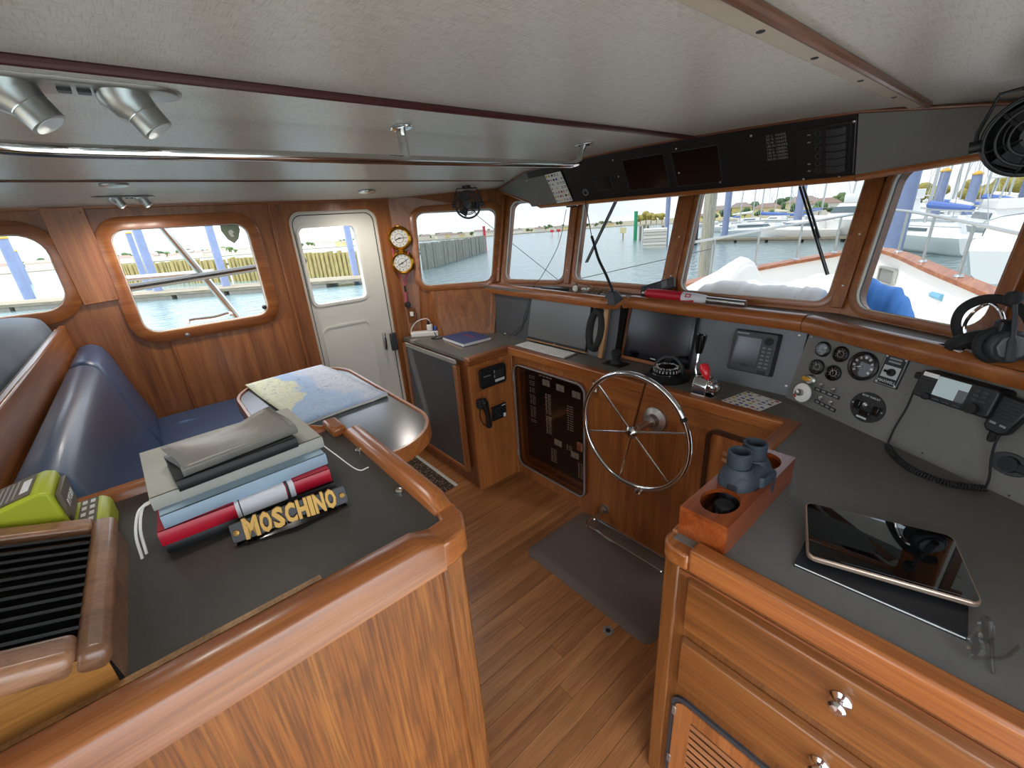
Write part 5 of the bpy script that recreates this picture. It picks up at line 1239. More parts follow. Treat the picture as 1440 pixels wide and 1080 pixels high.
ly = thing('key_lanyard', 'pink lanyard with a black compass fob hung over the brass instruments', 'lanyard')
def wq(px, py, d): return W_Q.S(*W_Q.inv(px, py), d)
for a in (((552, 345), (554, 362), (558, 377), (566, 392), (569, 402)), ((574, 352), (575, 362), (576, 380), (572, 393), (570, 402))):
    MB().tube([wq(*p, .03 if i in (1, 2) else .02) for i, p in enumerate(a)], .0045, 6, flat=.5).build('strap', 'pink', ly)
MB().tube([wq(570, 401, .02), wq(571, 410, .02)], .007, 8).build('ferrule', 'black_plastic', ly)
MB().tube([wq(571, 410, .02), wq(572, 424, .02)], .009, 8).build('tail', 'pink', ly)
MB().lathe([(0, 0), (.022, 0), (.022, .012), (0, .014)], 18, M=W_Q.frame(*W_Q.inv(574, 428), .01)).build('compass_fob', 'black_plastic', ly)
u, z = W_Q.inv(580, 443)
sp_ = thing('light_switch', 'white light switch on a wood plate under the lanyard', 'switch', W_Q.frame(u, z, 0))
MB().box((0, 0, .005), (.06, .105, .010)).build('plate', 'drawer_y', sp_, bevel=.003); MB().box((0, .01, .012), (.026, .032, .008)).build('rocker', 'white_plastic', sp_, bevel=.003)
# ------------------------------------------------------------------ settee, berth and table on the port side
sb_ = thing('settee', 'dark blue vinyl settee with high backrest against the berth front', 'settee')
X0, X1 = -2.885, -1.225
MB().bb((X0, -.30, 0), (X1, .30, .70)).build('base', 'dark_teak_x', sb_, smooth=0)
def cushion(profile, x0, x1, name, r=.03, mat='blue_vinyl', parent=sb_, n=6):
    rings = []; P = [V((0, y, z)) for y, z in profile]; c = sum(P, V()) / len(P)
    for k_ in range(n + 1):
        a = k_ / n * PI / 2; off = r * (1 - math.sin(a)); s = 1 - (r / .22) * (1 - math.sin(a)) ** 1.0 * .6; rings.append((x0 + r * (1 - math.cos(a)), s))
    R2 = [(x0 + r * (1 - math.cos(k_ / n * PI / 2)), 1 - .34 * (1 - math.sin(k_ / n * PI / 2))) for k_ in range(n + 1)]
    xs = R2 + [(x1 - (x - x0), s) for x, s in reversed(R2)]
    return MB().loft([[(x, c.y + (p.y - c.y) * s, c.z + (p.z - c.z) * s) for p in P] for x, s in xs]).build(name, mat, parent, smooth=80)
def smoothpoly(pts, n=4):
    P = [V((0, y, z)) for y, z in pts]; out = []
    k_ = len(P)
    for i in range(k_):
        a, b, c, d = P[i - 1], P[i], P[(i + 1) % k_], P[(i + 2) % k_]
        for j in range(n):
            t = j / n; q = .5 * ((2 * b) + (c - a) * t + (2 * a - 5 * b + 4 * c - d) * t * t + (3 * b - a - 3 * c + d) * t ** 3); out.append((q.y, q.z))
    return out
bp_ = smoothpoly([(-.325, .78), (-.335, 1.0), (-.33, 1.225), (-.30, 1.262), (-.255, 1.255), (-.225, 1.20), (-.18, .98), (-.145, .84), (-.165, .78), (-.24, .77)])
cushion(bp_, X0, -2.40, 'back_cushion', .05); cushion(bp_, -2.398, X1 + .02, 'back_cushion', .05)
sp2 = smoothpoly([(-.17, .70), (-.175, .78), (-.15, .812), (.0, .815), (.24, .812), (.30, .79), (.31, .74), (.29, .70), (.0, .695)])
cushion(sp2, X0, -2.18, 'seat_cushion', .03); cushion(sp2, -2.178, X1 + .01, 'seat_cushion', .03)
# quarter seat under the wide window
bt_ = thing('pilot_berth', 'raised pilot berth with grey blue mattress behind the settee', 'berth')
MB().bb((X0, -.36, .5), (X1, -.336, 1.365)).build('front_board', 'trim_x', bt_, bevel=.006)
MB().bb((X0, -.374, 1.33), (X1, -.361, 1.352)).build('white_trim', 'white_paint', bt_, bevel=.002)
MB().bb((X0, -1.3, 1.2), (X1, -.376, 1.27)).build('bunk_board', 'dark_teak_x', bt_, smooth=0)
mp_ = smoothpoly([(-1.29, 1.275), (-1.29, 1.40), (-1.2, 1.435), (-.6, 1.437), (-.43, 1.425), (-.385, 1.385), (-.38, 1.30), (-.42, 1.273), (-.8, 1.272)])
cushion(mp_, X0 + .005, X1, 'mattress', .06, 'berth_fabric', bt_)
# table
ZT = 1.035
tbm = thing('dinette_table', 'rounded dark table with wooden rim in front of the settee', 'table')
tx0, tx1, ty0, ty1 = -2.31, -1.15, .16, .672
outl = rr(tx0, tx1, ty0, ty1, .235, 12)
MB().prism(rr(tx0 + .012, tx1 - .012, ty0 + .012, ty1 - .012, .225, 12), ZT - .03, ZT).build('table_top', 'table_lam', tbm, smooth=0)
inn = rr(tx0 + .018, tx1 - .018, ty0 + .018, ty1 - .018, .22, 12)
rings = [[(p[0], p[1], z) for p in L] for L, z in ((outl, ZT - .045), (outl, ZT - .004), (rr(tx0 + .004, tx1 - .004, ty0 + .004, ty1 - .004, .231, 12), ZT + .007), (rr(tx0 + .014, tx1 - .014, ty0 + .014, ty1 - .014, .223, 12), ZT + .007), (inn, ZT + .0005), (inn, ZT - .045))]
n = len(outl); m = MB(); vs = [p for r_ in rings for p in r_]
m.add(vs, [(k_ * n + i, k_ * n + (i + 1) % n, ((k_ + 1) % 6) * n + (i + 1) % n, ((k_ + 1) % 6) * n + i) for k_ in range(6) for i in range(n)]).build('rim', 'trim_x', tbm, smooth=50)
MB().bb((tx0 + .25, .30, ZT - .09), (tx1 - .07, .54, ZT - .046)).build('apron', 'trim_x', tbm, bevel=.01)
MB().tube([(-1.78, .42, 0), (-1.78, .42, ZT - .09)], .045, 20).build('pedestal', 'brushed', tbm); MB().lathe([(0, 0), (.16, 0), (.15, .02), (.06, .03), (0, .03)], 28, M=T(-1.78, .42, 0)).build('foot', 'brushed', tbm)
# chart book
c4 = [onz(x, y, ZT + .012) for x, y in ((347, 543), (482, 513), (551, 560), (421, 598))]
co = c4[3]; ux = c4[2] - c4[3]; uy = c4[0] - c4[3]
ch = thing('nautical_chart', 'large nautical chart book lying open on the rounded table', 'chart')
def chp(a, b, z): p = co + ux * a + uy * b + V((0, 0, 0)); 
cm = Matrix.Translation((co.x, co.y, ZT + .008)) @ RZ(math.atan2(uy.y, uy.x))
Lc = uy.length * 1.04; Wc = abs(ux.cross(uy).z) / uy.length * 1.04
nx_, ny_ = 16, 10; vs = []; fs = []
for j in range(ny_ + 1):
    for i in range(nx_ + 1):
        a, b = i / nx_, j / ny_; vs.append((a * Lc - .35, -b * Wc + .2, .004 + .004 * math.sin(a * 7 + b * 3) * (1 if a < .9 else .4) + (.006 * (b - .8) * 5 * (1 - a) if b > .8 else 0)))
for j in range(ny_):
    for i in range(nx_): k_ = j * (nx_ + 1) + i; fs.append((k_, k_ + 1, k_ + nx_ + 2, k_ + nx_ + 1))
ch.matrix_world = cm @ T(.35, -.2, 0)
o = MB().add(vs, fs).build('sheet', 'chart', ch, smooth=80); o.modifiers.new('t', 'SOLIDIFY').thickness = .001
o = MB().add([(x * .99, y * .985 - .004, z - .0065) for x, y, z in vs], fs).build('page_block', 'paper', ch, smooth=80); o.modifiers.new('t', 'SOLIDIFY').thickness = .007
# ------------------------------------------------------------------ port counter in the foreground
ZC = 1.17
pc = thing('port_cabinet', 'tall varnished plywood cabinet end in the port foreground', 'cabinet')
CX0, CX1, CY1 = -1.205, -.585, .325
MB().bb((CX0 + .02, -1.0, 0), (CX1 - .012, CY1 - .02, ZC - .03)).build('carcass', 'dark_teak_z', pc, smooth=0)
MB().bb((CX1 - .012, -1.0, 0), (CX1, CY1 - .035, ZC - .02)).build('side_panel', 'ply_z', pc, smooth=0)
MB().bb((CX1 - .03, CY1 - .052, 0), (CX1 + .008, CY1 - .004, ZC - .02)).build('corner_post', 'ply_z', pc, bevel=.006)
MB().bb((CX0, CY1 - .02, 0), (CX1 - .03, CY1 - .008, ZC - .03)).build('front_panel', 'teak_z', pc, smooth=0)
pt = thing('port_worktop', 'dark laminate worktop with worn wooden fiddle rails in the port foreground', 'worktop')
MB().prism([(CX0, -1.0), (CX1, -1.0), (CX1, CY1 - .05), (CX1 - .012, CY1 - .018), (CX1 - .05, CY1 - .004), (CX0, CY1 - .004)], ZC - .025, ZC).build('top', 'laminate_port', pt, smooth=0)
ZF = ZC + .035
def fiddle(a, b, wd, h, name, mat, bend=0):
    a, b = V(a), V(b); d = (b - a).normalized(); n_ = V((-d.y, d.x, 0)); L = (b - a).length
    pr = [(-wd / 2, -.05), (wd / 2, -.05), (wd / 2, h - .014), (wd / 2 - .008, h - .003), (.0, h), (-wd / 2 + .008, h - .003), (-wd / 2, h - .014)]
    rg = []
    for s, k_ in ((0, .35), (.04, 1), (L - .04, 1), (L, .35)):
        rg.append([a + d * s + n_ * p + V((0, 0, ZC + (q if q < 0 else q * k_))) for p, q in pr])
    return MB().loft(rg).build(name, mat, pt, smooth=50)
fiddle((CX1 + .004, -1.0, 0), (CX1 + .004, CY1 - .055, 0), .06, .026, 'fiddle_rail', 'trim_y')
fiddle((CX1 - .05, CY1, 0), (-1.135, CY1, 0), .045, .030, 'fiddle_rail', 'trim_x')
fiddle((CX0, CY1 - .05, 0), (CX0, -1.0, 0), .03, .030, 'fiddle_rail', 'trim_y')
MB().prism([(CX1 + .034, CY1 - .06), (CX1 + .034, CY1 - .04), (CX1 + .02, CY1 - .0), (CX1 - .02, CY1 + .022), (CX1 - .055, CY1 + .022), (CX1 - .055, CY1 - .018), (CX1 - .03, CY1 - .024), (CX1 - .026, CY1 - .06)], ZC - .05, ZC + .006).build('corner_trim', 'trim_y', pt, bevel=.006)
MB().bb((CX1 - .052, -1.0, ZC), (CX1 - .040, CY1 - .24, ZC + .006)).build('loose_strip', 'oak_strip', pt, smooth=0)
MB().box((CX0 + .035, CY1 - .03, ZC + .012), (.09, .04, .028), M=None).build('fiddle_end', 'trim_x', pt, bevel=.008)
for i, (px, py, lb) in enumerate(((505, 634, 'metal snap stud on the port worktop near the open rail end'), (562, 691, 'metal snap stud on the port worktop by the corner'))):
    q = onz(px, py, ZC); tag(MB().lathe([(0, 0), (.009, 0), (.009, .004), (.006, .007), (.003, .006), (0, .004)], 16, M=T(q.x, q.y, ZC)).build('snap_stud', 'chrome'), lb, 'snap')
# ---- louvred vent box
vb = thing('louvred_vent_box', 'sloping wooden vent box with black louvre slats in the port foreground corner', 'vent box')
vx0, vx1, vy = onz(168, 722, 1.235).x, onz(150, 912, 1.235).x, -.155
zl = 1.235; sl_ = .36; Lv = .48
VM = fr((vx0, vy, zl), (0, -1, sl_), (1, 0, 0))       # local x aft and up, local y starboard, z up
wv = vx1 - vx0
def vp_(a, b, c=0): return tuple(VM @ V((a, b, c)))
fr0 = .035
MB().bb((0, 0, -.035), (.035, wv, 0), M=VM).build('fore_rail', 'vent_wood', vb, bevel=.012, seg=4)
MB().bb((.033, 0, -.035), (Lv, .036, 0), M=VM).build('side_rail', 'vent_wood', vb, bevel=.006)
MB().bb((.033, wv - .05, -.035), (Lv, wv, 0), M=VM).build('side_rail', 'vent_wood', vb, bevel=.012, seg=4)
MB().add([vp_(.004, .004, -.03), vp_(Lv, .004, -.03), (vx0 + .004, vy - Lv, ZC), (vx0 + .004, vy - .006, ZC)], [(0, 1, 2, 3)]).add([vp_(.004, .006, -.02), vp_(.004, wv - .006, -.02), (vx1 - .006, vy - .006, ZC), (vx0 + .006, vy - .006, ZC)], [(0, 1, 2, 3)]).build('shell', 'vent_wood', vb, smooth=0)
MB().add([vp_(.008, wv - .004, -.012), vp_(Lv, wv - .004, -.012), (vx1 - .004, vy - Lv, ZC), (vx1 - .004, vy - .012, ZC)], [(0, 1, 2, 3)]).build('side_board', 'vent_wood_end', vb, smooth=0)
MB().bb((.03, .03, -.034), (Lv, wv - .04, -.03), M=VM).build('dark_inside', 'black_rubber', vb, smooth=0)
ns = 11
for i in range(ns):
    y_ = .04 + (wv - .095) * (i + .5) / ns
    MB().prism([(-.012, -.022), (-.009, -.022), (.013, -.004), (.010, -.001)], .034, Lv, M=VM @ T(0, y_, 0) @ Matrix(((0, 0, 1, 0), (1, 0, 0, 0), (0, 1, 0, 0), (0, 0, 0, 1)))).build('slat', 'black_plastic', vb, smooth=0)
# ---- charger
CM = T(-1.075, -.175, ZC) @ RZ(-PI / 2)      # local x runs aft
cg = thing('battery_charger', 'lime green power tool battery charger with grey label behind the vent box', 'charger', CM)
MB().prism([(0, 0), (.34, 0), (.34, .055), (.012, .055), (0, .045)], -.075, .055, M=RX(PI / 2) @ T(0, 0, 0)).build('base', 'lime', cg, bevel=.006)
MB().bb((.016, -.045, .0555), (.042, .065, .0575)).build('status_label', 'lime_label', cg, smooth=0)
for i in range(4):
    for j in range(2): MB().box((.023 + j * .012, -.03 + i * .026, .0578), (.007, .014, .001)).build('status_icon', 'text_white', cg, smooth=0)
MB().prism([(.046, .055), (.34, .055), (.34, .08), (.066, .142), (.052, .136)], -.062, .048, M=RX(PI / 2)).build('cradle', 'lime', cg, bevel=.005)
KM = fr((.068, -.042, .1425), (.274, 0, -.062), (0, 1, 0))
MB().bb((.008, .0, 0), (.085, .094, .001), M=KM).build('print_label', 'lime_label', cg, smooth=0)
for i in range(7): MB().bb((.03 + i * .0075, .008, .001), (.033 + i * .0075, .085, .0014), M=KM).build('print_line', 'text_grey', cg, smooth=0)
MB().bb((.012, .02, .001), (.024, .075, .0014), M=KM).build('print_line', 'text_white', cg, smooth=0)
for i in range(2): MB().box((.105, .03 + i * .03, .004), (.02, .012, .008), M=KM).build('contact_rib', 'lime', cg, bevel=.002)
for s in (-.004, .092): MB().bb((.085, s, 0), (.30, s + .010, .016), M=KM).build('guide_rail', 'lime', cg, bevel=.003)
MB().bb((.042, -.034, .066), (.050, .05, .126)).build('front_label', 'lime_label', cg, bevel=.002)
lettering('RYOBI', .021, 'text_white', cg, fr((.0415, .008, .096), (0, -1, 0), (0, 0, 1)), .0003)
# ---- stacked books
def book(name, label, pa, pb, depth, z0, z1, cover, pages='paper', spine=True, edge=.003, shift=0, ext=0):
    "spine along the line pa-pb (pixels, at height z0), block reaching to port"
    a, b = onz(*pa, z0), onz(*pb, z0); d = b - a; L = d.length + ext
    M = T(a.x, a.y, z0) @ RZ(math.atan2(d.y, d.x)); k_ = thing(name, label, 'book', M, group=None)
    h = z1 - z0
    MB().bb((0, 0, 0), (L, depth, edge)).build('cover', cover, k_, bevel=.001); MB().bb((0, 0, h - edge), (L, depth, h)).build('cover', cover, k_, bevel=.001)
    MB().bb((.004, .004, edge), (L - .004, depth - .004, h - edge)).build('pages', pages, k_, smooth=0)
    MB().prism([(0, 0), (.0045, 0), (.0045, h), (0, h), (-.003, h * .75), (-.003, h * .25)], 0, L, M=Matrix(((0, 0, 1, 0), (1, 0, 0, 0), (0, 1, 0, 0), (0, 0, 0, 1)))).build('spine', cover, k_, smooth=50)
    return k_, L, h
b1, L1, h1 = book('black_binder', 'black binder at the bottom of the book stack', (237, 778), (474, 690), .215, ZC, ZC + .022, 'book_black')
b2, L2, h2 = book('red_binder', 'red binder with a white spine label in the book stack', (229, 769), (467, 676), .21, ZC + .0225, ZC + .052, 'red')
o = MB().bb((L2 * .43, -.0055, .001), (L2 * .70, .03, h2 + .0008)).build('spine_label', 'label_white', b2, smooth=0)
for f_ in (.40, .715): MB().bb((L2 * f_, -.0045, .0006), (L2 * f_ + .012, .02, h2 + .0005)).build('band', 'label_white', b2, smooth=0); 
for f_ in (.423, .708): MB().bb((L2 * f_, -.0052, .0006), (L2 * f_ + .004, .02, h2 + .0007)).build('band_line', 'flag_black', b2, smooth=0)
tf = MB().add([(L2 * .43, -.006, .0), (L2 * .70, -.006, .0), (L2 * .70, -.012, -.018), (L2 * .43, -.010, -.016)], [(0, 1, 2, 3)]).build('label_flap', 'clear_plastic', b2, smooth=0)
b3, L3, h3 = book('pale_blue_folder', 'pale blue folder between the red binder and the large grey notebook', (232, 744), (461, 652), .215, ZC + .0525, ZC + .078, 'light_blue')
b4_, L4, h4 = book('large_grey_notebook', 'large grey notebook with white ribbons under the smaller notebooks', (217, 719), (456, 628), .245, ZC + .0785, ZC + .104, 'book_grey', edge=.004)
MB().tube(curve_pts([(.0, .02, .01), (-.02, .015, .004), (-.035, .0, -.03), (-.04, -.01, -.075)], 6), .0016, 6, flat=1.6).build('ribbon', 'rope_white', b4_)
MB().tube(curve_pts([(.0, .03, .008), (-.015, .03, .0), (-.028, .01, -.03), (-.033, .0, -.075)], 6), .0016, 6, flat=1.6).build('ribbon', 'rope_white', b4_)
MB().tube(curve_pts([(L4, .02, .0), (L4 + .02, .0, -.03), (L4 + .05, -.03, -.072), (L4 + .075, -.035, -.075)], 6), .0014, 6).build('string', 'rope_white', b4_)
b5, L5, h5 = book('small_black_notebook', 'small black notebook near the top of the book stack', (253, 692), (420, 628), .14, ZC + .1045, ZC + .126, 'book_black')
a, b = onz(259, 671, ZC + .127), onz(419, 608, ZC + .127); d = b - a; L6 = d.length
b6 = thing('grey_leather_notebook', 'limp grey leather notebook curling on top of the book stack', 'book', T(a.x, a.y, ZC + .1265) @ RZ(math.atan2(d.y, d.x)))
vs = []; fs = []; NXX, NYY = 14, 8
for j in range(NYY + 1):
    for i in range(NXX + 1):
        u, v = i / NXX, j / NYY; vs.append((u * L6 + .004 * math.sin(v * 5), v * .125, .017 + .006 * math.sin(u * 5.3 + v * 2.2) * v + .008 * v * math.exp(-((u - .95) / .2) ** 2) - .004 * (1 - v)))
for j in range(NYY):
    for i in range(NXX): k_ = j * (NXX + 1) + i; fs.append((k_, k_ + 1, k_ + NXX + 2, k_ + NXX + 1))
o = MB().add(vs, fs).build('cover', 'leather_grey', b6, smooth=80); o.modifiers.new('t', 'SOLIDIFY').thickness = .003
o = MB().add([(x, y, .002 + z * .12) for x, y, z in vs], fs).build('cover', 'leather_grey', b6, smooth=80); o.modifiers.new('t', 'SOLIDIFY').thickness = .003
MB().bb((.004, .003, .003), (L6 - .004, .12, .0125)).build('pages', 'mid_grey', b6, bevel=.001)
MB().prism([(0, .001), (-.003, .005), (-.002, .014), (.004, .016), (.004, .001)], 0, L6, M=Matrix(((0, 0, 1, 0), (1, 0, 0, 0), (0, 1, 0, 0), (0, 0, 0, 1)))).build('spine', 'leather_grey', b6, smooth=50)
# ---- sunglasses with gold lettering
a, b = onz(330, 774, ZC), onz(493, 713, ZC); d = b - a; LG = d.length
sg = thing('lettered_sunglasses', 'black shield sunglasses with big gold letters in front of the book stack', 'sunglasses', T(a.x, a.y, ZC) @ RZ(math.atan2(d.y, d.x)))
BM = fr((0, .012, .006), (1, 0, 0), (0, .42, 1))
MB().prism(rr(0, LG, 0, .036, .004, 3), -.003, .004, M=BM).build('front_bar', 'black_plastic', sg, bevel=.001)
MB().add([(.004, .006, .002), (LG / 2, -.012, .010), (LG - .004, .006, .002), (LG - .01, .022, .012), (LG / 2, .016, .016), (.01, .022, .012)], [(0, 1, 4, 5), (1, 2, 3, 4)]).build('lens_shield', 'black_gloss', sg, smooth=60)
for k_ in (0, 1): MB().tube(curve_pts([(.004 + k_ * (LG - .008), .03, .02), (LG * .3 + k_ * LG * .4, .055 + .01 * k_, .012), (LG * .9 - k_ * LG * .8, .06 + .012 * k_, .006)], 5), .0035, 8).build('temple', 'black_gloss', sg)
word = 'MOSCHINO'
mm_ = text_mesh(word, .05, .003); xs = [v.co.x for v in mm_.vertices]; ys = [v.co.y for v in mm_.vertices]; sxx = (LG * .80) / (max(xs) - min(xs)); syy = .034 / (max(ys) - min(ys))
cxx = (max(xs) + min(xs)) / 2; cyy = (max(ys) + min(ys)) / 2
bpy.data.meshes.remove(mm_)
# letters one by one
xcur = LG * .10
wts = {'M': 1.25, 'I': .42}
tot = sum(wts.get(c, 1) for c in word)
for c in word:
    wch = LG * .80 * wts.get(c, 1) / tot; me = text_mesh(c, .05, .004, bold=.0022)
    xs = [v.co.x for v in me.vertices]; ys = [v.co.y for v in me.vertices]
    sx_, sy_ = wch * .9 / (max(xs) - min(xs)), .039 / (max(ys) - min(ys)); mx_c, my_c = (max(xs) + min(xs)) / 2, (max(ys) + min(ys)) / 2
    for v in me.vertices: v.co.x = (v.co.x - mx_c) * sx_; v.co.y = (v.co.y - my_c) * sy_
    o = link('gold_letter', me, 'gold', sg, smooth=0); o.matrix_local = BM @ T(xcur + wch / 2, .020, .0065); xcur += wch
    s_ = o.modifiers.new('t', 'SOLIDIFY'); s_.thickness = .0016; s_.offset = 0
for f_ in (.045, .955): MB().lathe([(0, .004), (.006, .004), (.005, .008), (0, .009)], 14, M=BM @ T(LG * f_, .018, 0)).build('stud', 'gold', sg)
# ------------------------------------------------------------------ outside: water (the boat is trimmed about two degrees to it), harbour, own foredeck
WS, WD = .021, V((-.777, .629, 0))
WN = V((WS * WD.x, WS * WD.y, 1)).normalized(); W0 = V((0, 0, -1.9))
def wz(x, y): return -1.9 - WS * (x * WD.x + y * WD.y)
def onw(px, py, up=0): d = ray(px, py); o = W0 + V((0, 0, up)); return EYEV + d * ((o - EYEV).dot(WN) / d.dot(WN))
def upto(p, py, px=None):
    "height of the point above p (same x, y) that shows at pixel row py"
    lo, hi = p.z - 1, p.z + 40
    for _ in range(40):
        m_ = (lo + hi) / 2
        if proj((p.x, p.y, m_))[1] > py: lo = m_
        else: hi = m_
    return lo
wv_ = MB(); R_ = 900
MB().add([(x, y, wz(x, y)) for x, y in ((-R_, -R_), (R_, -R_), (R_, R_), (-R_, R_))], [(0, 1, 2, 3)]).build('water', 'water', smooth=0, kind='structure')
# far shore
sh_px = [(-260, 412), (-60, 392), (120, 376), (300, 362), (430, 351), (585, 340), (720, 330), (880, 318), (990, 313), (1100, 308), (1240, 302), (1400, 296), (1600, 290)]
inner = [onw(x, y) for x, y in sh_px]
vs = [(p.x, p.y, p.z + .3) for p in inner] + [(p.x, p.y, p.z - 1) for p in inner] + [(p.x * 2.6, p.y * 2.6, wz(p.x * 2.6, p.y * 2.6) + 2.5) for p in inner]
n = len(inner)
MB().add(vs, [(i, i + 1, 2 * n + i + 1, 2 * n + i) for i in range(n - 1)] + [(n + i, n + i + 1, i + 1, i) for i in range(n - 1)]).build('far_shore', 'shore', smooth=0, kind='structure')
rnd = random.Random(11)
def shore_at(px, k=1.04):
    for a, b in zip(sh_px, sh_px[1:]):
        if a[0] <= px <= b[0]:
            f_ = (px - a[0]) / (b[0] - a[0]); p = inner[sh_px.index(a)].lerp(inner[sh_px.index(b)], f_); q = p * k; q.z = wz(q.x, q.y) + .4; return q
def house(px, k, w_, d_, h_, wall_, roof_, label, group, hip=False):
    p = shore_at(px, k); a = math.atan2(p.y, p.x) + PI / 2 + rnd.uniform(-.4, .4)
    t_ = thing('shore_house', label, 'house', T(p.x, p.y, p.z - .3) @ RZ(a), group)
    MB().bb((-w_ / 2, -d_ / 2, 0), (w_ / 2, d_ / 2, h_)).build('walls', wall_, t_, smooth=0)
    e = w_ * .05; rh = h_ * .38
    r = MB().add([(-w_ / 2 - e, -d_ / 2 - e, h_), (w_ / 2 + e, -d_ / 2 - e, h_), (w_ / 2 + e, d_ / 2 + e, h_), (-w_ / 2 - e, d_ / 2 + e, h_), (-w_ / 2 + (w_ * .25 if hip else 0), 0, h_ + rh), (w_ / 2 - (w_ * .25 if hip else 0), 0, h_ + rh)], [(0, 1, 5, 4), (2, 3, 4, 5), (1, 2, 5), (3, 0, 4), (0, 3, 2, 1)])
    r.build('roof', roof_, t_, smooth=0)
    nw = max(2, int(w_ / 3.2))
    for fl_ in range(max(1, int(h_ / 3))):
        for i in range(nw):
            x = -w_ / 2 + w_ * (i + .5) / nw
            MB().bb((x - w_ * .06, -d_ / 2 - .05, h_ * .2 + fl_ * 2.4), (x + w_ * .06, -d_ / 2 + .02, h_ * .5 + fl_ * 2.2)).build('window', 'window_dark', t_, smooth=0)
def blob(m, c, r, seed):
    rd = random.Random(seed); rings = []
    for i in range(1, 6):
        a = PI * i / 6; rings.append([(c[0] + r * math.sin(a) * math.cos(2 * PI * j / 9) * rd.uniform(.75, 1.15), c[1] + r * math.sin(a) * math.sin(2 * PI * j / 9) * rd.uniform(.75, 1.15), c[2] + r * .85 * math.cos(a) * -1) for j in range(9)])
    m.loft(rings)
def tree(px, k, h_, mat, label, group, seed):
    p = shore_at(px, k); t_ = thing('shore_tree', label, 'tree', T(p.x, p.y, p.z - .3), group)
    MB().tube([(0, 0, 0), (.1, 0, h_ * .5)], h_ * .035, 6).build('trunk', 'dock_wood', t_)
    m = MB(); rd = random.Random(seed)
    for i in range(5): blob(m, (rd.uniform(-.28, .28) * h_, rd.uniform(-.2, .2) * h_, h_ * rd.uniform(.5, .82)), h_ * rd.uniform(.2, .3), seed * 7 + i)
    m.build('crown', mat, t_, smooth=80)
def zone(px):
    for lim, s in ((120, 'aft port window'), (400, 'wide port window'), (540, 'door window'), (705, 'port quarter window'), (805, 'narrow front window')):
        if px < lim: return s
    return 'front window behind the gooseneck'
i = 0
for px in list(range(-40, 120, 22)) + list(range(170, 385, 13)) + list(range(425, 520, 12)) + list(range(588, 700, 10)) + list(range(715, 880, 11)):
    i += 1
    if rnd.random() < .55: house(px + rnd.uniform(-4, 4), rnd.uniform(1.02, 1.12), rnd.uniform(3.5, 7), 4, rnd.uniform(1.5, 2.8), rnd.choice(['wall_pale', 'wall_pale', 'wall_pale', 'wall_cream', 'white']), rnd.choice(['roof_brown', 'roof_brown', 'float_grey', 'roof_red']), 'small pale far shore house seen through the ' + zone(px), 'far houses through the ' + zone(px))
    for _k in range(2): tree(px + rnd.uniform(-6, 6), rnd.uniform(1.1, 1.25), rnd.uniform(2.4, 4.6), rnd.choice(['leaf', 'leaf_dark', 'leaf']), 'bushy green far shore tree seen through the ' + zone(px), 'far trees through the ' + zone(px), i)
for j, px in enumerate((905, 914, 922, 930, 938)): tree(px, 1.06, rnd.uniform(6, 9), 'leaf_gold', 'taller olive tree in the clump behind the green channel post', 'olive trees behind the channel', 100 + j)
lab = ('low red roofed house beside the big cream house', 'big cream two storey house seen through the wide front window', 'tall yellow house with brown roof among the marina masts', 'pale yellow house with red roof behind the white sailboats', 'cream house right of the marina masts', 'small pale house at the end of the marina row')
for (px, k, w_, h_, wl, rf_, l_) in ((985, 1.1, 12, 5, 'wall_yellow', 'roof_red', 0), (1015, 1.15, 18, 9, 'wall_cream', 'roof_brown', 1), (1045, 1.2, 16, 10, 'wall_yellow', 'roof_brown', 2), (1080, 1.12, 17, 8, 'wall_cream', 'roof_red', 3), (1130, 1.15, 20, 10, 'wall_cream', 'roof_brown', 4), (1165, 1.1, 14, 8, 'wall_pale', 'roof_red', 5)):
    house(px, k, w_ * .62, 7, h_ * .62, wl, rf_, lab[l_], None, True)
for j, px in enumerate((970, 980, 992, 1008, 1022, 1036, 1052, 1070, 1088, 1104, 1122, 1140, 1158, 1176, 1195)):
    tree(px, rnd.uniform(1.01, 1.08), rnd.uniform(3.5, 6), rnd.choice(['leaf', 'leaf_dark']), 'green shrub tree in front of the marina houses', 'trees before the marina houses', 300 + j)
for j, px in enumerate((975, 1000, 1028, 1060, 1096, 1110, 1150, 1185, 1280, 1300, 1330, 1360, 1385, 1410, 1435)):
    tree(px, rnd.uniform(1.25, 1.4), rnd.uniform(7, 11), 'leaf_gold' if px > 1250 else rnd.choice(['leaf', 'leaf_dark']), 'tall tree behind the marina boats', 'trees behind the marina', 200 + j)
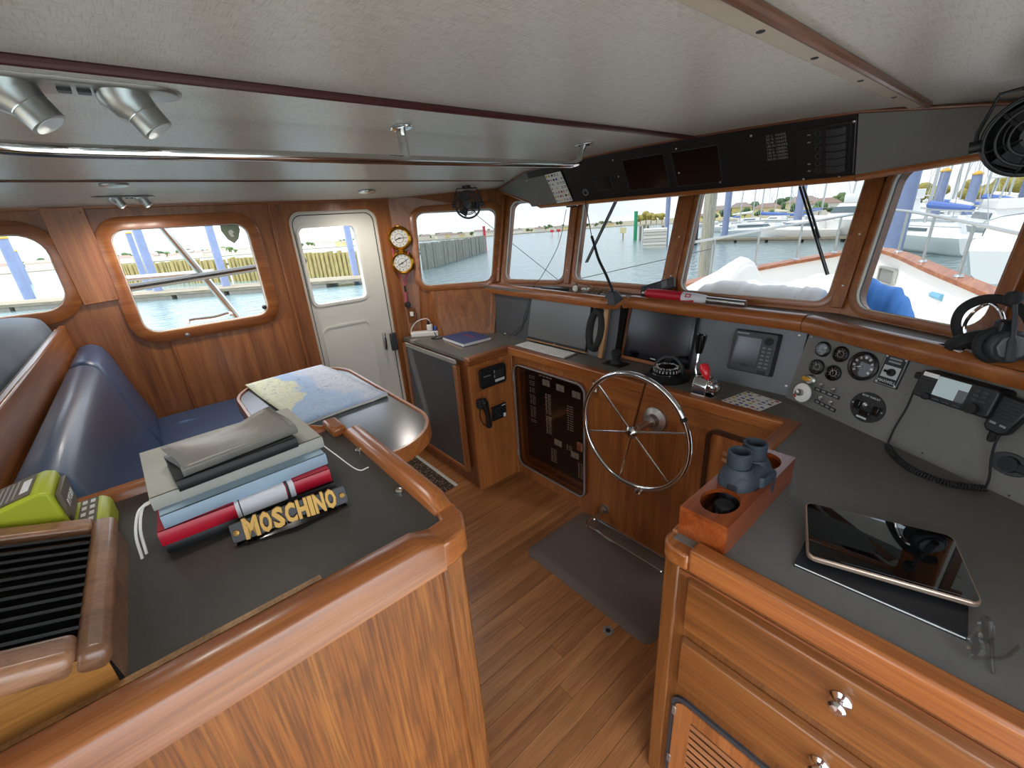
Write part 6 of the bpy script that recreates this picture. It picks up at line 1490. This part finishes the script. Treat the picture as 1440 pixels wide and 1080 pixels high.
# breakwater
bw_px = [(120, 402, 380), (230, 399, 370), (330, 396, 361), (430, 391, 353), (515, 387, 350), (596, 379, 345), (684, 353, 335)]
base = [onw(a, b) for a, b, c in bw_px]; hts = [upto(p, q[2]) - p.z for p, q in zip(base, bw_px)]
hB = sorted(hts)[len(hts) // 2]
def planks(name, label, pts, h_, mat, step, gap, cap):
    t_ = thing(name, label, 'breakwater'); m = MB(); rd = random.Random(4)
    for a, b in zip(pts, pts[1:]):
        d = b - a; d.z = 0; L = d.length; d.normalize(); nn = int(L / step); ang = math.atan2(d.y, d.x)
        for i in range(nn):
            p = a + d * (i * step); m.bb((0, -.15 - rd.uniform(0, .16), -1.5), (step * gap, .15, h_ + rd.uniform(-.12, .1)), M=T(p.x, p.y, wz(p.x, p.y)) @ RZ(ang))
    m.build('pile_planks', mat, t_, smooth=0, kind='stuff')
    c = MB()
    for a, b in zip(pts, pts[1:]):
        d = b - a; ang = math.atan2(d.y, d.x); c.bb((0, .16, h_ * .72), (V((d.x, d.y, 0)).length, .34, h_ * .82), M=T(a.x, a.y, (wz(a.x, a.y) + wz(b.x, b.y)) / 2) @ RZ(ang))
    c.build('waler', cap, t_, smooth=0); return t_
planks('timber_breakwater', 'weathered timber plank breakwater behind the floating dock', base[:5], hB, 'piling_wood', .5, .62, 'dock_wood')
planks('concrete_breakwater', 'grey ribbed concrete breakwater seen through the port quarter window', base[4:], hB * 1.05, 'concrete', .8, .93, 'concrete')
# floating dock and piles
def pile(px_top, py_top, px_b, py_b, wpx, label, mat='pile_blue', cap='pile_cap', group=None, name='dock_piling'):
    p = onw(px_b, py_b); zt_ = upto(p, py_top); dist = (p - EYEV).length; r_ = wpx / 2 / F_PX * dist * .9
    t_ = thing(name, label, 'piling', T(p.x, p.y, p.z - 1), group); h_ = zt_ - p.z + 1
    MB().lathe([(0, 0), (r_, 0), (r_, h_ - (r_ * .9 if cap else 0)), (0, h_ - (r_ * .9 if cap else 0))], 16).build('shaft', mat, t_)
    if cap: MB().lathe([(0, h_ - r_ * .9), (r_ * 1.12, h_ - r_ * .9), (r_ * 1.12, h_ - r_ * .6), (r_ * .3, h_), (0, h_)], 16).build('cap', cap, t_)
    return p
def dock(name, label, pa, pb, wd, up=.55):
    a, b = onw(*pa), onw(*pb); d = b - a; d.z = 0; L = d.length; t_ = thing(name, label, 'dock', T(a.x, a.y, wz(a.x, a.y)) @ RZ(math.atan2(d.y, d.x)) @ RY(-math.atan2(wz(b.x, b.y) - wz(a.x, a.y), L)))
    for i in range(int(L / 4)): MB().bb((i * 4 + .2, 0, -.3), (i * 4 + 3.8, wd, up - .12)).build('float', 'float_grey', t_, smooth=0)
    nb_ = int(wd / .3)
    for i in range(nb_): MB().bb((0, i * wd / nb_ + .02, up - .12), (L, (i + 1) * wd / nb_ - .02, up - .06)).build('deck_board', 'dock_wood', t_, smooth=0)
    MB().bb((0, -.08, up - .22), (L, 0, up)).build('rub_rail', 'dock_wood', t_, smooth=0)
    return t_
dock('floating_dock', 'grey floating dock across the port side water', (-60, 444), (520, 400), 3.4)
pile(191, 325, 210, 409, 6, 'slim blue piling with gold cap left of its thick neighbour')
pile(204, 300, 226, 418, 9, 'thick blue piling with no visible top beside the slim capped one', cap=None)
pile(296, 300, 321, 411, 9, 'lone blue piling at the middle of the wide port window', cap=None)
pile(2, 330, 44, 424, 9, 'grey blue capped piling at the edge of the aft port window')
pile(20, 350, 40, 400, 6, 'short slim capped piling inside the aft port window')
pile(489, 300, 502, 396, 9, 'blue piling seen through the door window', cap=None)
pile(684, 318, 683, 352, 4, 'red channel marker post at the breakwater end', 'marker_red', None, name='channel_marker')
pile(893, 297, 893, 338, 5, 'green channel marker post off the front windows', 'marker_green', None, name='channel_marker')
p = onw(876, 336); sg_ = thing('channel_sign', 'small cream notice board on a post in the channel', 'sign', T(p.x, p.y, p.z)); hs_ = upto(p, 320) - p.z
MB().lathe([(0, -1), (.12, -1), (.12, hs_), (0, hs_)], 8).build('post', 'piling_wood', sg_); MB().box((0, -.15, hs_ * .75), (hs_ * .55, .08, hs_ * .5), M=RZ(math.atan2(-p.x, p.y))).build('board', 'wall_cream', sg_, smooth=0)
pr_ = onw(781, 331); rb_ = thing('red_daymark', 'pair of small red daymarks on thin posts far across the channel', 'marker', T(pr_.x, pr_.y, pr_.z) @ RZ(math.atan2(-pr_.x, pr_.y))); hr_ = upto(pr_, 323) - pr_.z
for s in (-.6, .6): MB().box((s * hr_, 0, hr_ * .5), (.08 * hr_, .08 * hr_, hr_)).build('post', 'marker_red', rb_, smooth=0); MB().box((s * hr_, -.1, hr_ * .8), (.7 * hr_, .06, .45 * hr_)).build('panel', 'marker_red', rb_, smooth=0)
# pale timber dolphin
p = onw(920, 348); dl = thing('timber_dolphin', 'pale boxed timber dolphin standing in the channel', 'dolphin', T(p.x, p.y, p.z) @ RZ(math.atan2(-p.x, p.y))); hd_ = upto(p, 321) - p.z; wdl = 28 / F_PX * (p - EYEV).length
for i in range(6): MB().bb((-wdl / 2, -wdl / 2, hd_ * i / 6 + .03), (wdl / 2, wdl / 2, hd_ * (i + 1) / 6 - .03)).build('timber_course', 'wall_pale' if i % 2 else 'gasket', dl, smooth=0)
MB().bb((-wdl / 2 + .1, -wdl / 2 + .1, -1), (wdl / 2 - .1, wdl / 2 - .1, hd_ - .05)).build('core', 'piling_wood', dl, smooth=0)
for j, (x, t_, b) in enumerate(((900, 318, 338), (905, 316, 340), (910, 317, 341), (931, 317, 340))): pile(x, t_, x, b, 3.5, 'dark timber pile in the cluster by the pale dolphin', 'dock_wood', None, 'timber piles by the dolphin')
pile(941, 250, 936, 345, 6, 'violet blue piling against the post of the front windows', cap=None)
pile(1024, 258, 1018, 338, 8, 'blue piling left in the wide front window', cap=None)
pile(1129, 250, 1117, 336, 9, 'blue piling behind the wiper in the wide front window', cap=None)
pile(995, 262, 985, 430, 15, 'thick pale timber post close to the boat in the wide front window', 'pale_timber', None, name='timber_post')
pile(984, 262, 976, 345, 8, 'dark grey post beside the thick pale timber post', 'dark_grey', None, name='timber_post')
pile(1268, 225, 1248, 365, 22, 'very thick blue piling at the edge of the starboard window', cap=None)
pile(1313, 236, 1306, 330, 8, 'capped blue piling left of two in the starboard window')
pile(1357, 240, 1350, 330, 8, 'capped blue piling right of two in the starboard window')
pile(1442, 230, 1425, 345, 16, 'thick blue piling at the far side of the starboard window', cap=None)
# boats
def loft_hull(L, B, H, flare=1.0):
    rings = []
    for i in range(9):
        f_ = i / 8; x = -L / 2 + L * f_; b = B / 2 * (1 - max(0, (f_ - .45) / .55) ** 2.2) * (.88 if i == 0 else 1); b = max(b, .03); sh_ = H * (1 + .35 * max(0, f_ - .3) ** 2)
        rings.append([(x, -b, sh_), (x + (.15 * H if i == 8 else 0) * -1, -b * .82, H * .3), (x - (.5 * H if i == 8 else 0), -b * .3, -.4), (x - (.5 * H if i == 8 else 0), b * .3, -.4), (x - (.15 * H if i == 8 else 0), b * .82, H * .3), (x, b, sh_)])
    return rings
def sailboat(px, py, head, L, label, cover='sail_cover', mast=1.3, hull='hull_white'):
    p = onw(px, py); t_ = thing('sailboat', label, 'sailboat', T(p.x, p.y, p.z) @ RZ(head)); B, H = L * .3, L * .105
    MB().loft(loft_hull(L, B, H)).build('hull', hull, t_, smooth=40)
    MB().prism([(-L * .2, -B * .28), (L * .18, -B * .24), (L * .27, 0), (L * .18, B * .24), (-L * .2, B * .28)], H, H * 1.55, top=[(-L * .19, -B * .22), (L * .14, -B * .18), (L * .2, 0), (L * .14, B * .18), (-L * .19, B * .22)]).build('cabin', 'hull_white', t_, smooth=0)
    for s in (-1, 1): MB().bb((-L * .12, s * B * .255 - .02, H * 1.16), (L * .1, s * B * .255 + .02, H * 1.34)).build('cabin_window', 'boat_window', t_, smooth=0)
    MB().tube([(L * .06, 0, H), (L * .06, 0, H + L * mast)], L * .009, 8).build('mast', 'aluminium', t_)
    MB().tube([(L * .06, 0, H * 1.0 + L * .14), (-L * .33, 0, H + L * .13)], L * .007, 8).build('boom', 'aluminium', t_)
    MB().tube([(L * .05, 0, H + L * .165), (-L * .1, 0, H + L * .155), (-L * .32, 0, H + L * .142)], [L * .022, L * .02, L * .012], 8).build('sail_cover', cover, t_)
    for a, b in (((L * .06, 0, H + L * mast), (L * .49, 0, H * 1.2)), ((L * .06, 0, H + L * mast), (-L * .49, 0, H))): MB().tube([a, b], L * .0022, 5).build('stay', 'steel', t_)
    for f_ in (.45, .75): MB().tube([(L * .06, -L * .07, H + L * mast * f_), (L * .06, L * .07, H + L * mast * f_)], L * .0035, 6).build('spreader', 'aluminium', t_)
    for s in (-1, 1): MB().tube([(L * .06, 0, H + L * mast), (L * .06, s * L * .07, H + L * mast * .75), (L * .04, s * B * .46, H)], L * .002, 5).build('shroud', 'steel', t_)
    MB().tube([(-L * .47, -B * .4, H + .65), (-L * .1, -B * .49, H + .65), (L * .3, -B * .36, H * 1.1 + .65), (L * .48, 0, H * 1.2 + .65), (L * .3, B * .36, H * 1.1 + .65), (-L * .1, B * .49, H + .65), (-L * .47, B * .4, H + .65)], .03, 6).build('lifeline', 'steel', t_)
    return t_
def cruiser(px, py, head, L, label, fly=True, tower=False):
    p = onw(px, py); t_ = thing('motor_yacht', label, 'motor yacht', T(p.x, p.y, p.z) @ RZ(head)); B, H = L * .32, L * .13
    MB().loft(loft_hull(L, B, H)).build('hull', 'hull_white', t_, smooth=40)
    MB().prism([(-L * .3, -B * .4), (L * .15, -B * .36), (L * .3, 0), (L * .15, B * .36), (-L * .3, B * .4)], H, H * 1.75, top=[(-L * .28, -B * .36), (L * .05, -B * .3), (L * .12, 0), (L * .05, B * .3), (-L * .28, B * .36)]).build('deckhouse', 'hull_white', t_, smooth=0)
    MB().prism([(-L * .26, -B * .397), (L * .11, -B * .352), (L * .225, 0), (L * .11, B * .352), (-L * .26, B * .397)], H * 1.3, H * 1.58, top=[(-L * .26, -B * .387), (L * .08, -B * .335), (L * .175, 0), (L * .08, B * .335), (-L * .26, B * .387)]).build('window_band', 'boat_window', t_, smooth=0)
    if fly:
        MB().prism([(-L * .3, -B * .38), (L * .02, -B * .32), (L * .08, 0), (L * .02, B * .32), (-L * .3, B * .38)], H * 1.75, H * 2.15).build('flybridge', 'hull_white', t_, bevel=.05)
        for x, y in ((-L * .22, -B * .3), (-L * .22, B * .3), (-L * .02, -B * .26), (-L * .02, B * .26)): MB().tube([(x, y, H * 2.1), (x, y * .9, H * 3.1)], L * .005, 6).build('tower_leg', 'aluminium', t_)
        MB().bb((-L * .26, -B * .3, H * 3.05), (L * .02, B * .3, H * 3.15)).build('hardtop', 'hull_white', t_, bevel=.03)
        MB().tube([(-L * .2, 0, H * 3.1), (-L * .24, 0, H * 5)], L * .003, 5).build('antenna', 'white', t_)
    if tower:
        for x, y in ((-L * .14, -B * .16), (-L * .14, B * .16), (-L * .04, -B * .14), (-L * .04, B * .14)): MB().tube([(x, y, H * 3.1), (x, y * .7, H * 4.4)], L * .004, 6).build('tower_leg', 'aluminium', t_)
        MB().bb((-L * .16, -B * .16, H * 4.35), (-L * .02, B * .16, H * 4.42)).build('tower_platform', 'hull_white', t_, smooth=0)
    MB().tube([(L * .1, -B * .45, H * 1.1 + .7), (L * .35, -B * .3, H * 1.15 + .75), (L * .5, 0, H * 1.2 + .8), (L * .35, B * .3, H * 1.15 + .75), (L * .1, B * .45, H * 1.1 + .7)], .035, 6).build('bow_rail', 'steel', t_)
    return t_
sailboat(1035, 322, .35, 10, 'white sailboat with furled blue sail in the marina row, leftmost', 'sail_cover', 1.35)
sailboat(1072, 330, 2.9, 12, 'white sailboat moored across the middle of the wide front window', 'sail_cover', 1.3)
sailboat(1000, 318, .2, 9, 'low sailboat half hidden behind the pale timber post', 'tarp_white', 1.25)
sailboat(1110, 324, 3.3, 10, 'white sailboat just left of the tall motor yacht', 'sail_cover', 1.35)
cruiser(1200, 336, 2.5, 17, 'tall white motor yacht with flybridge at the edge of the wide front window', True, True)
sailboat(1298, 352, 2.2, 12, 'sailboat with bright blue sail cover in the starboard window', 'sail_cover', 1.25)
sailboat(1330, 330, 2.0, 12, 'farther sailboat with pale cover behind the blue covered one', 'tarp_white', 1.4)
sailboat(1375, 325, 2.1, 13, 'tall masted sailboat in the middle of the starboard window', 'sail_cover', 1.4)
sailboat(1408, 322, 2.0, 12, 'sailboat with slim mast far right in the starboard window', 'tarp_white', 1.45)
sailboat(1345, 318, 2.4, 11, 'small distant sailboat between the two capped pilings', 'sail_cover', 1.5)
sailboat(1280, 322, 2.3, 11, 'distant sailboat beside the very thick blue piling', 'tarp_white', 1.4)
cruiser(1425, 380, 1.6, 11, 'low white express cruiser lying beyond the starboard bow rail', False)
cruiser(1395, 345, 1.9, 12, 'cream roofed motor yacht behind the express cruiser', True)
cruiser(1290, 308, 2.0, 11, 'small white motor yacht far behind the pilings', True)
sailboat(1052, 318, .6, 13, 'sailboat with tall mast behind the row, between two blue pilings', 'tarp_white', 1.4)
sailboat(1090, 316, 2.6, 13, 'sailboat with pale boom cover behind the middle boat of the row', 'boat_beige', 1.35)
sailboat(1145, 320, .3, 12, 'sailboat right of the wiper arm in the wide front window', 'sail_cover', 1.4)
sailboat(1020, 326, 2.8, 10, 'low white sloop by the blue piling nearest the timber post', 'boat_beige', 1.3)
cruiser(1060, 334, .4, 9, 'small white cabin cruiser at the pier in the wide front window', False)
cruiser(1120, 338, 2.9, 10, 'white cabin cruiser at the pier behind the wiper arm', False)
sailboat(1260, 318, 2.0, 12, 'sailboat mast and hull left of the very thick piling', 'sail_cover', 1.4)
sailboat(1392, 312, 2.2, 14, 'large distant sailboat with tall twin stays in the starboard window', 'tarp_white', 1.4)
sailboat(1322, 314, 2.3, 12, 'distant sailboat with blue cover between the capped pilings', 'sail_cover', 1.45)
# piers of the marina
dock('marina_pier', 'long timber pier in front of the marina boats', (960, 342), (1235, 340), 2.2)
# ------------------------------------------------------------------ own foredeck
fd = thing('foredeck', 'white foredeck of the boat with teak capped bulwark', 'foredeck')
cap = [(-2.95, 3.2, .80)] + [tuple(onz(x, y, z)) for x, y, z in ((1000, 389, .84), (1075, 373, .90), (1148, 360, .96), (1205, 350, 1.01))]
apex = onz(1238, 349, 1.03)
capS = [tuple(onz(x, y, z)) for x, y, z in ((1270, 357, 1.01), (1320, 378, .96), (1395, 408, .88), (1470, 440, .83))]
rail = curve_pts(cap + [tuple(apex)] + capS + [(.55, 3.0, .78)], 5)
def rib(pts, w_, z0, z1):
    m = MB(); rg = []
    for i, p in enumerate(pts):
        t1 = (pts[min(i + 1, len(pts) - 1)] - pts[max(i - 1, 0)]); t1.z = 0; t1.normalize(); nrm = V((-t1.y, t1.x, 0))
        rg.append([p + nrm * a + V((0, 0, b)) for a, b in ((-w_, z0), (w_, z0), (w_, z1), (-w_, z1))])
    return m.loft(rg)
rib(rail, .085, -.04, .0).build('cap_rail', 'caprail', fd, smooth=40)
rib(rail, .03, -.62, -.04).build('bulwark', 'hull_white', fd, smooth=40)
MB().add([(p.x, p.y, .36 + .03 * max(0, p.y - 4)) for p in rail], [tuple(range(len(rail)))]).build('deck', 'deck_white', fd, smooth=0)
# hawse opening in the bulwark
_sr = V(capS[0]); hz = apex.lerp(_sr, .8) + V((0, 0, -.27)); _td = (_sr - apex); _td.z = 0; _td.normalize(); _in = V((_td.y, -_td.x, 0)); _in = _in if _in.y < 0 else -_in
HZ = fr(hz + _in * .045, _td, V((0, 0, 1)))
ho = MB().ring(rr(-.2, .2, -.1, .1, .03), rr(-.17, .17, -.075, .075, .025), 0, .03, M=HZ).build('hawse_frame', 'steel', fd, smooth=50); MB().prism(rr(-.17, .17, -.075, .075, .025), .005, .012, M=HZ).build('hawse_opening', 'grey_inset', fd, smooth=0)
# bow rail
br = thing('bow_rail', 'stainless bow rail on slanted stanchions around the foredeck', 'rail')
def above(p, h_): return (p[0], p[1], p[2] + h_)
rp_ = [rail[i] for i in range(4, len(rail) - 2)]
top_ = []
for i, p in enumerate(rp_): top_.append(p + V((0, 0, .46 + .0 * i)))
MB().tube(top_, .016, 8).build('top_rail', 'steel', br)
for i in range(1, len(rp_), 4): MB().tube([rp_[i], top_[i]], .014, 8).build('stanchion', 'steel', br); MB().lathe([(0, 0), (.04, 0), (.03, .02), (0, .02)], 12, M=T(*rp_[i])).build('base', 'steel', br)
# tarpaulins
def mound(name, label, pts, y0, y1, z0, mat, cat='cover', bump=.05, seed=1):
    "lumpy cover: ridge given by pixel outline at depth y0, sloping down to y1"
    rd = random.Random(seed); ridge = [ony(x, y, (y0 + y1) / 2) for x, y in pts]; rows = []
    ridge = curve_pts(ridge, 4); n_ = len(ridge)
    for k_ in range(9):
        a = k_ / 8 * PI; yy = -math.cos(a) * (y1 - y0) / 2; rows.append([V((p.x, p.y + yy, z0 + (p.z - z0) * math.sin(a) ** .6 + rd.uniform(-bump, bump) * .4 * math.sin(a))) for p in ridge])
    vs = [p for r_ in rows for p in r_]; fs = [(j * n_ + i, j * n_ + i + 1, (j + 1) * n_ + i + 1, (j + 1) * n_ + i) for j in range(8) for i in range(n_ - 1)]
    fs += [tuple(j * n_ for j in range(9)), tuple(j * n_ + n_ - 1 for j in range(8, -1, -1))]
    o = MB().add(vs, fs).build(name, mat, smooth=80); s_ = o.modifiers.new('s', 'SUBSURF'); s_.levels = 1; s_.render_levels = 1
    return tag(o, label, cat)
mound('white_tarpaulin', 'white tarpaulin heaped over gear on the port side of the foredeck', [(950, 410), (975, 398), (1000, 384), (1030, 366), (1046, 360), (1053, 372), (1057, 392), (1075, 398), (1120, 392), (1160, 380)], 3.0, 3.9, .4, 'tarp_white', seed=4)
mound('shaded_tarpaulin', 'shaded lumpy tarpaulin just outside the wide front window', [(960, 412), (985, 402), (1010, 394), (1040, 391), (1065, 398), (1095, 396), (1120, 403), (1140, 398), (1165, 412)], 2.5, 2.92, .5, 'tarp_white', seed=6)
mound('white_locker_cover', 'smooth white cover beside the blue tarpaulin on the foredeck', [(1150, 385), (1180, 382), (1205, 392), (1240, 412), (1290, 432), (1330, 452), (1370, 470)], 3.0, 3.6, .35, 'tarp_white', seed=8)
mound('blue_tarpaulin', 'bright blue tarpaulin bundle outside the starboard window', [(1188, 415), (1200, 385), (1212, 374), (1226, 388), (1246, 396), (1268, 404), (1280, 428), (1286, 448)], 2.55, 3.0, .6, 'tarp_blue', seed=9)
rp2 = thing('mooring_line', 'light blue mooring line with splice leading to a steel ring on the foredeck', 'rope')
MB().tube(curve_pts([onz(1300, 402, .72), onz(1312, 414, .72), onz(1328, 420, .71), onz(1350, 418, .70), onz(1368, 416, .70)], 5), .024, 8).build('line', 'rope_blue', rp2)
MB().tube([onz(1312, 414, .72), onz(1326, 419, .72)], .034, 8).build('splice', 'rope_blue', rp2)
MB().torus(.08, .02, 24, 8, M=T(*onz(1370, 416, .70)) @ RX(1.2)).build('ring', 'steel', rp2)
# wipers outside the front glass
for nm, a, b, p_, lb in (('window_wiper', (874, 238), (815, 368), W_C, 'twin arm window wiper parked on the front window above the feather bundle'), ('window_wiper', (1118, 255), (1158, 383), W_C, 'twin arm window wiper across the wide front window')):
    A, B = p_.S(*p_.inv(*a), -.075), p_.S(*p_.inv(*b), -.06); dx = V((.014, 0, 0))
    k_ = thing(nm, lb, 'wiper'); MB().tube([A, B], .005, 8).build('arm', 'panel_white', k_); MB().tube([A + dx, A.lerp(B, .6) + dx], .005, 8).build('link_arm', 'panel_white', k_)  # pale colour stands in for hazy light on the backlit arms
    MB().tube([A.lerp(B, .5) + V((0, .016, 0)), B + V((0, .016, 0))], .005, 6).build('blade', 'dark_grey', k_)
# diagonal stays and side rail outside the port windows
dr2 = thing('side_deck_rail', 'dark polished handrail outside the wide port window', 'rail')
XO = -3.55
MB().tube([onx(120, 415, XO), onx(200, 402, XO), onx(370, 375, XO), onx(430, 366, XO)], .024, 10).build('rail', 'dark_steel', dr2)
MB().tube([onx(100, 398, XO - .3), onx(300, 382, XO - .3)], .018, 8).build('lower_rail', 'steel', dr2)
ds = thing('boarding_stay', 'slanted bright steel tube outside the wide port window', 'stay')
MB().tube([onx(226, 316, XO - .1), onx(334, 446, XO - .1)], .024, 10).build('tube', 'steel', ds)
gh = thing('grab_handle', 'short steel grab handle low outside the wide port window', 'handle'); MB().tube(curve_pts([onx(265, 455, -3.0), onx(268, 450, -3.02), onx(300, 446, -3.02), onx(322, 440, -3.02), onx(325, 443, -3.0)], 5), .009, 8).build('bar', 'steel', gh)
st_ = thing('rigging_stay', 'thin wire stay crossing the port quarter windows', 'stay'); MB().tube([onr(667, 300, 5.5), onr(900, 425 + 60, 5.5)], .0035, 6).build('wire', 'dark_steel', st_)
st2 = thing('lifeline_wire', 'thin sloping lifeline outside the port front windows', 'stay'); MB().tube([onr(780, 400, 5), onr(1000, 350, 7)], .005, 6).build('wire', 'dark_steel', st2)
# side decks close off the view below the port windows
MB().bb((-3.6, -1.5, .05), (-2.96, 1.6, .12)).build('side_deck', 'deck_white', smooth=0, kind='structure')

MB().bb((-3.6, -8, -.12), (1.1, -1.5, -.05)).build('aft_bounce_deck', 'dock_wood', smooth=0, kind='structure')  # unseen deck astern, added to bounce daylight onto the ceiling
